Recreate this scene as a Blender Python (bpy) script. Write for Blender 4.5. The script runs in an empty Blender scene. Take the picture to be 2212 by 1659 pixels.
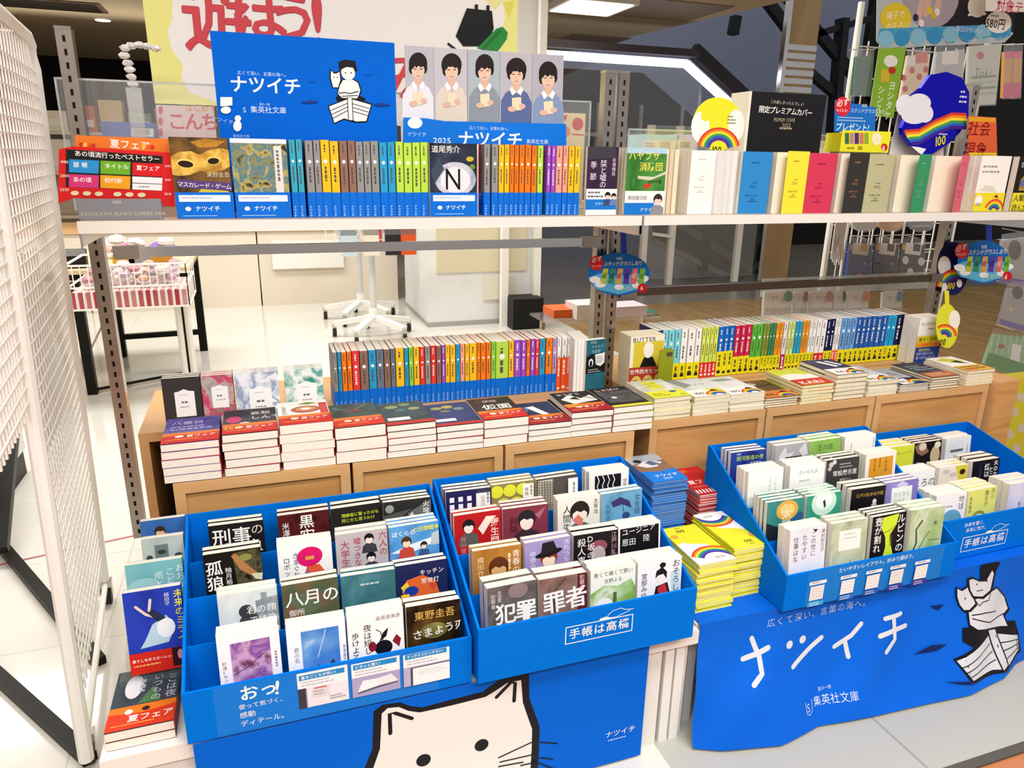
import bpy, math, random
from mathutils import Vector, Matrix
from mathutils.geometry import tessellate_polygon
random.seed(7)
SC = bpy.context.scene
COL = SC.collection
# ---------------------------------------------------------------- camera
FPX = 1562.0
CX, CY = 1106.0, 829.5
EYE = Vector((0.0, 0.0, 1.17))
AX = Vector((0.9456, -0.0822, 0.3149)).normalized()      # world X seen from the camera (right, down, forward)
AZ = Vector((0.0155, -0.9551, -0.2959)).normalized()
AY = AZ.cross(AX).normalized()
AX = AY.cross(AZ).normalized()
cam = bpy.data.cameras.new('camera')
cam_ob = bpy.data.objects.new('camera', cam)
COL.objects.link(cam_ob)
right = Vector((AX[0], AY[0], AZ[0])); down = Vector((AX[1], AY[1], AZ[1])); fwd = Vector((AX[2], AY[2], AZ[2]))
cam_ob.matrix_world = Matrix(((right.x, -down.x, -fwd.x, EYE.x), (right.y, -down.y, -fwd.y, EYE.y), (right.z, -down.z, -fwd.z, EYE.z), (0, 0, 0, 1)))
cam.sensor_width = 36.0
cam.lens = 36.0 * FPX / 2212.0
cam.clip_start = 0.02
SC.camera = cam_ob
# ---------------------------------------------------------------- light, exposure
SC.view_settings.view_transform = 'Standard'
SC.view_settings.look = 'None'
SC.view_settings.gamma = 1.0
SC.view_settings.use_curve_mapping = False
SC.view_settings.exposure = 0.0
wd = bpy.data.worlds.new('store_ambient'); SC.world = wd
wd.use_nodes = True
wd.node_tree.nodes['Background'].inputs[0].default_value = (0.97, 0.985, 1.0, 1)
wd.node_tree.nodes['Background'].inputs[1].default_value = 0.5
def area(name, loc, sx, sy, power, col=(0.985, 0.99, 0.985), aim=None):
    l = bpy.data.lights.new(name, 'AREA'); l.shape = 'RECTANGLE'; l.size = sx; l.size_y = sy; l.energy = power; l.color = col
    o = bpy.data.objects.new(name, l); o.location = loc; COL.objects.link(o)
    if aim is not None:
        o.rotation_euler = (Vector(aim) - Vector(loc)).to_track_quat('-Z', 'Y').to_euler()
    return o
# the store's ceiling fixtures: over the display, over the customer's side, over the counters behind
area('fluorescent_bank_aisle', (0.3, -0.9, 2.46), 3.2, 0.5, 86)
area('fluorescent_bank_display', (0.6, 0.2, 2.46), 3.4, 0.4, 62)
area('fluorescent_bank_middle', (-0.2, 3.0, 2.46), 4.0, 0.6, 80)
area('fluorescent_bank_counters', (-0.6, 4.9, 2.46), 4.0, 0.6, 84)
area('corridor_downlights', (3.6, 3.0, 2.46), 0.8, 4.0, 26, (1, 0.86, 0.7))
area('ceiling_fill_up', (-3.2, 8.9, 1.95), 6.0, 0.3, 21, (1, 0.96, 0.88), (-3.2, 6.5, 4.0))  # added fill lamp, aimed up to brighten the left ceiling
area('ceiling_fill_up_near', (-2.6, 5.2, 1.7), 2.0, 0.3, 5, (1, 0.96, 0.88), (-2.4, 6.0, 4.0))  # second added fill, lifts the nearer part of the ceiling
# ---------------------------------------------------------------- pixel rays onto real planes (measuring the photograph)
def ray(px, py):
    d = Vector(((px - CX) / FPX, (py - CY) / FPX, 1.0))
    return Vector((AX.dot(d), AY.dot(d), AZ.dot(d)))
def atY(px, py, Y):
    d = ray(px, py); return EYE + d * ((Y - EYE.y) / d.y)
def atZ(px, py, Z):
    d = ray(px, py); return EYE + d * ((Z - EYE.z) / d.z)
def atX(px, py, X):
    d = ray(px, py); return EYE + d * ((X - EYE.x) / d.x)
# ---------------------------------------------------------------- materials
def lin(c):
    c /= 255.0
    return c / 12.92 if c <= 0.04045 else ((c + 0.055) / 1.055) ** 2.4
def hexc(h):
    return (lin(int(h[0:2], 16)), lin(int(h[2:4], 16)), lin(int(h[4:6], 16)), 1.0)
_M = {}
NAMED = {}
def M(k):
    """A material: a name from NAMED, a hex colour (matt printed paper), or 'n:hex,hex,..:scale' for mottled printed art."""
    if k in NAMED: return NAMED[k]
    if k in _M: return _M[k]
    if k.startswith('n:'):
        _, cols, sc = k.split(':')
        m = mottled('print_' + cols.replace(',', '_'), cols.split(','), float(sc))
    else:
        m = flat('paint_' + k, k)
    _M[k] = m
    return m
def flat(name, hx, rough=0.45, metal=0.0, spec=0.14):
    m = bpy.data.materials.new(name); m.use_nodes = True
    b = m.node_tree.nodes['Principled BSDF']
    b.inputs['Base Color'].default_value = hexc(hx)
    b.inputs['Roughness'].default_value = rough
    b.inputs['Metallic'].default_value = metal
    b.inputs['Specular IOR Level'].default_value = spec
    return m
def mottled(name, cols, scale, rough=0.45, stretch=None, detail=4.0, metal=0.0, bump=0.0, distort=0.4, lo=0.32, hi=0.68):
    m = flat(name, cols[0], rough, metal)
    nt = m.node_tree; b = nt.nodes['Principled BSDF']
    tc = nt.nodes.new('ShaderNodeTexCoord'); mp = nt.nodes.new('ShaderNodeMapping')
    if stretch: mp.inputs['Scale'].default_value = stretch
    no = nt.nodes.new('ShaderNodeTexNoise'); no.inputs['Scale'].default_value = scale; no.inputs['Detail'].default_value = detail
    no.inputs['Distortion'].default_value = distort
    cr = nt.nodes.new('ShaderNodeValToRGB')
    n = len(cols)
    while len(cr.color_ramp.elements) < n: cr.color_ramp.elements.new(0.5)
    for i, c in enumerate(cols):
        cr.color_ramp.elements[i].position = lo + (hi - lo) * i / max(1, n - 1)
    for i, c in enumerate(cols):
        cr.color_ramp.elements[i].color = hexc(c)
    nt.links.new(tc.outputs['Object'], mp.inputs[0]); nt.links.new(mp.outputs[0], no.inputs['Vector'])
    nt.links.new(no.outputs['Fac'], cr.inputs[0]); nt.links.new(cr.outputs[0], b.inputs['Base Color'])
    if bump:
        bm = nt.nodes.new('ShaderNodeBump'); bm.inputs['Strength'].default_value = bump
        nt.links.new(no.outputs['Fac'], bm.inputs['Height']); nt.links.new(bm.outputs[0], b.inputs['Normal'])
    return m
def tiles(name, c1, c2, grout, size, rough=0.18, spec=0.5, squash=1.0, mortar=0.006, rot=0.0):
    m = flat(name, c1, rough, 0, spec)
    nt = m.node_tree; b = nt.nodes['Principled BSDF']
    tc = nt.nodes.new('ShaderNodeTexCoord'); br = nt.nodes.new('ShaderNodeTexBrick')
    br.offset = 0.0; br.inputs['Scale'].default_value = 1.0 / size
    br.inputs['Color1'].default_value = hexc(c1); br.inputs['Color2'].default_value = hexc(c2); br.inputs['Mortar'].default_value = hexc(grout)
    br.inputs['Mortar Size'].default_value = mortar; br.inputs['Brick Width'].default_value = 1.0; br.inputs['Row Height'].default_value = squash
    mp = nt.nodes.new('ShaderNodeMapping'); mp.inputs['Rotation'].default_value = (0, 0, rot)
    nt.links.new(tc.outputs['Object'], mp.inputs[0]); nt.links.new(mp.outputs[0], br.inputs['Vector']); nt.links.new(br.outputs['Color'], b.inputs['Base Color'])
    return m
def clear(name, hx='ffffff', gloss=0.10, tint=0.0):
    """Thin clear plastic or glass: mostly lets light through, a little mirror on top."""
    m = bpy.data.materials.new(name); m.use_nodes = True
    nt = m.node_tree; nt.nodes.clear()
    o = nt.nodes.new('ShaderNodeOutputMaterial'); tr = nt.nodes.new('ShaderNodeBsdfTransparent'); gl = nt.nodes.new('ShaderNodeBsdfGlossy')
    df = nt.nodes.new('ShaderNodeBsdfDiffuse'); df.inputs[0].default_value = hexc(hx)
    gl.inputs['Roughness'].default_value = 0.03
    m1 = nt.nodes.new('ShaderNodeMixShader'); m1.inputs[0].default_value = gloss
    m2 = nt.nodes.new('ShaderNodeMixShader'); m2.inputs[0].default_value = tint
    nt.links.new(tr.outputs[0], m2.inputs[1]); nt.links.new(df.outputs[0], m2.inputs[2])
    nt.links.new(m2.outputs[0], m1.inputs[1]); nt.links.new(gl.outputs[0], m1.inputs[2]); nt.links.new(m1.outputs[0], o.inputs[0])
    return m
def glow(name, hx, power):
    m = flat(name, hx)
    b = m.node_tree.nodes['Principled BSDF']
    b.inputs['Emission Color'].default_value = hexc(hx); b.inputs['Emission Strength'].default_value = power
    return m
NAMED.update(
    page=mottled('page_edges', ['f3eee2', 'e6dfd0'], 60, 0.7, stretch=(1, 12, 1)),
    page_yellow=mottled('page_edges_cream', ['efe6c8', 'ddd2ae'], 60, 0.7, stretch=(1, 12, 1)),
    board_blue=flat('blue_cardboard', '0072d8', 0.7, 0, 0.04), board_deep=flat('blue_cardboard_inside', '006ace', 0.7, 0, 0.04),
    poster_blue=flat('poster_blue', '0062d0', 0.55, 0, 0.06), cloth_blue=mottled('blue_cloth', ['005ccc', '0264d6'], 3, 0.6, bump=0.15),
    oak=mottled('light_oak', ['c08a50', 'cf9c62', 'b98247'], 2.2, 0.4, stretch=(1, 1, 9), detail=8),
    oak_edge=mottled('oak_edge', ['d8ab76', 'cc9c66'], 3, 0.4, stretch=(1, 1, 7)),
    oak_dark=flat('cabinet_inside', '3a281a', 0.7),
    chrome=flat('chrome', 'c9c6c2', 0.16, 1.0), dark_chrome=flat('dark_chrome', '7a6c64', 0.2, 1.0), steel=mottled('perforated_steel', ['b9b2aa', '9c9288'], 5, 0.25, metal=1.0),  # the darker chrome has a dark reflection put into its colour
    slot=flat('slot_dark', '18130f', 0.8), white_paint=flat('white_paint', 'ece9e2', 0.35), white_board=flat('white_laminate', 'e9e5dc', 0.3),
    wire=flat('white_wire', 'efece4', 0.35), black_metal=flat('black_metal', '17150f', 0.4), rubber=flat('dark_rubber', '2c2a27', 0.6),
    acrylic=clear('clear_acrylic', 'f4f6f6', 0.10, 0.05), acrylic_edge=clear('acrylic_edge', 'dfe6e2', 0.25, 0.35), film=clear('clear_film', 'f0f0f0', 0.16, 0.14),
    glass=clear('window_glass', 'c8d2d0', 0.12, 0.05), shelf_edge=clear('shelf_price_rail', 'f8f5ec', 0.12, 0.8),
    shelf_top=mottled('shelf_board', ['bfae96', 'b3a086'], 4, 0.4), lamp=glow('lamp_glow', 'fff4dc', 6.0), strip_lamp=glow('strip_light', 'f8f6ff', 3.0),
    floor_white=tiles('white_floor_tiles', 'dedbd2', 'd9d6cd', 'cac7be', 0.45, 0.12), floor_tan=mottled('tan_floor', ['a88a5c', '987a4e', 'b29468'], 1.3, 0.3, stretch=(6, 1, 1)),
    floor_orange=tiles('orange_floor_tiles', 'c07a4e', 'b8724a', 'a4664a', 0.3, 0.3), floor_grey=tiles('grey_floor_tiles', '7d776c', '857f74', '5f5a52', 0.6, 0.25),
    wall_dark=flat('dark_wall', '1c1815', 0.6), wall_hall=flat('hall_wall', 'aab0cc', 0.8), pillar_white=mottled('pillar_paint', ['e8e8e6', 'e2e2e0'], 6, 0.5),
    floor_pale=tiles('grey_shaded_tiles', 'b6b6ad', 'b1b0a8', '9c9b93', 0.6, 0.35),  # greyish tile at the front right, with its shade put into the colour
    ceiling=mottled('ceiling_board', ['ccb898', 'd2be9e'], 2, 0.8))
# ---------------------------------------------------------------- mesh builder
_G = {}
def glyph(ch, off):
    k = (ch, off)
    if k not in _G:
        c = bpy.data.curves.new('glyph', 'FONT'); c.body = ch; c.resolution_u = 2; c.offset = off
        o = bpy.data.objects.new('glyph', c); COL.objects.link(o)
        dg = bpy.context.evaluated_depsgraph_get()
        me = bpy.data.meshes.new_from_object(o.evaluated_get(dg))
        vs = [(v.co.x, v.co.y) for v in me.vertices]; fs = [tuple(p.vertices) for p in me.polygons]
        mx = max((v[0] for v in vs), default=0.3)
        bpy.data.objects.remove(o); bpy.data.curves.remove(c); bpy.data.meshes.remove(me)
        _G[k] = (vs, fs, mx)
    return _G[k]
class MB:
    def __init__(s): s.v = []; s.f = []; s.mi = []; s.mats = []
    def m(s, k):
        if k not in s.mats: s.mats.append(k)
        return s.mats.index(k)
    def add(s, vs, fs, k):
        n = len(s.v); i = s.m(k)
        s.v.extend([tuple(p) for p in vs])
        for f in fs: s.f.append(tuple(n + a for a in f)); s.mi.append(i)
        return s
    def box(s, a, b, k, T=None):
        x0, y0, z0 = a; x1, y1, z1 = b
        vs = [Vector(p) for p in ((x0, y0, z0), (x1, y0, z0), (x1, y1, z0), (x0, y1, z0), (x0, y0, z1), (x1, y0, z1), (x1, y1, z1), (x0, y1, z1))]
        if T is not None: vs = [T @ p for p in vs]
        return s.add(vs, [(0, 3, 2, 1), (4, 5, 6, 7), (0, 1, 5, 4), (1, 2, 6, 5), (2, 3, 7, 6), (3, 0, 4, 7)], k)
    def quad(s, pts, k): return s.add(pts, [tuple(range(len(pts)))], k)
    def bar(s, a, b, w, h, k, up=(0, 0, 1)):
        a = Vector(a); b = Vector(b); d = (b - a).normalized(); u = Vector(up)
        if abs(d.dot(u)) > 0.98: u = Vector((0, 1, 0))
        r = d.cross(u).normalized() * w / 2; t = r.cross(d).normalized() * h / 2
        vs = [p + e for p in (a, b) for e in (-r - t, r - t, r + t, -r + t)]
        return s.add(vs, [(3, 2, 1, 0), (4, 5, 6, 7), (0, 1, 5, 4), (1, 2, 6, 5), (2, 3, 7, 6), (3, 0, 4, 7)], k)
    def tube(s, pts, r, k, n=8):
        pts = [Vector(p) for p in pts]; rings = []
        for i, p in enumerate(pts):
            d = (pts[min(i + 1, len(pts) - 1)] - pts[max(i - 1, 0)]).normalized()
            u = Vector((0, 0, 1)) if abs(d.z) < 0.9 else Vector((1, 0, 0))
            a = d.cross(u).normalized(); b = a.cross(d)
            rings.append([p + a * r * math.cos(2 * math.pi * j / n) + b * r * math.sin(2 * math.pi * j / n) for j in range(n)])
        vs = [q for g in rings for q in g]; fs = []
        for i in range(len(pts) - 1):
            for j in range(n): fs.append((i * n + j, i * n + (j + 1) % n, (i + 1) * n + (j + 1) % n, (i + 1) * n + j))
        fs.append(tuple(range(n - 1, -1, -1))); fs.append(tuple((len(pts) - 1) * n + j for j in range(n)))
        return s.add(vs, fs, k)
    def build(s, name, parent=None, T=None):
        return put(name, s.mesh(name), parent, T)
    def mesh(s, name):
        me = bpy.data.meshes.new(name); me.from_pydata(s.v, [], s.f)
        for k in s.mats: me.materials.append(M(k))
        me.polygons.foreach_set('material_index', s.mi); me.update()
        return me
class Plane2:
    """A printed surface: u to the right, v downwards, in metres from the top-left corner o; each op lies a hair above the last."""
    def __init__(s, mb, o, ux, vd, unit=1.0, step=0.00008):
        s.mb = mb; s.o = Vector(o); s.ux = Vector(ux).normalized(); s.vd = Vector(vd).normalized(); s.n = s.vd.cross(s.ux); s.k = unit; s.i = 0; s.step = step
        s.warp = None
    def pt(s, u, v):
        p = s.o + s.ux * (u * s.k) + s.vd * (v * s.k) + s.n * (s.step * s.i)
        return s.warp(p) if s.warp else p
    clip = None
    def emit(s, pts, c):
        """One printed polygon: cut off at the sheet's edge; on a draped sheet also split fine enough to follow it."""
        if s.clip:
            W, H = s.clip
            for ax, lim, sg in ((0, 0.0, 1), (0, W, -1), (1, 0.0, 1), (1, H, -1)):
                out = []
                for i, b in enumerate(pts):
                    a = pts[i - 1]; da = (a[ax] - lim) * sg; db = (b[ax] - lim) * sg
                    if (da >= 0) != (db >= 0):
                        t = da / (da - db); out.append((a[0] + (b[0] - a[0]) * t, a[1] + (b[1] - a[1]) * t))
                    if db >= 0: out.append(b)
                pts = out
                if len(pts) < 3: return
        if s.warp is None:
            s.mb.quad([s.pt(u, v) for u, v in reversed(pts)], c); return
        tri = [[pts[i] for i in t] for t in tessellate_polygon([[Vector((u, v, 0)) for u, v in pts]])] if len(pts) > 3 else [list(pts)]
        while tri:
            t = tri.pop(); e = [math.hypot(t[i][0] - t[(i + 1) % 3][0], t[i][1] - t[(i + 1) % 3][1]) for i in range(3)]; m = max(e)
            if m > .009:
                i = e.index(m); a, b, d = t[i], t[(i + 1) % 3], t[(i + 2) % 3]; h = ((a[0] + b[0]) / 2, (a[1] + b[1]) / 2)
                tri += [[a, h, d], [h, b, d]]
            else: s.mb.quad([s.pt(u, v) for u, v in t], c)
    def poly(s, pts, c): s.i += 1; s.emit(list(pts), c)
    def rect(s, a, b, c, d, col): s.poly([(a, b), (c, b), (c, d), (a, d)], col)
    def ell(s, u, v, ru, rv, c, n=20, rot=0.0):
        ca, sa = math.cos(rot), math.sin(rot)
        s.poly([(u + ru * math.cos(2 * math.pi * i / n) * ca - rv * math.sin(2 * math.pi * i / n) * sa, v + ru * math.cos(2 * math.pi * i / n) * sa + rv * math.sin(2 * math.pi * i / n) * ca) for i in range(n)], c)
    def stroke(s, pts, w, c, cap=True):
        s.i += 1; L = []; R = []
        for i, p in enumerate(pts):
            a = pts[max(i - 1, 0)]; b = pts[min(i + 1, len(pts) - 1)]
            dx, dy = b[0] - a[0], b[1] - a[1]; q = math.hypot(dx, dy) or 1
            nx, ny = -dy / q * w / 2, dx / q * w / 2
            L.append((p[0] + nx, p[1] + ny)); R.append((p[0] - nx, p[1] - ny))
        n = len(pts)
        for i in range(n - 1): s.emit([R[i], R[i + 1], L[i + 1], L[i]], c)
        if cap:
            for p in (pts[0], pts[-1]): s.ell(p[0], p[1], w / 2, w / 2, c, 8); s.i -= 1
    def arc(s, u, v, r, a0, a1, w, c, n=18, k=1.0):
        s.stroke([(u + r * math.cos(math.radians(a0 + (a1 - a0) * i / n)), v - k * r * math.sin(math.radians(a0 + (a1 - a0) * i / n))) for i in range(n + 1)], w, c, False)
    def text(s, t, u, v, sz, c, V=0, b=0, rot=0, sp=1.0, sx=1.0):
        s.i += 1; x, y = u, v
        off = {0: 0.0, 1: 0.01, 2: 0.017, 3: -0.01}[b]
        ca, sa = math.cos(math.radians(rot)), math.sin(math.radians(rot))
        for ch in t:
            if ch == '\n':
                if V: x -= sz * 1.25; y = v
                else: y += sz * 1.3; x = u
                continue
            if ch != ' ':
                gv, gf, mx = glyph(ch, off)
                q = []
                for gx, gy in gv:
                    if V and ch in 'ー〜':
                        px, py = x + (0.85 - gy) * 0 + sz * (0.12 + gy), y + sz * gx
                    else:
                        px, py = x + sz * gx * sx, y + sz * (0.88 - gy)
                    dx, dy = px - u, py - v
                    q.append((u + dx * ca - dy * sa, v + dx * sa + dy * ca))
                if s.clip and (min(a for a, _ in q) < 0 or max(a for a, _ in q) > s.clip[0] or max(b for _, b in q) > s.clip[1]):
                    for f in gf: s.emit([q[i] for i in f], c)
                else: s.mb.add([s.pt(*a) for a in q], gf, c)
            if V: y += sz * sp * (0.7 if ch == ' ' else 1.0)
            elif ord(ch) < 0x2000: x += (sz * 0.35 if ch == ' ' else (glyph(ch, off)[2] + 0.07) * sz * sx) * sp
            else: x += sz * sp * sx
    def lines(s, u, v, ln, sz, c, n=1, V=0):
        """Rows of illegible fine print."""
        s.i += 1
        for r in range(n):
            q = 0.0
            while q < ln * (0.75 + 0.25 * ((r * 7) % 5) / 4):
                a = sz * random.uniform(0.5, 1.6)
                if V: x0, x1, y0, y1 = u - r * sz * 1.9, u - r * sz * 1.9 + sz * 0.75, v + q, v + q + a
                else: x0, x1, y0, y1 = u + q, u + q + a, v + r * sz * 1.9, v + r * sz * 1.9 + sz * 0.75
                s.mb.quad([s.pt(x0, y1), s.pt(x1, y1), s.pt(x1, y0), s.pt(x0, y0)], c); q += a + sz * 0.35
    def run(s, ops):
        for o in ops:
            k, a = o[0], o[1:]
            kw = a[-1] if a and isinstance(a[-1], dict) else {}
            if kw: a = a[:-1]
            {'T': s.text, 'E': s.ell, 'R': s.rect, 'P': s.poly, 'S': s.stroke, 'L': s.lines, 'A': s.arc, 'H': s.head, 'B': s.rainbow}[k](*a, **kw)
    def head(s, u, v, r, hair, skin, body):
        """A small drawn person, head and shoulders, without features one could name."""
        s.poly([(u - r * 1.7, v + r * 3.2), (u - r * 1.4, v + r * 1.5), (u - r * 0.4, v + r * 0.9), (u + r * 0.4, v + r * 0.9), (u + r * 1.4, v + r * 1.5), (u + r * 1.7, v + r * 3.2)], body)
        s.ell(u, v - r * 0.2, r * 1.05, r * 1.08, hair)
        s.ell(u, v + r * 0.15, r * 0.78, r * 0.95, skin)
        s.poly([(u - r * 0.95, v + r * 0.1), (u - r * 0.8, v - r * 0.9), (u + r * 0.8, v - r * 0.9), (u + r * 0.95, v + r * 0.1), (u + r * 0.45, v - r * 0.25), (u + r * 0.1, v - r * 0.1), (u - r * 0.35, v - r * 0.3)], hair)
    def rainbow(s, u, v, r, w, a0=20, a1=160, k=1.0):
        for i, c in enumerate(('d8402c', 'ee8a28', 'f4dc3c', '3f9e50', '2a62c0', '5a2c8c')):
            s.arc(u, v, r - w * (i + 0.5), a0, a1, w * 1.03, c, 18, k)
# ---------------------------------------------------------------- objects
LABELS = {}
def put(name, me, parent=None, T=None):
    o = bpy.data.objects.new(name, me); COL.objects.link(o)
    if parent is not None: o.parent = parent
    if T is not None: o.matrix_local = T
    return o
def tag(o, label, cat, group=None, kind=None):
    if label: o['label'] = label
    if cat: o['category'] = cat
    if group: o['group'] = group
    if kind: o['kind'] = kind
    return o
def thing(name, label, cat, T, group=None):
    o = put(name, None)
    if isinstance(T, Matrix): o.matrix_world = T
    else: o.location = T
    return tag(o, label, cat, group)
def structure(name, mb, T=None):
    o = mb.build(name, None, T); o['kind'] = 'structure'; return o
def copy_tree(root, T, label, group=None):
    r = root.copy(); COL.objects.link(r); r.matrix_world = T; r['label'] = label
    if group: r['group'] = group
    for ch in root.children:
        c = ch.copy(); COL.objects.link(c); c.parent = r
        for g in ch.children:
            d = g.copy(); COL.objects.link(d); d.parent = c
    return r
def TR(x, y, z, rz=0.0, rx=0.0, ry=0.0):
    return Matrix.Translation((x, y, z)) @ Matrix.Rotation(rz, 4, 'Z') @ Matrix.Rotation(ry, 4, 'Y') @ Matrix.Rotation(rx, 4, 'X')
# ---------------------------------------------------------------- books
_BM = {}
def jacket_mesh(key, w, h, t, base, ops, spine=None, spine_ops=None, fore=False):
    k = ('j', key, round(w, 4), round(h, 4), round(t, 4))
    if k in _BM: return _BM[k]
    mb = MB(); e = 0.0004
    mb.box((0, 0, 0), (w, e, h), base)                       # front board
    mb.box((0, t - e, 0), (w, t, h), base)                   # back board
    mb.box((w - e, 0, 0), (w, t, h), spine or base)          # spine
    if ops:
        p = Plane2(mb, (0, 0, h), (1, 0, 0), (0, 0, -1), w); p.clip = (1.0, h / w)
        p.run(ops)
    if spine_ops:
        p = Plane2(mb, (w, 0, h), (0, 1, 0), (0, 0, -1), t); p.run(spine_ops)
    _BM[k] = mb.mesh('cover'); return _BM[k]
def pages_mesh(w, h, t, mat):
    k = ('p', round(w, 4), round(h, 4), round(t, 4), mat)
    if k in _BM: return _BM[k]
    mb = MB(); i = 0.0003
    mb.box((0.0003, 0.0004, i), (w - 0.0005, t - 0.0004, h - i), mat)
    _BM[k] = mb.mesh('page_block'); return _BM[k]
def band_mesh(key, w, h, t, base, bh, ops, spine_ops=None):
    k = ('b', key, round(w, 4), round(h, 4), round(t, 4))
    if k in _BM: return _BM[k]
    mb = MB(); o = 0.0016 if ops is not None else 0.0006; z0 = 0.0004
    mb.box((0, -o, z0), (w + 0.0006, -o + 0.0004, bh), base)
    mb.box((w + 0.0002, -o, z0), (w + 0.0008, t, bh), base)
    if ops:
        p = Plane2(mb, (0, -o, bh), (1, 0, 0), (0, 0, -1), w); p.clip = (1.0, bh / w); p.run(ops)
    if spine_ops:
        p = Plane2(mb, (w + 0.0008, 0, bh), (0, 1, 0), (0, 0, -1), t); p.run(spine_ops)
    _BM[k] = mb.mesh('paper_band'); return _BM[k]
def book(spec, T, label, t=0.014, w=0.1, h=0.148, group=None, cat='book', name='paperback', page='page'):
    """spec = (key, base colour, ops, band) with band = (colour, height share, ops, spine ops) or None; more: spec[4] spine colour, spec[5] spine ops."""
    key, base, ops, band = spec[:4]
    sp = spec[4] if len(spec) > 4 else None
    so = spec[5] if len(spec) > 5 else None
    r = thing(name, label, cat, T, group)
    put('cover', jacket_mesh(key, w, h, t, base, ops, sp, so), r)
    put('page_block', pages_mesh(w, h, t, page), r)
    if band: put('paper_band', band_mesh(key, w, h, t, band[0], h * band[1], band[2], band[3] if len(band) > 3 else None), r)
    return r
W_ = 'f6f4ee'; K_ = '15141a'
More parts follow.
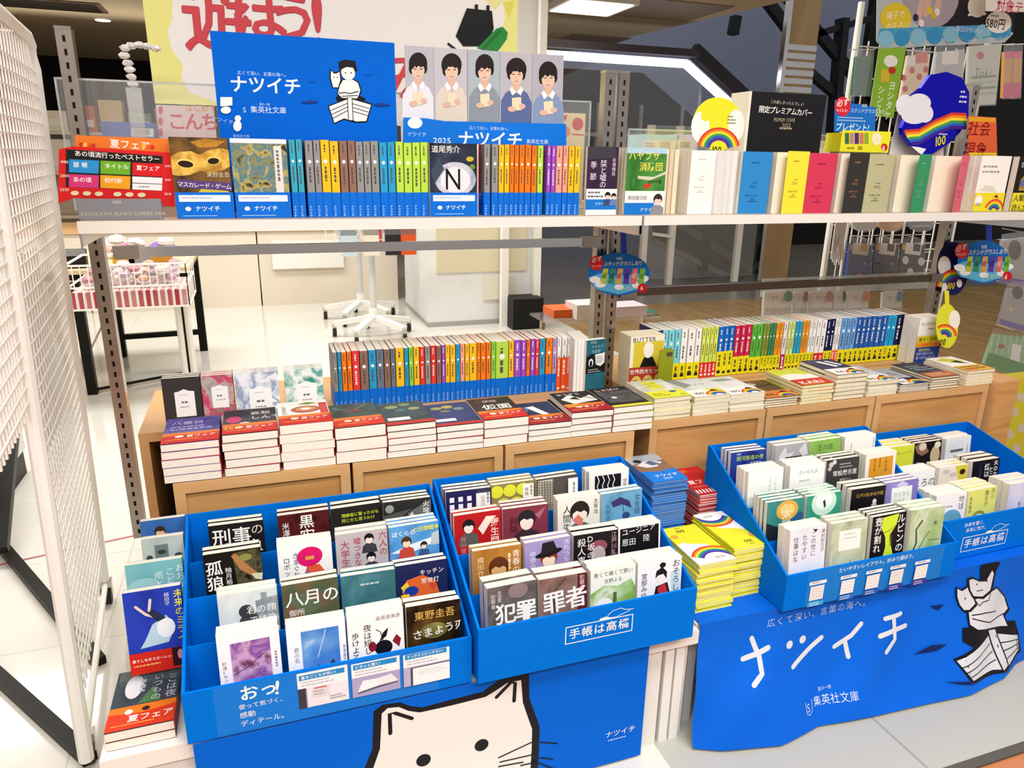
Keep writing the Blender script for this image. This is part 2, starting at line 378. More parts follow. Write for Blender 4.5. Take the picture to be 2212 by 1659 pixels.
# the covers in the four blue bins: (key, base, ops, band), what the front copy is called, copies behind, thickness
C1 = [[
 (('keiji', '1b1a1c', [('T', '刑事', .05, .08, .36, W_, {'b': 1}), ('T', 'の', .76, .05, .24, 'e8d4b8'), ('T', '血', .66, .36, .3, W_, {'b': 1})], None), 'black paperback with huge white title and beige hiragana', 4, .014),
 (('kuro', 'n:3a0f12,571a1c,2a0b0e:40', [('T', '米澤穂信', .07, .16, .15, W_, {'V': 1}), ('T', '黒牢', .4, .04, .3, W_, {'V': 1, 'b': 1})], None), 'dark maroon paperback with white brush title', 4, .015),
 (('lime', '23231f', [('T', '理解者に誓ったのも\n同じだと思うわけ', .2, .14, .085, 'c8d832', {'b': 1}), ('L', .1, .4, .3, .03, 'b03028', 2), ('T', 'ゆうき', .5, .46, .12, 'c8d832')], None), 'black paperback with two lines of lime lettering', 4, .016),
 (('hi', '2b2b2b', [('P', [(.5, .3), (1, .05), (1, .5), (.6, .6)], '6a6a68'), ('P', [(0, .3), (.6, .2), (.2, .5), (0, .5)], '55534f'), ('E', .13, .16, .09, .09, '9a9a96'), ('T', '火喰', .82, .06, .15, W_, {'V': 1}), ('P', [(.4, .5), (.6, .28), (.7, .5)], 'd8d8d4')], None), 'grey and black paperback with round grey seal', 5, .012)],
 [
 (('ookami', '15130f', [('P', [(.5, .05), (1, 0), (1, .8), (.55, .7)], 'n:2c2a1c,5a5436,15130f:60'), ('P', [(.48, .1), (.56, .06), (.72, .28), (.95, .55), (.9, .62), (.62, .4)], 'b07a4a'), ('E', .72, .16, .12, .07, '8a8a4a'), ('P', [(.8, .5), (1, .52), (.98, .66), (.86, .62)], 'd8d4b8'), ('T', '孤狼', .02, .14, .3, W_, {'V': 1, 'b': 1}), ('T', '柚月裕', .35, .3, .12, W_, {'V': 1})], None), 'black paperback with beak-like brown shape and white title', 4, .015),
 (('robot', 'f4f2ee', [('P', [(.45, .75), (.52, .5), (.75, .5), (.88, .72), (.8, .78), (.6, .66)], 'e05a38'), ('P', [(.4, .78), (.52, .55), (.6, .75)], '9a5a7a'), ('E', .58, .32, .24, .2, 'd8186a', {'rot': -.15}), ('R', .5, .31, .66, .38, 'd8a04a'), ('T', 'きまぐれ', .26, .2, .13, '2d5a6e', {'V': 1}), ('T', 'ロボット', .09, .28, .13, '2d5a6e', {'V': 1})], None), 'white paperback with magenta robot head', 4, .013),
 (('uso', 'b9b1b5', [('H', .64, .17, .09, K_, 'e8d8cc', '3a3a40'), ('H', .66, .56, .09, K_, 'e8d8cc', '3a3a40'), ('T', '六人の', .82, .04, .17, 'b8404a', {'V': 1}), ('T', '嘘つきな', .33, .1, .15, 'b8404a', {'V': 1}), ('T', '大学生', .08, .14, .18, 'b8404a', {'V': 1})], None), 'mauve paperback with red title and two suited figures', 3, .015),
 (('boku', 'n:3a86c8,5aa0d8,2a6ab0:14', [('P', [(0, .55), (.4, .42), (1, .3), (1, .42), (.4, .6)], 'eef2f4'), ('P', [(.85, .25), (1, .2), (1, .5), (.82, .5)], 'b8c8c4'), ('H', .33, .36, .1, '4a3420', 'f0d8b8', 'c84a38'), ('H', .68, .48, .07, '2a2a34', 'f0d8b8', '3a5a8a'), ('T', 'ぼくらの', .04, .1, .12, W_, {'b': 1}), ('T', '七日間戦争', .46, .06, .11, 'f2ea4a', {'b': 1})], None), 'blue paperback with sea, boy and yellow lettering', 4, .012)],
 [
 (('kimi', 'n:eef0f0,c8d2d4,e6eaea:9', [('P', [(.25, .75), (.35, .5), (.5, .38), (.62, .42), (.7, .6), (.72, .85), (.4, .95)], '3c4246'), ('E', .46, .38, .13, .13, '33393d'), ('R', .72, .06, .82, .7, '8a969a'), ('P', [(.62, .2), (1, .15), (1, .75), (.66, .7)], 'n:9aa6aa,7c898e,aab4b6:30'), ('T', '君の顔', .46, .28, .17, W_), ('T', 'では泣', .5, .48, .15, W_)], None), 'pale grey paperback with dark misty silhouette', 4, .014),
 (('hachi', 'n:6a4a34,4a5a40,7c5a40,3c2e28:12', [('P', [(.1, .3), (.4, .2), (.7, .5), (.4, .7)], '5c6a4e'), ('T', '八月の', .05, .14, .32, W_, {'b': 1}), ('T', '御所', .1, .5, .14, W_)], None), 'brown and green paperback with large white title', 4, .014),
 (('teal', 'n:467e86,386a74,5a929a:10', [('P', [(.0, .75), (.5, .45), (1, .3), (1, .36), (.5, .55), (0, .9)], '3a6a70'), ('L', .35, .2, .4, .05, 'b8c8c4', 1), ('L', .5, .7, .45, .06, 'c8d4d0', 1)], None), 'plain teal paperback with faint sea slope', 4, .013),
 (('kitchen', '1b2350', [('P', [(.1, .55), (.2, .32), (.5, .25), (.75, .4), (.85, .75), (.3, .8)], 'd8622e'), ('P', [(.08, .45), (.2, .35), (.26, .48), (.14, .55)], 'e8c832'), ('E', .28, .55, .14, .1, '1c3a9a'), ('P', [(.55, .35), (.8, .5), (.7, .6)], 'c84a30'), ('R', .08, .6, .24, .72, 'e8c832'), ('T', 'キッチン', .45, .14, .12, W_), ('T', '常夜灯', .47, .32, .12, W_)], None), 'navy paperback with orange cut-paper shape', 4, .013)],
 [
 (('sakura', 'f1eef2', [('R', .2, .12, .84, 1.25, 'n:a878b8,7a4a98,c8a0c8,6a3a5a:28'), ('S', [(.22, .7), (.45, .6), (.8, .35)], .012, '4a2a48'), ('T', '秒速5センチ', .05, .42, .08, '6a6a74', {'V': 1}), ('L', .9, .4, .4, .05, '8a8a94', 1, 1)], None), 'white paperback with pink and purple blossom picture', 5, .012),
 (('sora', 'eef2f6', [('R', .24, .12, .88, 1.3, 'n:1c3a9a,3a7ac8,6aa0d8,d8e4ee:12'), ('S', [(.5, .65), (.66, .15)], .02, 'a8c4e8'), ('P', [(.45, .9), (.5, .78), (.56, .92)], '3a3a5a'), ('P', [(.7, .8), (.76, .72), (.8, .86)], '3a3a5a'), ('T', '君の名', .1, .4, .1, '7a8a9a', {'V': 1}), ('L', .94, .5, .4, .05, '9aa4ae', 1, 1)], None), 'white paperback with starry blue sky picture', 4, .013),
 (('yoru', 'f4f2ee', [('E', .62, .72, .16, .15, K_), ('P', [(.54, .6), (.62, .42), (.72, .34), (.68, .5)], K_), ('S', [(.62, .6), (.58, .4), (.5, .34)], .015, K_), ('E', .42, .66, .07, .1, '8c1c28'), ('P', [(.78, .62), (.86, .5), (.94, .6), (.9, .76)], '8c1c28'), ('T', '夜は短し', .27, .2, .15, '1a1a1a', {'V': 1}), ('T', '歩けよ乙女', .06, .32, .14, '1a1a1a', {'V': 1}), ('T', '森見登美彦', .5, .08, .09, '8a8680')], None), 'white paperback with black apple drawing', 4, .015),
 (('higashi', 'n:2a1c0c,15100a,4a3414,6a5a2a:12', [('E', .5, .55, .25, .16, 'n:8a8a4a,5a5a2a:30'), ('T', '東野圭吾', .14, .12, .19, 'c8a452', {'b': 1}), ('T', 'さまよう刃', .08, .5, .2, 'e8e8e4', {'b': 1, 'rot': -6})], None), 'dark brown paperback with gold author line', 4, .015)]]
C2 = [[
 (('check', '3c3a56', [('R', .0, .0, .68, 1.48, '262454')] + [('R', .08 + .19 * i, .14 + .22 * j, .18 + .19 * i, .25 + .22 * j, 'f0eef6') for i in range(3) for j in range(5)] + [('R', .66, .1, .97, 1.3, 'f4f2f2'), ('T', '山月記', .76, .2, .1, '6a6a74', {'V': 1}), ('L', .9, .15, .3, .06, '8a8a90', 1, 1)], None), 'navy and white checked paperback', 3, .012),
 (('dots', '8e8650', [('E', .12 + .3 * i + (.15 if j % 2 else 0), .22 + .3 * j, .15, .14, 'dfe23a') for i in range(3) for j in range(4)] + [('R', .72, .06, .97, 1.3, 'f4f2ea'), ('T', '檸檬', .76, .2, .1, '4a4a40', {'V': 1}), ('L', .9, .15, .3, .05, '8a8a80', 1, 1)], None), 'olive paperback with lemon-yellow dots', 4, .012),
 (('weave', '57504a', [('R', .04, .04, .4, 1.3, 'c8c0b0')] + [('R', .05 + .06 * i, .06 + .06 * j, .09 + .06 * i, .1 + .06 * j, '6a6258') for i in range(6) for j in range(14)] + [('R', .74, .05, .98, 1.3, 'f6f4f0'), ('L', .86, .2, .3, .06, '8a8a80', 1, 1)], None), 'grey-brown paperback with woven texture', 3, .013),
 (('zigzag', 'f0eeea', [('R', .14, .1, .8, 1.3, '1a1920')] + [('S', [(.2 + .13 * i + (.05 if j % 2 else 0), .1 + .13 * j) for j in range(9)], .022, 'f4f2ee') for i in range(4)] + [('T', '河童', .85, .3, .1, '5a5a5a', {'V': 1})], None), 'white paperback with black zigzag panel', 4, .017)],
 [
 (('rasho', 'b31a20', [('H', .3, .28, .13, '1c1a1c', 'e8dcd4', '5a5a58'), ('P', [(.5, .35), (.68, .1), (.9, .12), (.8, .2), (.6, .5)], 'e8e0d0'), ('T', '羅生門', .76, .22, .2, 'f0dcc8', {'V': 1, 'b': 1}), ('T', '芥川龍之介', .12, .55, .12, 'e88a8a', {'V': 1})], None), 'red paperback with grey figure waving sleeve', 3, .013),
 (('shayo', '7c3444', [('H', .52, .32, .19, '2a2226', 'f0e0d4', '3a2a34'), ('P', [(.7, .2), (.95, .05), (.8, .3)], 'a86a78'), ('T', '斜陽', .14, .26, .18, '4a1a28', {'V': 1})], None), 'maroon paperback with black-haired drawn figure', 3, .012),
 (('ningen', 'e4e2d8', [('H', .52, .36, .22, '2a221e', 'eedfd0', '6a6a6a'), ('P', [(.35, .5), (.48, .38), (.6, .5), (.56, .7)], 'd87a70'), ('T', '人間失格', .12, .2, .2, '3a3834', {'V': 1}), ('T', '太宰治', .84, .12, .12, '5a5852', {'V': 1})], None), 'cream paperback with dark hair and red hands', 4, .013),
 (('josei', 'n:4a8ab0,6aa4c4,3a7098:9', [('P', [(.22, .22), (.45, .12), (.68, .24), (.74, .42), (.5, .3), (.28, .34)], '3c3468'), ('S', [(.5, .25), (.56, .6)], .015, '2a3a5a'), ('E', .6, .62, .1, .08, '2a4a7a'), ('T', '女生徒', .8, .16, .16, '2a4a6a', {'V': 1}), ('T', '太宰治', .08, .3, .13, '3a6a8a', {'V': 1})], None), 'blue paperback with purple umbrella', 4, .013)],
 [
 (('oda', 'n:9a6228,b07830,7a4c20:8', [('H', .52, .45, .2, '5a2e16', 'd8a870', '6a3c1c'), ('T', '青春の', .8, .15, .17, 'f4ead8', {'V': 1}), ('L', .72, .2, .4, .06, 'e8d8b8', 1, 1), ('T', '織田作之', .08, .2, .14, 'e8d0a0', {'V': 1})], None), 'golden brown paperback with red-haired drawn figure', 3, .013),
 (('hat', '9a8cc0', [('H', .52, .42, .18, '8a3a20', 'f0dcc8', '5a2a2a'), ('E', .52, .34, .3, .07, '1a171c', {'rot': -.15}), ('P', [(.34, .32), (.38, .06), (.62, .04), (.72, .28)], '1f1b22'), ('T', '中原中也', .1, .25, .14, 'e8e4f4', {'V': 1}), ('T', '汚れつちまつた', .84, .1, .13, 'e8e4f4', {'V': 1})], None), 'lilac paperback with black hat', 4, .013),
 (('dzaka', '191519', [('E', .56, .36, .2, .14, '8a4a5a'), ('E', .56, .55, .16, .2, 'b0a8a8'), ('T', 'D坂の', .3, .06, .18, 'f0ecec', {'V': 1}), ('T', '殺人事', .08, .14, .2, 'f0ecec', {'V': 1}), ('T', '江戸川乱', .84, .04, .13, 'c8a0a8', {'V': 1})], None), 'black paperback with pale figure and white title', 3, .018),
 (('eugenia', 'f0eeea', [('R', .04, .05, .96, 1.3, '131316'), ('T', 'ユージニア', .08, .12, .16, 'f2f2f0', {'rot': -3}), ('T', '恩田', .08, .34, .17, 'e8e8e4'), ('T', '陸', .58, .3, .17, 'e8e8e4'), ('T', 'い、', .1, .66, .14, 'c8c8c4', {'V': 1})], None), 'black paperback in white border, white lettering', 3, .016)],
 [
 (('hanzai', 'n:4a4644,6a6462,38322e:14', [('E', .62, .2, .2, .15, '8a7a7a'), ('T', '犯罪', .14, .42, .44, W_, {'b': 2, 'sp': .95}), ('T', '犯罪者', .06, .2, .1, 'e0dcd8', {'V': 1}), ('T', '太田愛', .2, .14, .08, 'e0dcd8', {'V': 1})], None), 'grey paperback with enormous white kanji', 2, .022),
 (('zaisha', 'n:6a5048,8a6e64,4a3a34:10', [('S', [(.3, .3), (.55, .05)], .02, '4a3a34'), ('R', .8, .0, 1, 1.48, '5a1e1e'), ('T', '罪者', .05, .35, .48, W_, {'b': 2, 'sp': .98, 'rot': -4}), ('T', '犯罪者', .84, .08, .11, 'e8d8d4', {'V': 1})], None), 'brown paperback with enormous white kanji', 2, .022),
 (('aokute', 'e8ece2', [('P', [(.0, .5), (.3, .35), (.6, .42), (.9, .3), (1, .5), (1, 1.2), (0, 1.2)], 'n:6a9a4a,8ab858,d8e4c8,4a7a3a:14'), ('R', .5, .6, .58, .95, '5a6a3a'), ('E', .3, .8, .18, .12, 'f0f2ec'), ('T', '青くて痛くて脆い', .06, .12, .11, '4a6a52'), ('T', '住野よる', .3, .28, .1, '5a7a62')], None), 'pale paperback with green tree watercolour', 2, .02),
 (('okuro', 'f2f0f0', [('P', [(.35, .95), (.42, .58), (.68, .52), (.8, .95)], '1c1a1e'), ('P', [(.45, .62), (.62, .52), (.7, .75), (.5, .78)], 'c03038'), ('E', .53, .42, .12, .14, 'f4ece4'), ('P', [(.4, .4), (.42, .24), (.55, .16), (.66, .28), (.66, .44), (.58, .32), (.46, .34)], '1c1a1e'), ('E', .56, .17, .07, .06, '1c1a1e'), ('P', [(.75, .3), (.95, .25), (.95, .9), (.8, .9)], 'c8dce4'), ('T', 'おそろし', .78, .04, .18, '3a3a44', {'V': 1}), ('T', '宮部みゆ', .08, .3, .14, '4a4a54', {'V': 1})], None), 'white paperback with woman in black and red kimono', 2, .022)]]
C3 = [[
 (('ginga', 'n:1c2f80,27419a,142464:20', [('T', '銀河鉄道の夜', .16, .2, .13, 'a8c84a', {'b': 1}), ('T', '新編', .16, .12, .06, 'd8dce8'), ('T', '宮沢賢治', .56, .37, .08, 'd8dce8')], None), 'deep blue paperback with green title', 4, .012),
 (('kitch', 'a9a9ab', [('P', [(.1, .3), (.3, .05), (.35, .25), (.6, .2), (.4, .4), (.2, .45)], 'd4d4d6'), ('P', [(.7, .2), (.9, .0), (1, .3), (.85, .35)], 'd4d4d6'), ('R', .3, .42, .8, .85, '17171b'), ('T', 'キッチン', .35, .55, .1, W_)], None), 'grey leaf-pattern paperback with black title box', 3, .016),
 (('ou', 'n:7aa84a,8ebc58,6a9a40:7', [('T', '王の庭', .24, .2, .17, '2a5a34'), ('L', .3, .42, .4, .05, '2a5a34', 1)], None), 'green paperback with dark green title', 3, .015),
 (('shiro', 'f0efe8', [('L', .2, .25, .9, .06, 'b8b8b0', 1, 1), ('L', .92, .15, .6, .05, 'a8b8c0', 1, 1)], None), 'plain white paperback, rear right', 3, .016)],
 [
 (('shiroi', 'f3f4ee', [('L', .76, .24, .6, .07, 'd8e0d4', 1, 1), ('L', .6, .24, .6, .07, 'd4dcd0', 1, 1), ('L', .3, .8, .4, .06, 'b8c0b4', 1, 1)], None), 'plain white paperback with faint grey title', 4, .013),
 (('sakura2', 'f5f3ef', [('T', 'さくらえび', .25, .22, .11, '3a3a38'), ('L', .28, .45, .4, .05, 'b8b4ac', 1), ('E', .64, .82, .14, .18, '5a3a22'), ('E', .64, .9, .12, .15, 'e8c0a0'), ('R', .5, .98, .78, 1.2, 'd88a7a')], None), 'white paperback with small round brown-haired face', 4, .014),
 (('museum', '3c3c3c', [('E', .14, .2, .07, .07, 'c8c4bc'), ('E', .24, .14, .06, .06, 'd8d4cc'), ('E', .1, .3, .06, .05, 'b8b4ac'), ('T', '常設展示室', .2, .38, .15, 'e8e6e0', {'b': 1}), ('L', .4, .2, .45, .04, 'b8b6b0', 2), ('T', '原田マハ', .42, .6, .09, 'd8d6d0')], None), 'charcoal paperback with white flowers and title', 4, .013),
 (('neko', 'f0e8de', [('R', .12, .12, .9, 1.3, 'd8982a'), ('T', '三色の猫', .62, .2, .1, '6a3a1a', {'V': 1}), ('L', .45, .2, .35, .05, '8a5a1a', 1, 1), ('L', .28, .2, .4, .05, '8a5a1a', 1, 1), ('E', .55, .95, .26, .2, 'e8e4dc'), ('P', [(.36, .85), (.4, .68), (.52, .8)], '8a7060'), ('P', [(.6, .8), (.7, .66), (.74, .86)], 'e8e4dc'), ('E', .45, .9, .08, .06, '6a5a4e')], None), 'orange paperback with sleeping grey cat', 3, .018)],
 [
 (('taiyo', 'n:2e7a78,3a8a84,246a70:6', [('E', .55, .32, .3, .24, 'd8a84a'), ('E', .55, .32, .2, .16, 'e8c878'), ('P', [(0, .5), (.3, .62), (.7, .55), (1, .36), (1, 1.4), (0, 1.4)], '1e2a34'), ('P', [(.65, .5), (.9, .3), (1, .42), (1, .7)], '2a5a8a'), ('T', '太陽', .4, .28, .28, 'f6ecd0', {'V': 1}), ('L', .6, .95, .3, .05, 'c8c0a8', 1)], None), 'teal paperback with yellow sun over dark hills', 4, .011),
 (('mori', 'n:2e8a72,3a9a80,247a62:9', [('E', .5, .28, .36, .32, 'c8e8d8'), ('E', .5, .24, .24, .22, 'e8f4ee'), ('P', [(.46, .18), (.52, .14), (.56, .3), (.52, .36)], '2a3a3a'), ('R', .0, .8, 1, 1.45, 'n:1e6a56,2a7a64:30'), ('L', .2, .75, .6, .06, 'c8e4d8', 1)], None), 'sea-green paperback with pale glowing circle', 4, .011),
 (('edogawa', '141317', [('T', '江戸川乱歩名作選', .14, .22, .1, 'a88a3a', {'b': 1}), ('P', [(.58, .9), (.62, .45), (.72, .38), (.8, .5), (.82, .9)], 'b8b8b8'), ('E', .7, .45, .06, .07, 'd8d8d8')], None), 'black paperback with gold title and grey statue', 4, .015),
 (('kira', 'n:6f64b0,8478c0,a8a0d8:8', [('P', [(.3, .1), (.5, .0), (.7, .1), (.55, .2)], 'c8c4e8'), ('R', .18, .24, .82, .95, 'e8ece6'), ('T', 'きらきら\nひかる', .24, .36, .13, '8a9a92')], None), 'violet paperback with white title square', 4, .012)],
 [
 (('konoyo', 'n:f2f2f4,e0e4ec,d4dae4:5', [('T', 'この世に', .58, .2, .15, '3a3a40', {'V': 1}), ('T', 'たやすい', .34, .24, .15, '3a3a40', {'V': 1}), ('T', '仕事はな', .1, .26, .15, '3a3a40', {'V': 1}), ('T', '津村記久子', .86, .18, .11, '5a5a60', {'V': 1}), ('P', [(.62, .06), (.76, .08), (.7, .14)], '2a2a30')], None), 'white paperback with three columns of black title', 3, .017),
 (('hana', 'n:a8b494,c4ceb0,8a9a78:16', [('R', .22, .3, .82, .78, 'eef2ea'), ('L', .36, .36, .4, .05, 'c8d0c4', 2), ('P', [(.55, 1.1), (.58, .92), (.61, 1.1)], '5a6a4a')], None), 'sage green paperback with blank white label', 3, .012),
 (('rubin', '18181a', [('P', [(.3, .06), (.78, .02), (.72, .3), (.55, .52), (.62, .8), (.85, 1.45), (.3, 1.45), (.45, .8), (.42, .55), (.28, .3)], 'cce53a'), ('S', [(.38, .44), (.55, .4), (.72, .3)], .014, '18181a'), ('T', 'ルビンの', .74, .06, .24, W_, {'V': 1, 'b': 1}), ('T', '壺が割れ', .08, .12, .22, W_, {'V': 1, 'b': 1}), ('T', '宿野か', .54, .6, .1, '5a7a1a', {'V': 1})], None), 'black paperback with lime vase-shaped face silhouettes', 5, .01),
 (('ki', 'n:7aa052,9ab878,c8d8b8,5a8040:9', [('S', [(.1, 1.2), (.25, .85), (.2, .5), (.35, .3)], .05, '4a5a34'), ('S', [(.3, 1.1), (.45, .8), (.6, .6)], .02, '4a5a34'), ('S', [(.6, .82), (.95, .84)], .012, '3a4a2a'), ('T', '木', .68, .42, .15, '3a4a34')], None), 'watercolour green paperback with leafy tree trunk', 3, .014)]]
C4 = [[
 (('umaku', 'd9df3c', [('T', 'きっとうまくいくよ', .02, .28, .1, '5a5a1a', {'rot': -4}), ('P', [(.3, 1), (.35, .7), (.5, .6), (.8, .75), (.85, 1)], 'd8dcc8'), ('E', .62, .9, .07, .12, 'd88a9a')], None), 'lime-yellow paperback with cats and handwritten title', 3, .018),
 (('kotachi', '191512', [('P', [(.0, .1), (.2, .0), (.4, .1), (.55, .3), (.3, .4), (.1, .3)], '8a6a50'), ('E', .3, .2, .14, .12, 'd8c8b4'), ('E', .78, .5, .18, .28, 'c8b48a'), ('E', .85, .2, .12, .1, 'e8dcc8'), ('T', '願い\n子たちの', .1, .66, .16, W_)], None), 'black paperback with brown and cream flowers', 4, .012),
 (('kojo', 'e9ecec', [('S', [(.15, .3), (.22, .1), (.3, .32), (.42, .1), (.48, .32), (.6, .1), (.68, .3)], .01, '7a7a7c'), ('R', .2, .44, .7, .52, '6a6a6c'), ('T', '工場', .38, .66, .14, '8a4a5a'), ('L', .85, .3, .4, .05, '9a9a9c', 1, 1)], None), 'white paperback with sketched factory roofline', 3, .014)],
 [
 (('kokoro', 'f1f2f0', [('P', [(.0, .55), (.5, .5), (1, .6), (1, 1.4), (0, 1.4)], '7ab8d8'), ('P', [(.1, .7), (.6, .62), (.8, .9), (.2, 1)], '3a98c8'), ('T', 'こころの', .0, .3, .26, '2a2a2e'), ('T', '友箋', .5, .7, .22, '3a5a6a', {'V': 1})], None), 'white and blue paperback with large brush title', 3, .012),
 (('atsu', 'e8dcd8', [('P', [(.55, .0), (.98, .0), (.98, 1.2), (.8, 1.0), (.75, .5)], 'd4c83a'), ('E', .82, .26, .1, .08, '3a1a1a'), ('E', .25, .2, .12, .06, 'c8c0bc'), ('E', .5, .3, .12, .06, 'c8c0bc'), ('R', .24, .62, .7, 1.05, '141418'), ('T', 'あつあつを\n召し上がれ', .27, .7, .08, W_)], None), 'pink and yellow paperback with black title box', 3, .013),
 (('hinonai', '131216', [('S', [(.3, .2), (.3, .8)], .03, '4a4a4a'), ('T', '火のない', .78, .06, .17, W_, {'V': 1, 'b': 1}), ('T', 'ところに', .62, .3, .17, W_, {'V': 1, 'b': 1}), ('T', '煙は', .44, .2, .2, W_, {'V': 1, 'b': 1}), ('T', '芦', .14, 1.0, .12, W_)], None), 'black paperback with three columns of white title', 3, .018)],
 [
 (('chikyu', 'f0f0f2', [('E', .55, .85, .36, .36, 'n:4a9a6a,6aa8c8,8a8ac8:12'), ('T', '地球', .74, .16, .2, '4a4a50', {'V': 1}), ('T', '星人', .06, .3, .2, '4a4a50', {'V': 1}), ('L', .34, .38, .3, .05, '9a9aa0', 1)], None), 'white paperback with blue-green painted globe', 3, .016),
 (('majo', 'dfe27a', [('E', .45, .95, .28, .3, '8a9a4a'), ('E', .45, .98, .22, .24, 'e8ecec'), ('T', '西の', .8, .1, .15, '6a7a3a', {'V': 1}), ('T', '魔女が', .58, .14, .15, '6a7a3a', {'V': 1}), ('T', '梨木香歩', .06, .26, .11, '6a7a3a', {'V': 1})], None), 'pale yellow paperback with oval garden opening', 4, .014),
 (('usumurasaki', 'n:e2e0ee,d0cee4,ecebf2:6', [('L', .6, .3, .25, .05, '6a6a8a', 1), ('L', .7, .5, .5, .07, '8a8aa8', 1, 1), ('L', .4, .6, .4, .07, '7a7a9a', 1, 1)], None), 'pale lavender paperback on a thick pile', 5, .018)]]
# ---------------------------------------------------------------- setting
mb = MB().box((-9, 0.82, -0.1), (0.70, 5.5, 0.0), 'floor_white'); mb.box((0.70, 1.45, -0.1), (2.12, 5.5, 0.0), 'floor_white'); structure('floor', mb)
mb = MB().box((-9, 5.5, -0.1), (2.12, 14, -0.0), 'floor_white'); structure('floor_far', mb)
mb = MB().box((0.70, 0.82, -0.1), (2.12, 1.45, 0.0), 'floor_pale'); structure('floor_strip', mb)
mb = MB().box((-9, -5, -0.1), (2.12, 0.80, -0.004), 'floor_orange'); structure('floor_front', mb)
mb = MB().box((-9, 0.80, -0.1), (2.12, 0.82, 0.002), '5a5650'); structure('trim_1', mb)
mb = MB().box((2.12, -5, -0.1), (12, 5.45, -0.002), 'floor_tan'); structure('floor_right', mb)
mb = MB().box((2.12, 5.45, -0.1), (12, 14, -0.004), 'floor_grey'); structure('floor_back', mb)
# the store ceiling ends along a slanted edge; beyond it the hall is higher
mb = MB()
e0 = atZ(1166, 124, 2.5); e1 = atZ(1700, 2, 2.5); e2 = e1 + (e1 - e0) * 1.6
pts = [(-12, -6), (e2.x, e2.y), (e1.x, e1.y), (e0.x, e0.y), (e0.x - 0.6, e0.y + .2), (2.6, 13.0), (-12, 13.0)]
if e2.y > -6: pts.insert(1, (e2.x, -6))
n = len(pts)
mb.add([(x, y, 2.5) for x, y in pts] + [(x, y, 2.62) for x, y in pts], [tuple(range(n)), tuple(range(2 * n - 1, n - 1, -1))] + [(i, (i + 1) % n, n + (i + 1) % n, n + i) for i in range(n)], 'ceiling')
structure('ceiling', mb)
mb = MB().box((-12, 12.9, -0.1), (3.2, 13.0, 2.62), 'wall_dark'); structure('wall_back', mb)
mb = MB().box((2.6, 13.4, -0.1), (16, 13.6, 9.0), 'wall_hall'); structure('wall_hall', mb)
# pillar with beige notice panel
pl = atZ(922, 705, 0); pr_ = atZ(1157, 697, 0)
mb = MB().box((1.113, 5.05, 0), (1.93, 5.9, 2.5), 'pillar_white'); mb.box((1.108, 5.045, 0), (1.935, 5.9, 0.035), 'a8a8a4')
structure('wall_pillar', mb)
def panel_on_Y(name, label, cat, px, Y, th, k, edge=None):
    """A board standing in the plane Y, corners given as seen (left, top, right, bottom)."""
    a = atY(px[0], px[1], Y); b = atY(px[2], px[3], Y)
    mb = MB().box((a.x, Y - th, b.z), (b.x, Y, a.z), k)
    o = mb.build(name); tag(o, label, cat); return o
panel_on_Y('notice_board', 'beige notice board fixed to the white pillar', 'board', (940, 440, 1135, 583), 5.05, 0.02, 'd8ceb0')
o = panel_on_Y('junction_box', 'cream electrical cover plate low on the white pillar', 'cover', (1043, 597, 1082, 645), 5.05, 0.03, 'ddd8c4')
o = panel_on_Y('socket_box', 'small cream box beside cover plate on the white pillar', 'box', (1083, 597, 1110, 645), 5.05, 0.02, 'd6d2c0')
o = panel_on_Y('speaker_box', 'black square box on the floor in front of the white pillar', 'box', (1090, 637, 1152, 700), 5.0, 0.2, '1a1a18')
for xs, w in ((1163, 14), (1088, 7)):
    a = atZ(xs, 704, 0); mb = MB().box((a.x - 0.025, 4.93, 0), (a.x + 0.025, 4.98, 2.3), 'white_paint')
    o = mb.build('partition_post'); tag(o, 'thin white upright standing before the pillar' + (' at its outer edge' if w == 14 else ' above the black box'), 'post')
# ---------------------------------------------------------------- white stage the bins and cabinets stand on
ST = 0.27
t = thing('display_platform', 'low white platform under the two blue bins with cat poster', 'platform', (0, 0, 0))
MB().box((-0.30, 1.05, ST - 0.03), (0.775, 2.1, ST), 'white_board').build('deck', t)
MB().box((-0.29, 1.06, 0), (0.70, 1.075, ST - 0.03), 'white_board').build('front_panel', t)
for x in (0.71, 0.735): MB().box((x, 1.062, 0), (x + 0.02, 1.085, ST - 0.03), 'white_paint').build('edge_strip', t)
MB().box((0.755, 1.075, 0), (0.77, 2.1, ST - 0.03), 'white_board').build('side_panel', t)
MB().box((-0.29, 1.075, 0), (-0.275, 2.1, ST - 0.03), 'white_board').build('side_panel', t)
t = thing('display_platform', 'low white platform hidden under the hanging blue cloth', 'platform', (0, 0, 0))
MB().box((0.78, 1.07, ST - 0.03), (2.05, 2.1, ST), 'white_board').build('deck', t)
MB().box((0.79, 1.10, 0), (0.81, 2.1, ST - 0.03), 'white_board').build('side_panel', t)
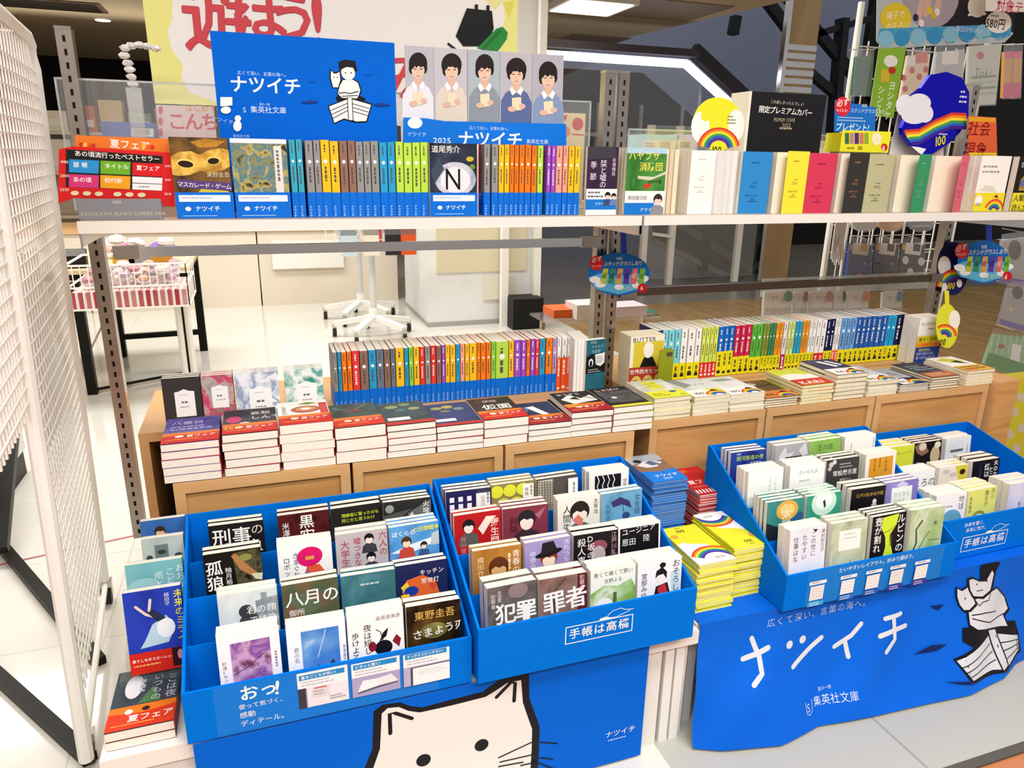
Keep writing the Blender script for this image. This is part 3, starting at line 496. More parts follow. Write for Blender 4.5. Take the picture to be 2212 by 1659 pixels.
# ---------------------------------------------------------------- oak cabinets
TZ = 0.565
def cabinet(label, x0, x1, y0, y1, front=True):
    t = thing('oak_cabinet', label, 'cabinet', (x0, y0, ST)); w = x1 - x0; d = y1 - y0; h = TZ - ST - 0.001
    MB().box((0, 0, h - 0.022), (w, d, h), 'oak_edge').build('top_board', t)
    for a in (0, w - 0.02): MB().box((a, 0, 0), (a + 0.02, d, h - 0.022), 'oak_edge').build('side_board', t)
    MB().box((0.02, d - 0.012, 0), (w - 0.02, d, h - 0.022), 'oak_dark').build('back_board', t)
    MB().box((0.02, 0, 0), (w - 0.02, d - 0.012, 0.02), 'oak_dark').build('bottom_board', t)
    if front: MB().box((0.02, 0.008, 0.02), (w - 0.02, 0.02, h - 0.022), 'oak').build('front_panel', t)
    return t
cabinet('light oak cabinet at the left end, below the red-banded stacks', -0.195, 0.14, 1.41, 1.70)
cabinet('light oak cabinet behind the seam of the two left bins', 0.146, 0.474, 1.41, 1.70)
cabinet('light oak cabinet left of the dark gap', 0.48, 0.80, 1.41, 1.70)
cabinet('light oak cabinet right of the dark gap behind blue catalogues', 0.868, 1.205, 1.455, 1.70)
cabinet('light oak cabinet behind the bin of pale covers', 1.21, 1.565, 1.455, 1.70)
cabinet('light oak cabinet at the right end, behind the last bin', 1.57, 1.99, 1.455, 1.70)
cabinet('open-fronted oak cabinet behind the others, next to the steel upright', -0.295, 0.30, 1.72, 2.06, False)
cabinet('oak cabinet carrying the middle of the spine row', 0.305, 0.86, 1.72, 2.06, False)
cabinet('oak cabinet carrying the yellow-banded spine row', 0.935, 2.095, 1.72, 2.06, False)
# ---------------------------------------------------------------- steel uprights, shelves, rails
def upright(label, x, y, ztop, tilt=0.0):
    t = thing('shelf_upright', label, 'post', (x, y, ST))
    H = ztop - ST
    MB().box((-0.0145, 0, 0), (0.0145, 0.03, H), 'steel').build('post', t)
    mb = MB()
    for i in range(int(H / 0.025)):
        z = 0.012 + i * 0.025
        mb.box((-0.0026, -0.0006, z), (0.0026, 0.0, z + 0.012), 'slot')
    mb.build('slot_holes', t)
    MB().box((-0.015, -0.001, H), (0.015, 0.031, H + 0.006), 'chrome').build('cap', t)
    return t
upright('perforated steel upright at the left end of the display', -0.335, 1.79, 1.405)
upright('perforated steel upright, left one of the middle pair', 0.877, 1.79, 1.385)
upright('perforated steel upright, right one of the middle pair', 0.916, 1.79, 1.385)
upright('perforated steel upright at the right end of the display', 2.115, 1.79, 1.41)
UZ = 1.05
def shelf(label, x0, x1, y0):
    t = thing('book_shelf', label, 'shelf', (x0, y0, UZ)); w = x1 - x0
    MB().box((0, 0.006, -0.018), (w, 1.785 - y0, 0), 'shelf_top').build('board', t)
    MB().box((0, 0.0, -0.021), (w, 0.005, 0.001), 'shelf_edge').build('price_rail', t)
    for a in (0.0, w - 0.004): MB().box((a, 0.01, -0.045), (a + 0.004, 1.785 - y0, -0.018), 'chrome').build('bracket', t)
    return t
shelf('upper shelf with clear front rail under the blue-banded books', -0.31, 0.846, 1.525)
shelf('upper shelf with clear front rail under the coloured cover booklets', 0.852, 2.10, 1.525)
def rail(label, x0, x1, z, k='chrome'):
    t = thing('cross_rail', label, 'rail', (x0, 1.77, z)); w = x1 - x0
    MB().box((0, 0, -0.011), (w, 0.012, 0.011), k).build('bar', t)
    for a in (0, w - 0.05): MB().box((a, -0.003, -0.014), (a + 0.05, 0.016, 0.014), 'steel').build('end_clip', t)
rail('chrome cross rail below the left upper shelf', -0.30, 0.86, 0.965)
rail('chrome cross rail below the right upper shelf', 0.93, 2.10, 0.825, 'dark_chrome')
# ---------------------------------------------------------------- blue cardboard bins
def bin_box(label, x0, x1, yf, yb, z0, zf, zb, steps, art):
    t = thing('display_bin', label, 'bin', (0, 0, 0)); e = 0.005
    def side(x):
        mb = MB(); n = 6
        pts = [(yf, z0), (yb, z0), (yb, zb), (yb - 0.012, zb), (yf, zf)]
        n = len(pts)
        mb.add([(x, y, z) for y, z in pts] + [(x + e, y, z) for y, z in pts], [tuple(range(n)), tuple(range(2 * n - 1, n - 1, -1))] + [(i, n + i, n + (i + 1) % n, (i + 1) % n) for i in range(n)], 'board_blue')
        return mb
    side(x0).build('side_panel', t); side(x1 - e).build('side_panel', t)
    MB().box((x0 + e, yb - e, z0), (x1 - e, yb, zb), 'board_blue').build('back_panel', t)
    mb = MB().box((x0, yf - e, z0), (x1, yf, zf), 'board_blue')
    fp = mb.build('front_panel', t)
    for i, (y, z, riser) in enumerate(steps):
        y2 = steps[i + 1][0] - 0.004 if i + 1 < len(steps) else yb - e
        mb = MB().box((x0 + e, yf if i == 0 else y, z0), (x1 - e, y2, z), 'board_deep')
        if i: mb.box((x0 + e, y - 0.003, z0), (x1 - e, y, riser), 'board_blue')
        mb.build('tier_step', t)
    if art:
        mb = MB(); p = Plane2(mb, (x0, yf - e, zf), (1, 0, 0), (0, 0, -1)); art(p, x1 - x0, zf - z0)
        mb.build('front_print', fp)
    return t
def art_tall(p, w, h):       # sales points of the diaries: handwritten head, three picture cards
    p.rect(0.045, 0.001, w - 0.06, h - 0.001, '1279d6')
    p.text('おっ', .082, .006, .03, W_, b=2, rot=-2); p.text('!', .138, .002, .036, W_, b=2, rot=6)
    p.text('使って気づく、', .08, .040, .0105, W_); p.text('感動', .08, .055, .0125, W_); p.text('ディテール。', .08, .0715, .0125, W_)
    for i, tx in enumerate(('書きごこちが良い!', 'ピタッと開く!', 'すっきりと使いやすい!')):
        a = .172 + .087 * i; b = a + .081
        p.rect(a, .004 + .002 * i, b, h - .022, 'f2f2f4'); p.rect(a + .003, .0085, b - .005, .0185, '2a8ac8')
        p.text(tx, a + .006, .0102, .0068 if i < 2 else .0062, W_, b=1); p.lines(a + .006, .022, .06, .003, 'b0b4bc', 2)
        if i == 0: p.rect(a, .034, b, h - .022, 'e4e4ea'); p.rect(a, .034, a + .012, h - .022, '3a3a44'); p.rect(a + .012, .034, a + .014, h - .022, '8a8a96'); p.rect(a + .022, .036, a + .05, .056, 'd8d8dc'); p.rect(a + .026, .036, a + .046, .039, 'd86a6a'); p.lines(a + .025, .043, .02, .003, '9a9aa2', 2); p.lines(a + .05, .058, .025, .0025, '8a8a92', 2)
        if i == 1: p.rect(a, .034, b, h - .022, 'a8a4c8'); p.poly([(a + .008, .064), (a + .018, .042), (a + .042, .043), (a + .044, .058)], 'f0f0f2'); p.poly([(a + .044, .058), (a + .042, .043), (a + .066, .039), (a + .078, .056)], 'e4e4e8'); p.poly([(a + .008, .064), (a + .044, .058), (a + .078, .056), (a + .076, .059), (a + .044, .062), (a + .01, .067)], '5a5a6a')
        if i == 2: p.rect(a, .034, b, h - .022, 'b4b0cc'); p.rect(a + .012, .036, b, h - .022, '4a4a5a'); p.rect(a + .016, .038, b, h - .022, 'f2f2f2'); p.lines(a + .026, .045, .05, .0014, 'c8c8cc', 4)
def logo_box(p, u, v, w, k=1.0):
    h = w * 0.26
    for s in ([(u, v), (u + w, v)], [(u, v + h), (u + w, v + h)], [(u, v), (u, v + h)], [(u + w, v), (u + w, v + h)]): p.stroke(s, .0018 * k, W_)
    p.text('手帳は高橋', u + w * .045, v + h * .12, w * .17, W_, b=1, sp=1.08)
    p.stroke([(u + w * .62, v - h * .28), (u + w * .68, v - h * .46), (u + w * .8, v - h * .55), (u + w * .88, v - h * .4), (u + w, v - h * .34)], .0012 * k, W_)
    p.poly([(u + w * .48, v - h * .02), (u + w * .5, v - h * .14), (u + w * .58, v - h * .2), (u + w * .64, v - h * .12), (u + w * .7, v - h * .02)], W_)
    p.stroke([(u + w * .62, v - h * .28), (u + w * .6, v - h * .1), (u + w * .74, v - h * .06), (u + w * .95, v - h * .3)], .0012 * k, W_)
def art_logo(p, w, h): logo_box(p, .165, .03, .135)
def art_layout(p, w, h):
    p.rect(.055, .001, w - .04, h - .001, '147ad0'); p.text('使いやすいレイアウト。好みで選ぼう。', .135, .005, .0118, 'd8ecf8', b=1)
    for i, (cx, cc) in enumerate(((.083, '3aa8e0'), (.163, '2a70c8'), (.231, '2858b8'), (.297, '40349c'), (.366, '4a2a94'))):
        y = .026
        p.rect(cx - .022, y, cx + .022, y + .008, 'f0f0f2'); p.lines(cx - .015, y + .002, .028, .004, '9a9aa4', 1)
        p.rect(cx - .018, y + .012, cx + .018, y + .046, 'f2f0ec'); p.stroke([(cx - .018, y + .012), (cx - .018, y + .046)], .0008, '3a6aa8')
        for q in range(4): p.stroke([(cx - .015, y + .018 + .007 * q), (cx + .015, y + .018 + .007 * q)], .0006, 'c4c4c8')
        if i in (0, 3):
            for q in range(5): p.stroke([(cx - .012 + .006 * q, y + .014), (cx - .012 + .006 * q, y + .044)], .0006, 'c4c4c8')
        p.rect(cx - .021, y + .049, cx + .021, y + .06, cc); p.lines(cx - .015, y + .0508, .028, .0028, 'd8e8f4', 2)
def art_logo2(p, w, h):
    p.text('未来を書く、', .065, .012, .012, W_); p.text('未来に残す。', .073, .027, .012, W_); logo_box(p, .07, .052, .145)
B1 = (-0.172, 0.296, 1.045, 1.36); B2 = (0.302, 0.738, 1.025, 1.36); B3 = (0.972, 1.442, 1.05, 1.36); B4 = (1.452, 1.91, 1.10, 1.44)
stp = [(1.047, .284, 0), (1.122, .318, .398), (1.198, .357, .440), (1.276, .373, .465)]
bin_box('blue tiered bin at the left, sales cards printed on its front', *B1, .275, .370, .522, stp, art_tall)
bin_box('blue tiered bin beside the catalogue stacks, white diary logo on its front', *B2, .285, .395, .530, stp, art_logo)
bin_box('blue tiered bin with five small page layouts on its front', *B3, .2755, .360, .528, stp, art_layout)
bin_box('low blue bin at the right end with diary logo and slogan', *B4, .2755, .382, .462, [(1.105, .277, 0), (1.21, .292, .375), (1.325, .308, .40)], art_logo2)
# fill the bins: one front copy per slot and its copies behind
def raise_print(spec, d):
    """The cover's lettering and small motifs set a little higher, where they show above the row in front."""
    r = []
    for o in spec[2]:
        o = list(o)
        if o[0] == 'T': o[3] = max(.03, o[3] - d)
        elif o[0] in 'LE' and o[2] > .12: o[2] -= d * .8
        elif o[0] == 'R' and o[2] > .2: o[2] -= d; o[4] -= d
        r.append(tuple(o))
    return (spec[0], spec[1], r) + tuple(spec[3:])
def fill(rows, cols, ys, zs, where, rownames, w=0.095):
    for r, row in enumerate(rows):
        y, z = ys[r], zs[r]
        for c, (spec, desc, n, t) in enumerate(row):
            x = cols[r][c]; h = .147
            lean = -math.radians(4.5 + .6 * ((r * 5 + c * 3) % 4)); yaw = math.radians(((c * 7 + r * 3) % 5 - 2) * .7)
            jx = 0
            if where != 'left bin': spec = raise_print(spec, .06 if where == 'logo bin' else .09)
            root = None; n = max(2, min(n, int((.048 if where == 'layout bin' else .040 if len(rows) == 4 else .066) / (t + .0006))))
            for i in range(n):
                T = TR(x + jx, y + i * (t + .0012), z + .0008 - t * math.sin(lean) + (.0 if i == 0 else .0003 * ((i * 5 + c) % 4)), yaw, lean)
                if root is None: root = book(spec, T, f'{desc}, {where}', t=t, w=w, h=h, group=None)
                else: copy_tree(root, T, f'copy standing behind the {desc}', f'copies behind the {desc}')
                jx += .0015 * (((i + c) % 3) - 1)
X1 = [-.131, -.01, .0885, .188]
fill(C1, [X1, [-.137, -.015, .088, .187], [-.115, -.0125, .0865, .184], [-.116, -.011, .087, .1865]], [1.283, 1.206, 1.13, 1.056], [.375, .359, .3205, .286], 'left bin', 'abcd')
fill(C2, [[.314, .412, .511, .632], [.312, .41, .528, .627], [.328, .43, .53, .629], [.334, .432, .535, .633]], [1.283, 1.206, 1.13, 1.056], [.380, .365, .327, .290], 'logo bin', 'abcd')
fill(C3, [[.99, 1.118, 1.217, 1.32], [.985, 1.096, 1.202, 1.316], [.983, 1.086, 1.206, 1.31], [.99, 1.096, 1.204, 1.31]], [1.283, 1.206, 1.13, 1.058], [.384, .368, .330, .298], 'layout bin', 'abcd')
fill(C4, [[1.52, 1.625, 1.735], [1.475, 1.58, 1.70], [1.462, 1.562, 1.695]], [1.34, 1.225, 1.122], [.310, .294, .279], 'end bin', 'abc')
# ---------------------------------------------------------------- printed poster and cloth in front
def cat_face(p):
    """A plain white cat's head with a thick black outline, cut by the poster's lower edge."""
    def q(L):
        r = []
        for x, y in L:
            a = atY(370 + x / 2.107, 1380 + y / 2.107, Yp); r.append((a.x + .165, .274 - a.z))
        return r
    st = lambda L, w: p.stroke(q(L), w / 2.107 * .0009, '17161a')
    p.poly(q([(840, 780), (875, 600), (915, 500), (920, 330), (960, 300), (1040, 288), (1085, 305), (1140, 312), (1280, 275), (1420, 240), (1450, 215), (1500, 182), (1540, 165), (1628, 155), (1630, 270), (1652, 330), (1677, 400), (1674, 500), (1668, 600), (1700, 780)]), '17161a')
    p.poly(q([(880, 780), (915, 600), (950, 500), (958, 340), (985, 315), (1035, 310), (1080, 328), (1130, 335), (1160, 329), (1280, 302), (1430, 264), (1470, 240), (1530, 200), (1592, 188), (1600, 290), (1617, 340), (1642, 410), (1640, 500), (1634, 600), (1664, 780)]), 'e9e6de')
    st([(997, 430), (994, 340), (1020, 338), (1095, 362)], 17); st([(1480, 265), (1545, 198), (1565, 200), (1560, 282)], 17)
    for x, y in ((1148, 552), (1412, 483)): p.ell(*q([(x, y)])[0], .0135, .0135, '17161a')
    for L in ([(1490, 540), (1640, 470)], [(1495, 560), (1650, 525)], [(1680, 470), (1755, 475)], [(1675, 540), (1735, 546)], [(1490, 580), (1600, 560)], [(1590, 575), (1660, 560), (1745, 592)], [(1300, 590), (1330, 600)]): st(L, 7)
mb = MB(); Yp = 1.038
mb.box((-0.165, Yp, 0.006), (0.655, Yp + 0.0008, 0.274), 'poster_blue')
p = Plane2(mb, (-0.165, Yp, 0.274), (1, 0, 0), (0, 0, -1)); cat_face(p)
p.text('ナツイチ', .735, .185, .017, W_); p.lines(.742, .207, .05, .004, 'a8c8f0', 1)
o = mb.build('hanging_poster'); tag(o, 'blue poster with a big white cat face hanging below the left bin', 'poster')
def boat(p, u, v, s, ink='17161a', shirt='d8d6d2', outline=True):
    """A drawn reader with a cat at the shoulder, sitting in a rowing boat: plain shapes."""
    q = lambda L: [(u + x * s, v + y * s) for x, y in L]
    if outline: p.poly(q([(-1.12, 1.18), (.2, .7), (.2, .72), (1.22, 1.0), (.9, 1.95), (.3, 2.0), (-.3, 1.85), (-.85, 2.1)]), ink)
    p.poly(q([(-.7, .8), (-.5, .6), (0, .75), (.6, .65), (.9, .75), (.7, 1.05), (-.5, 1.1)]), ink)
    p.poly(q([(-.62, .6), (-.5, .15), (-.3, -.15), (.25, -.2), (.55, -.05), (.68, .35), (.6, .6), (.5, .82), (-.4, .82)]), ink)
    p.poly(q([(-.56, .58), (-.44, .18), (-.26, -.1), (.25, -.14), (.5, 0), (.61, .35), (.53, .58), (.42, .77), (-.35, .77)]), shirt)
    p.stroke(q([(-.5, .55), (-.2, .5), (.05, .55), (.5, .42)]), .05 * s, ink); p.stroke(q([(-.35, .7), (.0, .66), (.45, .62)]), .04 * s, ink)
    p.ell(*q([(0, -.55)])[0], .42 * s, .42 * s, ink); p.ell(*q([(.02, -.47)])[0], .36 * s, .36 * s, shirt)
    p.poly(q([(-.42, -.45), (-.45, -.95), (-.1, -1.1), (.4, -1.05), (.5, -.6), (.4, -.5), (.28, -.72), (-.05, -.74), (-.3, -.62)]), ink)
    p.ell(*q([(-.12, -.45)])[0], .035 * s, .035 * s, ink); p.ell(*q([(.18, -.47)])[0], .035 * s, .035 * s, ink)
    p.poly(q([(-.85, .3), (-.95, -.2), (-.9, -.62), (-.72, -.45), (-.5, -.5), (-.36, -.6), (-.35, -.1), (-.5, .3)]), ink)
    p.poly(q([(-.79, .27), (-.88, -.18), (-.85, -.52), (-.7, -.38), (-.52, -.42), (-.42, -.5), (-.4, -.1), (-.54, .27)]), shirt)
    p.ell(*q([(-.72, -.2)])[0], .03 * s, .03 * s, ink); p.ell(*q([(-.54, -.22)])[0], .03 * s, .03 * s, ink)
    p.poly(q([(-1.05, 1.22), (-.05, .82), (-.05, 1.85), (-.3, 1.78), (-.82, 2.02)]), shirt)
    p.poly(q([(.14, .82), (1.14, 1.06), (.85, 1.88), (.3, 1.92), (.14, 1.85)]), shirt)
    for a in (.25, .5, .75):
        p.stroke(q([(-1.0 + .1 * a, 1.22 + .8 * a), (-.08, .85 + .7 * a)]), .035 * s, ink, False); p.stroke(q([(.16, .85 + .75 * a), (1.1 - .2 * a, 1.08 + .7 * a)]), .035 * s, ink, False)
    p.rect(u - .1 * s, v + .74 * s, u + .18 * s, v + 1.9 * s, ink); p.rect(u - .06 * s, v + .76 * s, u + .14 * s, v + 1.86 * s, shirt)
# cloth: pinned along the platform edge, falling forward to an uneven hem on the floor
hem = [(1498, 1618), (1560, 1622), (1690, 1610), (1740, 1585), (1770, 1568), (1900, 1545), (2100, 1500), (2170, 1465), (2195, 1432), (2260, 1400)]
hp = [atZ(a, b, 0.006) for a, b in hem]
NX, NZ = 72, 26
def hem_at(x):
    for a, b in zip(hp, hp[1:]):
        if a.x <= x <= b.x: return a.y + (b.y - a.y) * (x - a.x) / (b.x - a.x)
    return hp[0].y if x < hp[0].x else hp[-1].y
cx0, cx1 = 0.785, 1.93
def cloth(x, f):
    """f = 0 at the platform edge, 1 at the hem."""
    xx = x + (hp[0].x - cx0) * f * max(0, 1 - (x - cx0) / .5)
    y0 = 1.062; y1 = hem_at(xx)
    rip = .008 * math.sin(x * 23 + f * 3) * f + .006 * math.sin(x * 9.5 - f * 5) * f + .004 * math.sin(x * 41 + f * 8) * f
    y = y0 + (y1 - y0) * f ** 1.6 + rip * (1 - .9 * f ** 6)
    z = ST + 0.003 - (ST - 0.003) * f
    return Vector((xx, y, z))
mb = MB(); vs = [cloth(cx0 + (cx1 - cx0) * i / NX, j / NZ) for j in range(NZ + 1) for i in range(NX + 1)]
top = [Vector((cx0 + (cx1 - cx0) * i / NX, 1.40, ST + .002)) for i in range(NX + 1)]
vs += top; o_ = (NZ + 1) * (NX + 1)
fs = [(j * (NX + 1) + i, (j + 1) * (NX + 1) + i, (j + 1) * (NX + 1) + i + 1, j * (NX + 1) + i + 1) for j in range(NZ) for i in range(NX)]
fs += [(i, i + 1, o_ + i + 1, o_ + i) for i in range(NX)]
mb.add(vs, fs, 'cloth_blue')
p = Plane2(mb, (cx0, 0, ST), (1, 0, 0), (0, 0, -1))
def wrap(q):
    f = min(max((ST - q.z) / ST, 0), 1); x = q.x
    a = cloth(x, f); b = cloth(x + .004, f); c = cloth(x, f + .004)
    n = (c - a).cross(b - a); n.normalize()
    return a + n * (.0006 + abs(q.y))
p.warp = wrap
def cloth_uv(px, py, Y=1.03):
    q = atY(px, py, Y); return q.x - cx0, ST - q.z
def cpoly(pts, c): p.poly([cloth_uv(a, b) for a, b in pts], c)
def fine(pts, m=3):
    r = []
    for (a, b), (c, d) in zip(pts, pts[1:]):
        for i in range(m): r.append((a + (c - a) * i / m, b + (d - b) * i / m))
    return r + [pts[-1]]
def cstroke(pts, w, c): p.stroke([cloth_uv(a, b) for a, b in fine(pts)], w, c)
W2 = 'd4d8de'
k_ = .0122
cstroke([(1620, 1438), (1650, 1425), (1673, 1412)], .011, W2); cstroke([(1643, 1398), (1652, 1430), (1650, 1458), (1630, 1478)], .011, W2)
p.ell(*cloth_uv(1719, 1406), .009, .009, W2); p.ell(*cloth_uv(1750, 1397), .009, .009, W2); cstroke([(1720, 1447), (1755, 1420), (1790, 1392)], .011, W2)
cstroke([(1813, 1408), (1850, 1385), (1874, 1361)], .011, W2); cstroke([(1836, 1394), (1836, 1424)], .011, W2)
cstroke([(1922, 1348), (1950, 1340), (1957, 1337)], .010, W2); cstroke([(1903, 1380), (1935, 1368), (1962, 1360)], .011, W2); cstroke([(1940, 1345), (1932, 1385), (1908, 1408)], .011, W2)
u_, v_ = cloth_uv(1678, 1358); p.text('広くて深い、言葉の海へ。', u_, v_, .0205, 'a8c4ea', rot=0, sp=1.12)
u_, v_ = cloth_uv(1748, 1498); p.text('集英社文庫', u_, v_, .021, 'c8d8f0', sp=1.03)
u_, v_ = cloth_uv(1763, 1482); p.text('夏の一冊', u_, v_, .0085, 'c8d8f0', sp=1.0)
u_, v_ = cloth_uv(1727, 1506); p.stroke([(u_, v_), (u_ + .002, v_ + .022), (u_ + .01, v_ + .027), (u_ + .019, v_ + .021), (u_ + .02, v_)], .0014, 'c8d8f0'); p.text('S', u_ + .003, v_, .023, 'c8d8f0', sx=.9)
def z7(x, y): return (1400 + x / 2.724, 1200 + y / 2.724)
def bpoly(L, c): cpoly([z7(*a) for a in L], c)
def bstroke(L, w, c='17161a'): cstroke([z7(*a) for a in L], w, c)
INK, SH = '14141c', 'cfd1d6'
bpoly([(1800, 485), (1830, 425), (1900, 415), (2168, 400), (2165, 455), (2120, 490), (1960, 475), (1870, 520)], INK)
bpoly([(1720, 570), (1975, 440), (2165, 455), (2148, 550), (2010, 622), (1920, 632), (1765, 668)], INK)
bpoly([(1732, 575), (1965, 462), (1972, 612), (1920, 615), (1775, 652)], SH); bpoly([(2028, 460), (2155, 470), (2136, 542), (2022, 604)], SH)
for o in (0, 1, 2): bstroke([(1745 + 12 * o, 600 + 18 * o), (1960, 500 + 36 * o)], .0022); bstroke([(2032, 500 + 34 * o), (2148 - 4 * o, 490 + 20 * o)], .0022)
bpoly([(1964, 420), (2032, 410), (2028, 606), (1972, 626)], INK); bpoly([(1973, 428), (2024, 420), (2019, 598), (1979, 616)], SH)
bpoly([(1865, 415), (1885, 345), (1940, 285), (2062, 235), (2100, 220), (2150, 280), (2157, 348), (2116, 380), (2120, 436), (1900, 438)], INK)
bpoly([(1875, 408), (1895, 350), (1946, 292), (2064, 244), (2096, 230), (2141, 283), (2147, 342), (2106, 374), (2110, 426), (1905, 428)], SH)
bstroke([(1905, 365), (1990, 352), (2060, 350)], .0025); bstroke([(1900, 380), (2000, 400), (2140, 360)], .0025); bstroke([(1950, 290), (1965, 320), (1990, 300), (2030, 290), (2050, 255)], .0022)
bpoly([(1850, 320), (1848, 275), (1862, 225), (1890, 238), (1932, 216), (1950, 262), (1955, 315), (1905, 350), (1868, 352)], INK)
bpoly([(1858, 318), (1857, 278), (1868, 236), (1892, 248), (1928, 228), (1942, 265), (1946, 308), (1902, 340), (1872, 342)], SH)
bpoly([(2010, 190), (2030, 70), (2140, 85), (2110, 130), (2096, 165), (2078, 210), (2060, 246), (2000, 284), (1940, 282), (1928, 240), (1936, 178), (1966, 168)], INK)
bpoly([(2040, 192), (2086, 130), (2092, 150), (2068, 206), (2052, 238), (1998, 272), (1950, 272), (1940, 240), (1945, 188), (1968, 180), (2000, 195)], SH)
p.ell(*cloth_uv(*z7(1985, 210)), .002, .0025, INK); p.ell(*cloth_uv(*z7(2045, 190)), .002, .0025, INK); p.ell(*cloth_uv(*z7(1898, 285)), .002, .0025, INK); bstroke([(1975, 245), (2010, 238)], .002)
for a in (((1962, 1410), (2000, 1390), (2030, 1386), (2010, 1397)), ((2000, 1448), (2040, 1440), (2066, 1441), (2030, 1446)), ((2022, 1322), (2034, 1320), (2050, 1317), (2036, 1328))): cpoly(list(a), '10205a')
o = mb.build('display_cloth'); tag(o, 'blue cloth with white brush lettering and a boat, draped to the floor', 'cloth')
# ---------------------------------------------------------------- stacks lying on the cabinets
LAY = Matrix.Rotation(-math.pi / 2, 4, 'X')              # front cover up, foot of the book towards the customer
def ordinal(n):
    return ['', 'first', 'second', 'third', 'fourth', 'fifth', 'sixth', 'seventh', 'eighth', 'ninth', 'tenth', 'eleventh', 'twelfth', 'thirteenth', 'fourteenth', 'fifteenth', 'sixteenth', 'seventeenth', 'eighteenth', 'nineteenth', 'twentieth'][n] if n <= 20 else f'{n}' + {1: 'st', 2: 'nd', 3: 'rd'}.get(n % 10, 'th')
def redband(extra=None, col='c8281c'):
    return (col, .38, [('P', [(0, 0), (1, 0), (1, .1), (.6, .16), (.3, .12), (0, .18)], 'e07a28'), ('T', '夏フェア', .42, .16, .13, W_, {'b': 1}), ('L', .08, .36, .8, .035, 'f0c060', 1), ('E', .3, .22, .08, .06, 'f0e0c8')] + (extra or []), [])
def rainband(col='f2efe6', ground=None):
    return (col, .36, ([('P', ground[0], ground[1])] if ground else []) + [('T', '100', .12, .18, .2, '1a1a1a', {'b': 2}), ('B', .74, .52, .36, .04, {'a0': 15, 'a1': 165}), ('P', [(.66, .16), (.74, .08), (.84, .12), (.86, .2)], '1a1a1a')], [])
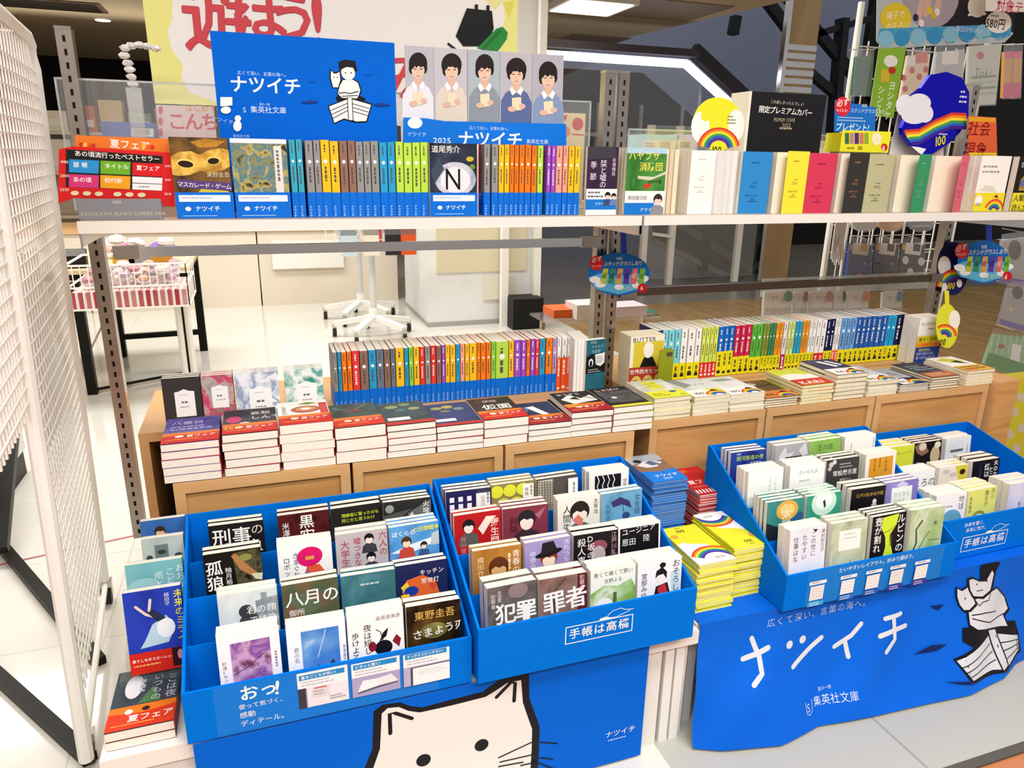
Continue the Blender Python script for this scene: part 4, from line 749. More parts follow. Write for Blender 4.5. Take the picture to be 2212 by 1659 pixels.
STK = [  # (px of lower left corner, px of upper left front corner, copies, spec, description, page)
 ((358, 1051), (347, 962), 5, ('murasaki', 'n:3a3478,5a54a0,241c54:14', [('T', '八番目', .1, .2, .2, 'c8c4e4'), ('L', .1, .5, .8, .07, 'b8b4d8', 2)], redband()), 'indigo book with pale title and red fair band'),
 ((489, 1030), (480, 941), 5, ('toshi', '302a30', [('E', .2, .6, .14, .2, 'c02a6a'), ('T', '哀愁\nしんで', .5, .2, .2, W_), ('E', .4, .85, .1, .06, 'e8e4dc')], redband([('T', '2010', .02, .14, .17, 'f4dc6a', {'b': 1})])), 'charcoal book with pink blot, band reading 2010'),
 ((612, 1017), (604, 921), 5, ('tabe', 'f0ede6', [('E', .55, .55, .3, .22, 'a8583a'), ('E', .55, .52, .2, .13, 'c88a5a'), ('E', .55, .52, .1, .06, 'f0ede6'), ('R', .82, .2, .98, .9, 'c23a38'), ('T', 'なまもの', .06, .3, .13, '3a3a38', {'V': 1}), ('P', [(.4, .2), (.6, .1), (.8, .2), (.6, .26)], '7a9a4a')], redband()), 'white book with brown ring picture and red band'),
 ((728, 1001), (726, 926), 3, ('nageki', 'n:22302e,35504c,141a1c,5a3a30:13', [('P', [(.3, .2), (.5, .05), (.7, .2), (.8, .6), (.2, .6)], '2a3a3a'), ('S', [(.1, .2), (.4, .5), (.8, .1)], .02, '8a9a98'), ('E', .5, .45, .16, .1, '6a3a34')], redband(col='cc3318')), 'dark teal book with curling cover and orange-red band'),
 ((839, 984), (838, 921), 5, ('mori2', 'n:1e2a48,2e4a4a,16203a:12', [('E', .3, .3, .14, .1, '8a9a5a'), ('E', .6, .2, .12, .1, '6a8a6a'), ('E', .75, .5, .13, .09, '9a9a6a'), ('E', .45, .55, .12, .08, '4a6a7a'), ('R', .08, .98, .55, 1.16, 'e4e6ea')], ('b83028', .12, [], [])), 'night-blue book with olive leaves and white label'),
 ((945, 974), (943, 923), 4, ('mori3', 'n:1c2454,2a3a74,141a3e:12', [('E', .25, .3, .13, .09, '9a9a54'), ('E', .5, .25, .13, .1, 'b0a85a'), ('E', .72, .42, .12, .09, '7a8a8a'), ('E', .4, .52, .12, .08, '6a7a5a'), ('R', .06, 1.0, .5, 1.16, 'e8eaee')], ('b83028', .1, [], [])), 'deep blue book with yellow leaves and white label'),
 ((1046, 961), (1044, 909), 3, ('kamen', 'n:3a2a22,241a16,54402e:9', [('T', '仮面', .2, .45, .34, W_, {'b': 2}), ('T', '伊岡', .3, .16, .17, 'd8d0c8')], redband()), 'brown book with big white two-character title'),
 ((1142, 954), (1142, 919), 3, ('kurai', 'n:1c2a44,2a3c5a,121a2c:9', [('P', [(.3, .3), (.5, .25), (.75, 1.0), (.6, 1.02)], 'eceef0'), ('L', .1, .3, .2, .05, '9ab0c0', 4)], redband(col='9c2028')), 'navy book with slanting white strip, low stack'),
 ((1234, 943), (1234, 893), 4, ('manga', '1a181c', [('P', [(.1, .5), (.4, .2), (.6, .5), (.9, .3), (.95, .7), (.3, .85)], 'e4e2dc'), ('P', [(.3, .5), (.5, .35), (.55, .6)], '1a181c'), ('S', [(.7, .4), (.9, .6)], .04, '1a181c'), ('T', 'ゆうずう', .1, .1, .15, W_)], redband([('L', .05, .05, .4, .06, 'f0d048', 2)], 'a81c28')), 'black book with white ink drawing and crimson band'),
 ((1324, 930), (1323, 882), 4, ('shugo', '1d1c1c', [('R', .08, .28, .95, 1.1, 'n:38383a,55555a,222224:20'), ('T', 'しゃばけ', .1, .08, .17, W_), ('E', .35, .75, .07, .07, 'd8d8d8'), ('L', .1, .26, .6, .04, 'b03030', 1)], ('d8d048', .1, [], [])), 'black book with grey photograph and thin yellow edge'),
 ((1410, 921), (1410, 863), 5, ('isan', 'n:e8e8e0,c8ccc0,b0b8ac:16', [('R', .3, .12, .7, .75, 'dfe04a'), ('T', 'もの\nのし', .34, .2, .16, '5a5a14')], ('dcdf3c', .36, [('E', .72, .12, .1, .06, '2a4aa0'), ('L', .1, .2, .4, .06, '7a6a1a', 2), ('T', '100', .78, .3, .12, '8a6a1a')], [])), 'grey and white book with yellow title block'),
 ((1496, 910), (1495, 860), 5, ('sofu', 'n:eceeea,d4d8d0,b4bab0:10', [('T', 'ソフ', .5, .4, .2, '6a6e68'), ('P', [(0, 0), (.3, .0), (.5, .5), (.2, .7)], '8e968c')], rainband('f0efe6', ([(.5, .0), (1, 0), (1, .5)], 'dfe04a'))), 'pale book with grey leaf corner and rainbow band'),
 ((1574, 903), (1574, 855), 4, ('midori', 'n:f0f0ec,dce0d8,eef0ea:10', [('P', [(.2, .15), (.7, .1), (.9, .3), (.4, .35)], '9aa890'), ('S', [(.3, .5), (.7, .8)], .015, 'a8b0a4')], rainband()), 'white book with green brush mark and rainbow band'),
 ((1651, 897), (1651, 862), 4, ('koge', 'n:4a3a2e,6a5038,8a7a64:10', [('E', .3, .3, .2, .12, 'c8b898'), ('S', [(.1, .6), (.9, .4)], .05, '2a2420')], rainband('c87a3a')), 'brown book with pale animal shape, low stack'),
 ((1727, 888), (1725, 835), 6, ('kiiro', 'd8dc48', [('E', .4, .6, .4, .16, 'f0efe8'), ('P', [(0, .7), (1, .55), (1, 1.0), (0, 1.0)], 'ecece4')], ('c8391e', .34, [('T', 'KARI', .08, .12, .3, W_, {'b': 2}), ('L', .1, .4, .8, .04, 'f0d060', 1)], [])), 'yellow book with white cloud and red lettered band'),
 ((1799, 880), (1798, 812), 6, ('kon', 'n:4a4a66,34344e,5c5c7a:9', [('P', [(.35, .2), (.5, .15), (.7, .7), (.56, .74)], 'f0f0f0'), ('P', [(.62, .2), (.74, .16), (.92, .6), (.8, .64)], 'e4e4ea')], rainband()), 'slate-blue book with two white strokes, tallest stack'),
 ((1870, 873), (1869, 827), 4, ('haijiro', 'n:d8dade,c4c8d0,e6e8ea:8', [('L', .4, .4, .5, .06, '9a9aa4', 2)], rainband('eceae2', ([(.0, .0), (.3, 0), (.2, .5)], 'dfe04a'))), 'pale grey book with rainbow band beside tallest stack'),
 ((1940, 867), (1941, 833), 5, ('yoru2', 'n:8a8e98,b4b8c0,6a6e78:8', [('L', .3, .4, .5, .07, '3a3a4a', 2)], rainband('2a2a4a', ([(.1, .1), (.55, .06), (.5, .5), (.1, .5)], 'eeeeea'))), 'grey book with dark blue rainbow band'),
 ((2006, 862), (2004, 818), 5, ('konshoku', 'n:20242e,343a48,1a1c24:8', [('L', .2, .3, .7, .09, 'a8b0c0', 3), ('R', .5, .8, .95, 1.0, '4a4e5c')], ('b0643c', .3, [('L', .1, .1, .8, .07, 'e8c8a8', 2)], [])), 'near-black book with rust-coloured band'),
 ((2082, 853), (2079, 804), 5, ('ten', 'f0eee8', [('P', [(.1, .3), (.5, .1), (.9, .5), (.6, .7)], 'c8c848'), ('P', [(.4, .5), (.7, .4), (.8, .8)], '2a2a2a')], ('d8a838', .34, [('L', .1, .1, .8, .08, '4a3a1a', 2), ('R', .1, .3, .5, .4, 'd86a5a')], [])), 'white and yellow book, stack at the right end'),
]
for i, (lo, up, n, spec, desc) in enumerate(STK):
    Y = 1.413 if i < 10 else 1.458
    a = atY(*lo, Y); b = atY(*up, Y); t = (b.z - TZ) / n; pg = 'page' if i < 10 else 'page_yellow'
    if i >= 16: b.x = a.x
    root = None
    for k in range(n):
        jx, jy = random.uniform(-.002, .002), random.uniform(0, .003); rz = math.radians(random.uniform(-1.2, 1.2))
        if k == n - 1: jx = jy = 0
        T = TR(a.x + jx, Y + jy, TZ + k * t + t - .0002, rz) @ LAY
        if k < n - 1:
            if root is None: root = book((spec[0] + '_plain', spec[1], [], spec[3][:1] + (.3, None) if spec[3] else None), T, f'copy in the pile under the {desc}', t=t - .0005, w=.103, h=.148, group=f'pile under the {desc}', page=pg, name='stacked_novel')
            else: copy_tree(root, T, f'copy in the pile under the {desc}')
        else: book(spec, T, desc + ', lying on its pile', t=t - .0016, w=.103, h=.148, page=pg, name='stacked_novel')
# ---------------------------------------------------------------- rows of spines
CN = {'3aa0b8': 'teal', '8e8e8e': 'grey', 'f0bc24': 'yellow', '8a6a5c': 'brown', '2a98c8': 'blue', 'b0d84a': 'lime', 'f07a1e': 'orange', '9a4cc0': 'purple', 'f0a088': 'salmon', 'e03a38': 'red', '6a7686': 'slate', '8ad04a': 'green', 'b49ac8': 'lilac', 'f2f0ec': 'white',
      '7ad0dc': 'cyan', 'd0e05a': 'lime', '1a6ac4': 'blue', 'c82a50': 'crimson', '5ab43c': 'green', '8a9a3a': 'olive', '3a8a5a': 'dark green', 'ee9a28': 'orange', 'e8dce0': 'pale pink', 'd4e488': 'pale lime', '28a8d0': 'bright blue', '1c2050': 'navy', '6aa0dc': 'light blue', '2a60b0': 'royal blue', '1ca4dc': 'azure', '242450': 'dark navy', '26262a': 'black'}
def spine_ops(c, t, h):
    L = h / t; dark = '55524e' if c not in ('1c2050', '242450', '26262a', '1a6ac4', 'c82a50', '2a60b0', '9a4cc0', 'e03a38') else 'e8e8e8'
    z = .62
    return [('L', .36, .5, L * .14, .26, dark, 1, 1), ('E', .5, L * .27, .22, .22, 'f0f0ec'), ('L', .34, L * .34, L * .26, .32, dark, 1, 1)]
def spine_row(items, Y, h, z, w, where, bandc=None, ref='top', yref=300, tilt=0.0):
    cnt = 0
    for (x0, x1, c, *bc) in items:
        a = atY(x0, yref, Y).x; b = atY(x1, yref, Y).x; t = b - a - .0006; cnt += 1
        bcol = bc[0] if bc else bandc
        bh = .33 if bcol != 'd8342c' else .3
        if len(bc) > 1: bh = bc[1]
        h2 = h * (1 + .006 * ((cnt * 7) % 3 - 1))
        so = spine_ops(c, t, h2)
        bop = [('T', 'ナツイチ', .1, h2 * bh / t * .52, min(.78, h2 * bh / t * .115), 'dceaf8', {'V': 1})] if bcol == '0a6ad2' else [('L', .3, .5, h2 * bh / t * .6, .5, '6a641a' if bcol == 'e8de1e' else 'f0e8e8', 1, 1), ('R', .2, h2 * bh / t - .9, .8, h2 * bh / t - .4, '2a2a2a' if bcol == 'e8de1e' else 'e8f0f8')]
        key = f'spine_{c}_{t:.4f}_{bcol}_{bh}'
        T = TR(a, Y + w, z, -math.pi / 2)
        book((key, c, None, (bcol, bh, None, bop) if bcol else None, c, so), T, f'{CN[c]} spine, {ordinal(cnt)} from the left {where}', t=t, w=w, h=h2, name='pocket_novel')
    return cnt
def zx(s, ox, L): return [(ox + a / s, ox + b / s, *r) for a, b, *r in L]
BB = '0a6ad2'
te, gy, ye, br, bl, li, orr, pu, sa, rd = '3aa0b8', '8e8e8e', 'f0bc24', '8a6a5c', '2a98c8', 'b0d84a', 'f07a1e', '9a4cc0', 'f0a088', 'e03a38'
rowA = zx(2.963, 560, [(185, 228, te), (230, 272, te), (288, 340, gy), (342, 386, gy), (388, 446, ye), (448, 504, ye), (508, 561, br), (563, 612, br), (614, 661, gy), (663, 708, gy), (710, 761, gy), (765, 816, bl), (818, 866, bl), (870, 920, li), (922, 976, li), (978, 1028, li), (1030, 1079, li)])
spine_row(rowA, 1.585, .152, UZ, .104, 'in the upper row left of the black N cover', BB, yref=300)
rowB = zx(2.963, 560, [(1440, 1480, gy), (1490, 1532, gy), (1535, 1570, ye), (1572, 1605, ye), (1607, 1635, orr), (1637, 1665, orr), (1668, 1702, orr), (1705, 1744, orr), (1748, 1782, orr), (1785, 1822, li), (1845, 1873, pu), (1875, 1903, pu), (1905, 1946, sa), (1950, 1982, sa), (1985, 2023, ye), (2025, 2062, ye)])
spine_row(rowB, 1.585, .152, UZ, .104, 'in the upper row right of the black N cover', BB, yref=310)
sl, gn, lc, wh = '6a7686', '8ad04a', 'b49ac8', 'f2f0ec'
rowC = zx(2.765, 500, [(600, 626, gy), (628, 651, bl), (652, 683, orr), (685, 713, orr), (715, 760, rd), (762, 813, br), (815, 861, bl), (862, 906, sl), (908, 946, br), (948, 976, sl), (978, 1028, ye), (1030, 1056, bl), (1058, 1084, gn), (1086, 1121, ye), (1123, 1153, rd), (1155, 1188, gy), (1190, 1221, rd), (1223, 1253, br), (1255, 1277, pu), (1278, 1304, ye), (1306, 1338, ye), (1340, 1366, bl), (1367, 1393, sa), (1395, 1421, ye), (1422, 1466, ye), (1467, 1488, orr), (1490, 1521, orr), (1523, 1551, orr), (1553, 1579, gn), (1580, 1656, li), (1658, 1689, ye), (1690, 1731, pu), (1732, 1763, pu), (1765, 1786, orr), (1788, 1816, pu), (1817, 1841, rd), (1842, 1876, bl), (1880, 1919, orr), (1920, 1946, lc), (1948, 1971, wh, 'e85a28', .62), (1975, 2006, wh, 'e85a28', .62), (2007, 2024, wh, 'e85a28', .62)])
spine_row(rowC, 1.752, .150, TZ, .104, 'in the lower row behind the red-banded stacks', BB, yref=745)
cy, lm, b2, cr, g2, ol, dg, o2, pk, pl_, bb, nv, lb, rb, az, dn, bk = '7ad0dc', 'd0e05a', '1a6ac4', 'c82a50', '5ab43c', '8a9a3a', '3a8a5a', 'ee9a28', 'e8dce0', 'd4e488', '28a8d0', '1c2050', '6aa0dc', '2a60b0', '1ca4dc', '242450', '26262a'
YB = 'e8de1e'; RB = 'd8342c'
rowD = zx(3.3185, 1240, [(600, 641, nv), (642, 683, cy), (685, 731, cy), (733, 776, cy), (778, 822, wh), (828, 880, wh), (882, 924, wh), (928, 956, lm, RB), (957, 986, lm, RB), (987, 1013, lm, RB), (1014, 1043, lm, RB), (1045, 1086, b2, YB, .5), (1087, 1121, b2, YB, .5), (1122, 1159, b2, YB, .5), (1162, 1201, cr, YB, .37), (1203, 1241, cr, YB, .37), (1243, 1281, cr, YB, .37), (1283, 1319, g2), (1320, 1361, g2), (1365, 1386, ol), (1387, 1408, ol), (1410, 1431, dg), (1432, 1452, dg), (1455, 1481, o2), (1483, 1505, o2), (1508, 1537, pk, 'b0206a'), (1540, 1563, pl_), (1565, 1589, pl_), (1592, 1616, bb), (1617, 1641, bb), (1643, 1666, o2), (1667, 1691, o2), (1693, 1716, wh), (1717, 1742, wh)]) + \
    zx(3.318, 1700, [(218, 251, wh, RB), (252, 287, wh, RB), (288, 319, nv), (320, 346, nv), (347, 367, wh, 'e8602c'), (368, 389, wh, 'e8602c'), (390, 431, lb), (432, 466, lb), (467, 501, lb), (503, 536, rb), (538, 571, rb), (572, 604, rb), (606, 641, rb), (643, 681, rb), (683, 716, rb), (718, 746, az), (748, 781, az), (782, 823, dn), (824, 863, bk)])
spine_row(rowD, 1.752, .150, TZ, .104, 'in the yellow-banded lower row', YB, yref=705)
# ---------------------------------------------------------------- covers standing face out
def face(px, Y, z, spec, label, t=.016, w=.105, h=.152, yaw=0.0, lean=0.0, n=1, grp=None, page='page', dx=0.0):
    x = atY(px, 480 if z > .9 else 780, Y).x; root = None
    for i in range(n):
        T = TR(x, Y + i * (t + .001), z, math.radians(yaw), -math.radians(lean))
        if root is None: root = book(spec, T, label, t=t, w=w, h=h, page=page)
        else: copy_tree(root, T, f'copy standing behind the {grp}', f'copies behind the {grp}')
bband = ('0a6ad2', .33, [('R', .06, .05, .95, .17, 'eceef0'), ('L', .1, .09, .7, .03, 'a8a8b0', 1), ('T', 'ナツイチ', .32, .24, .11, W_, {'b': 1}), ('E', .2, .3, .05, .04, 'e8e8e8'), ('L', .1, .42, .8, .02, 'a8d0f0', 1)], [])
face(385, 1.582, UZ, ('mask', 'n:5a4428,7a5a30,3a2c1c,8a6a3a:12', [('P', [(0, .34), (.15, .26), (.35, .24), (.5, .3), (.7, .2), (.9, .18), (1, .22), (1, .5), (.85, .58), (.6, .62), (.48, .58), (.3, .66), (.1, .68), (0, .66)], 'n:c89a3a,a07428,e0bc58,b8862e:22'), ('E', .24, .46, .15, .085, 'e8cc70', {'rot': .1}), ('E', .72, .4, .12, .075, 'e8cc70', {'rot': -.12}), ('E', .24, .47, .13, .06, '2a1c12', {'rot': .1}), ('E', .72, .41, .1, .055, '2a1c12', {'rot': -.12}), ('P', [(.35, .08), (.6, .02), (.95, .06), (.8, .16), (.5, .18)], 'n:8a6228,b8862e,5a3c1c:30'), ('P', [(.4, .98), (.55, .8), (.7, .8), (1, 1), (1, 1.1), (.3, 1.1)], 'c8b83a'), ('P', [(.05, .74), (1, .8), (1, .95), (.08, .88)], '54407a'), ('T', 'マスカレード・ゲーム', .06, .77, .105, W_, {'rot': 3, 'sp': .88}), ('T', '東野圭吾', .58, .6, .1, 'd8c8a8')], bband), 'paperback with a golden eye mask on its cover', n=3, grp='golden mask cover')
face(513, 1.582, UZ, ('hana2', 'n:3a4a44,8a8a5a,4a7a8a,b8a85a,2a342c:42', [('R', .76, .12, .9, .98, 'd8d8d0'), ('L', .8, .2, .7, .06, '6a6a6a', 1, 1), ('R', 0, 0, 1, .08, 'f0f0ec')], bband), 'paperback with densely mottled blue-green foliage cover', n=3, grp='mottled foliage cover')
face(930, 1.578, UZ, ('enu', 'n:14161c,2a3040,484e66:10', [('E', .54, .7, .44, .34, 'n:8a94aa,c8ccd8,5a6480:14'), ('E', .54, .72, .32, .26, 'dcdee4'), ('P', [(.02, .55), (.2, .3), (.3, .5), (.1, .8)], '3a4a5a'), ('E', .85, .3, .08, .05, 'c8b03a'), ('E', .9, .45, .06, .05, '6a8a3a'), ('T', '道尾秀介', .04, .04, .15, W_), ('T', 'N', .3, .38, .6, '101014', {'sx': .8})], bband), 'black paperback with large letter N on white burst', n=3, grp='letter N cover')
face(1034, 1.60, UZ, ('akai', 'b82030', [('E', .5, .3, .3, .2, 'd84a50'), ('E', .6, .9, .14, .1, '3a1a20'), ('L', .3, .5, .5, .05, 'f0d8d8', 2)], bband), 'red paperback turned aside right of the N cover', yaw=62, w=.046, t=.009)
wband = ('eceae8', .39, [('P', [(0, .3), (1, .3), (1, .6), (0, .6)], '1a74c8'), ('T', 'ナツイチ', .3, .38, .1, W_), ('L', .06, .08, .5, .06, '4a4a54', 2), ('H', .7, .2, .09, '1a1a1c', 'e0c8b8', '3a4a7a'), ('H', .9, .22, .08, '1a1a1c', 'e0c8b8', '6a7ab0')], [])
face(1263, 1.572, UZ, ('shiori', 'n:241a2c,3a2844,180f1c:9', [('P', [(0, .0), (.9, .0), (.9, .3), (0, .36)], '3c3a44'), ('T', '栞と嘘の', .42, .36, .22, 'e4dce8', {'V': 1, 'sp': .9}), ('T', '季節', .1, .4, .22, 'e4dce8', {'V': 1, 'sp': 1.5}), ('T', '米澤穂信', .8, .3, .13, 'd0c8d8', {'V': 1})], wband, '1c1620'), 'dark purple paperback with white title and portrait band', w=.078, t=.012)
fband = ('eceae8', .36, [('R', 0, .26, .75, .54, '1a74c8'), ('T', 'ナツイチ', .4, .36, .1, W_), ('T', '津田健次郎', .06, .1, .1, '4a4a54'), ('H', .84, .2, .11, '3a2c24', 'e0c8b8', '8a8a94')], [])
face(1346, 1.575, UZ, ('shobo', 'n:3a7a34,4e9040,2e6a2c,6aa850:9', [('R', 0, 0, 1, .12, 'a8ccdc'), ('P', [(.3, .6), (.7, .62), (1, .5), (1, .56), (.6, .7), (.3, .66)], 'c8ccb0'), ('E', .55, .82, .1, .05, 'c83a28', {'rot': -.3}), ('T', 'ハヤブサ', .04, .08, .19, 'e8dc5a', {'b': 1, 'sp': 1.05}), ('T', '消防団', .32, .3, .2, 'e8dc5a', {'b': 1}), ('T', '池井戸潤', .55, .68, .09, '1c2c1c')], fband), 'green paperback with yellow title and red car', n=4, grp='green fire brigade cover', t=.014)
# kraft and cream volumes, then the booklets showing their plain coloured covers
for i, (x, c, nm) in enumerate(((1427, 'c8a880', 'kraft brown'), (1439, 'e8dcc4', 'cream'), (1450, 'd8c4a4', 'light tan'), (1461, 'e6d9be', 'pale cream'))):
    a = atY(x, 400, 1.60).x; T = TR(a, 1.60 + .1, UZ, -math.pi / 2 + math.radians(-6))
    book(('kraft' + c, c, [], None), T, f'{nm} booklet standing edge-on beside the white cover booklet', t=.012, w=.1, h=.15)
def premium_ops(tc): return [('L', .3, .28, .35, .05, tc, 1), ('L', .42, .84, .16, .04, tc, 1), ('L', .32, .93, .3, .025, tc, 2), ('T', 'PREMIUM COVER', .2, 1.17, .085, tc, {'sx': .62}), ('T', '2025', .4, 1.27, .085, tc, {'sx': .7}), ('L', .3, 1.37, .4, .03, tc, 1)]
def booklet(x0, x1, c, tc, name, opened=0.0, n=3, page='page', Y=1.575, t=.012):
    a = atY(x0, 464, Y).x; b = atY(x1, 464, Y).x; w = b - a; root = None; spec = ('premium' + c, c, premium_ops(tc), None)
    for i in range(n):
        T = TR(a, Y + i * (t + .0012), UZ, 0)
        if i == 0:
            r = thing('cover_booklet', f'{name} cover booklet' + (' with its cover swung open' if opened else ' standing closed, front of its group') + ' on the right upper shelf', 'book', T)
            me = jacket_mesh('premium%s%d' % (c, bool(opened)), w, .149, t, c if not opened else 'efe4cc', spec[2] if not opened else [], c)
            put('cover', me, r); put('page_block', pages_mesh(w, .149, t, page), r)
            if opened:
                mb = MB(); fw = min(.08, w * .92); mb.box((-fw, 0, 0), (0, .0006, .152), c)
                p = Plane2(mb, (-fw, 0, .152), (1, 0, 0), (0, 0, -1), fw); p.run(premium_ops(tc))
                mb.build('open_cover', r, TR(w, -.002, 0, math.radians(opened)))
            root = r
        else:
            r = thing('cover_booklet', f'booklet behind the {name} cover booklet', 'book', T, f'booklets behind the {name} cover')
            put('cover', jacket_mesh('premium_plain' + c, w, .149, t, 'efe8da', [], c), r); put('page_block', pages_mesh(w, .149, t, page), r)
booklet(1483, 1536, 'eeece8', 'b8b4ae', 'white', 0, 5)
a = atY(1538, 464, 1.57).x
for i, nm in enumerate(('left', 'middle', 'right')):
    x = atY(1538 + 12 * i, 464, 1.565).x
    book(('whitefold%d' % i, 'f0efec', [('L', .5, .5, .5, .04, 'c8c4be', 1, 1)], None), TR(x, 1.566 + .05, UZ, math.radians(-62 + 5 * i)), f'narrow white folded cover, {nm} of three beside the blue booklet', t=.006, w=.052, h=.15)
booklet(1592, 1654, '2f86c8', '1a4a80', 'bright blue', 0, 4)
booklet(1664, 1731, 'efe23e', '9a7a1a', 'yellow', 11, 3)
booklet(1733, 1792, 'cc3a58', '8a1a34', 'crimson red', 0, 2)
booklet(1800, 1858, '33322f', 'b07a4a', 'black', 11, 3)
booklet(1860, 1914, 'b4b38c', '5a5a3a', 'khaki', 0, 3)
booklet(1926, 1990, '2e9a68', '8ad0b0', 'green', 21, 4)
booklet(2000, 2070, 'e0607a', '8a2a44', 'pink', 27, 4)
face(2094, 1.575, UZ, ('yellow100', 'f0efe9', [('L', .1, .25, .6, .07, '9a988c', 2), ('P', [(.1, .9), (.3, .75), (.6, .8), (.7, .95)], 'd8d8c8')], ('e8d830', .34, [('E', .15, .2, .12, .14, 'f4f2ea'), ('T', '100', .06, .24, .12, '1a1a1a', {'b': 1}), ('B', .72, .5, .34, .04), ('P', [(.62, .1), (.72, .04), (.8, .14)], '8a2a2a')], [])), 'white paperback with yellow rainbow band near the shelf end', t=.02, yaw=-4, n=2, grp='white book with yellow band')
face(2174, 1.575, UZ, ('hyaku', '1d1c1c', [('T', '百年の孤独', .1, .14, .15, 'e8e4dc'), ('P', [(.2, .6), (.4, .4), (.5, .6), (.8, .5), (.8, .9), (.2, .9)], 'a8863a'), ('E', .3, .7, .1, .1, '6a6a9a')], ('e8d830', .34, [('T', '人類が\n読んだ', .05, .04, .2, '1a1a1a', {'b': 1})], [])), 'black paperback with gold figures at the right shelf end', t=.02)
# face-out books on the cabinets
for i, (x0, x1, c, ops, d) in enumerate(((350, 434, '3c3634', [], 'dark brown'), (436, 505, 'n:9a948c,b8b0a8,c83a64,8a847c:38', [], 'grey floral with pink flowers'), (509, 604, 'n:eef0f2,e4e8ee,8a9ab8,f2f2f4:34', [], 'white with blue sprigs'), (617, 700, 'n:e8eeec,3a9a88,f0f2f0,2a8a7a:22', [], 'white and green waves'))):
    lab = [('P', [(.3, .42), (.42, .4), (.55, .34), (.68, .4), (.82, .42), (.82, 1.15), (.3, 1.15)], 'f4f2f0'), ('L', .42, .5, .3, .025, 'b8b4b0', 1), ('L', .46, .7, .22, .07, '6a6660', 1), ('L', .42, .85, .32, .04, '9a9690', 1)]
    x = atY(x0, 850, 1.62).x; w = min(.103, atY(x1, 850, 1.62).x - x)
    for k in range(3):
        T = TR(x, 1.62 + k * .0135, TZ, 0, -math.radians(3))
        if k == 0: root = book(('flower%d' % i, c, ops + lab, None), T, f'{d} patterned cover with white arched label, behind the stacks', t=.012, w=w, h=.15)
        else: copy_tree(root, T, f'copy standing behind the {d} cover', f'copies behind the {d} cover')
for i in range(4):
    x = .785 + i * .010
    book(('whiteedge', 'efeeea', [], None), TR(x, 1.70 + .1, TZ, -math.pi / 2 + math.radians(-10)), 'white volume leaning between coloured row and dark teal cover', t=.009, w=.1, h=.155, group='white volumes by the middle uprights')
face(1266, 1.69, TZ, ('ryusei', 'n:1f5a6c,2a6a7c,184858:9', [('P', [(0, .75), (.3, .6), (.5, .7), (.8, .55), (1, .7), (1, 1.48), (0, 1.48)], '16181a'), ('P', [(.45, .66), (.95, .6), (.95, 1.05), (.75, 1.2), (.5, 1.1)], 'e8e8e4'), ('L', .52, .74, .36, .045, '6a6a6a', 4), ('E', .25, 1.0, .12, .18, 'f0f0ee'), ('E', .25, 1.04, .07, .14, '16181a'), ('T', 'オオルリ\n流星群', .24, .22, .16, '9ac8d0'), ('T', '伊与原', .2, .06, .1, 'c8dce0'), ('L', .1, 1.3, .7, .05, 'c8c8c4', 2)], None), 'dark teal paperback with white figures by the middle uprights', w=.062, yaw=8, t=.02)
gband = ('a83a2a', .42, [('T', '世界的大ヒット', .02, .05, .14, W_, {'b': 1}), ('E', .22, .4, .15, .17, 'd8c060'), ('E', .56, .4, .15, .17, 'd8c060'), ('E', .88, .38, .13, .17, 'd8c060'), ('L', .12, .34, .2, .035, '7a5a1a', 3), ('L', .46, .34, .2, .035, '7a5a1a', 3), ('T', '35', .78, .3, .13, '7a3a1a')], [])
face(1360, 1.70, TZ, ('butter', 'eee8d4', [('R', .1, .16, .98, .86, 'd8c43a'), ('P', [(.3, .86), (.4, .62), (.48, .5), (.6, .5), (.7, .62), (.82, .86)], '1c1a1a'), ('E', .54, .38, .15, .22, 'f0ece0'), ('S', [(.44, .56), (.54, .6), (.66, .55)], .02, 'e8e4dc'), ('T', 'BUTTER', .06, .01, .17, '3a2a1a', {'sx': 1.05}), ('T', '柚木麻子', .86, .4, .1, '3a3a2a', {'V': 1})], gband), 'yellow paperback titled BUTTER with pale face', w=.105, n=4, grp='BUTTER cover', t=.016, page='page_yellow')
t = thing('bookend', 'olive green plastic bookend beside the BUTTER cover', 'bookend', (atY(1422, 800, 1.66).x, 1.66, TZ))
mb = MB(); mb.box((0, 0, 0), (.045, .002, .118), '8a9420'); mb.box((0.008, 0, .118), (.037, .002, .122), '8a9420'); mb.build('plate', t)
MB().box((.022, -.0004, .1), (.04, 0, .112), '5a4a30').build('logo_plate', t); MB().box((0, .002, 0), (.045, .06, .002), '8a9420').build('foot', t)
face(1972, 1.68, TZ, ('rinri', 'f0f0ee', [('T', '暇と退屈の倫理学', .08, .14, .105, '6a6a6a'), ('L', .4, .34, .3, .05, '7a7a7a', 1)], ('24408c', .62, [('R', 0, 0, 1, .2, 'd8cc28'), ('T', '東大・京大で', .06, .04, .15, '1a1a1a', {'b': 1}), ('R', 0, .2, .98, .36, 'e89a28'), ('T', '一番読まれた本', .04, .23, .12, 'c8281c', {'b': 1}), ('T', '国分先生。', .14, .4, .11, 'ecd83a'), ('T', '哲学で戻すとは\n思いませんでした', .06, .53, .1, 'd8dcea')], [])), 'white paperback with wide blue and yellow band at row end', n=2, grp='white book with blue and yellow band', t=.03, w=.1)
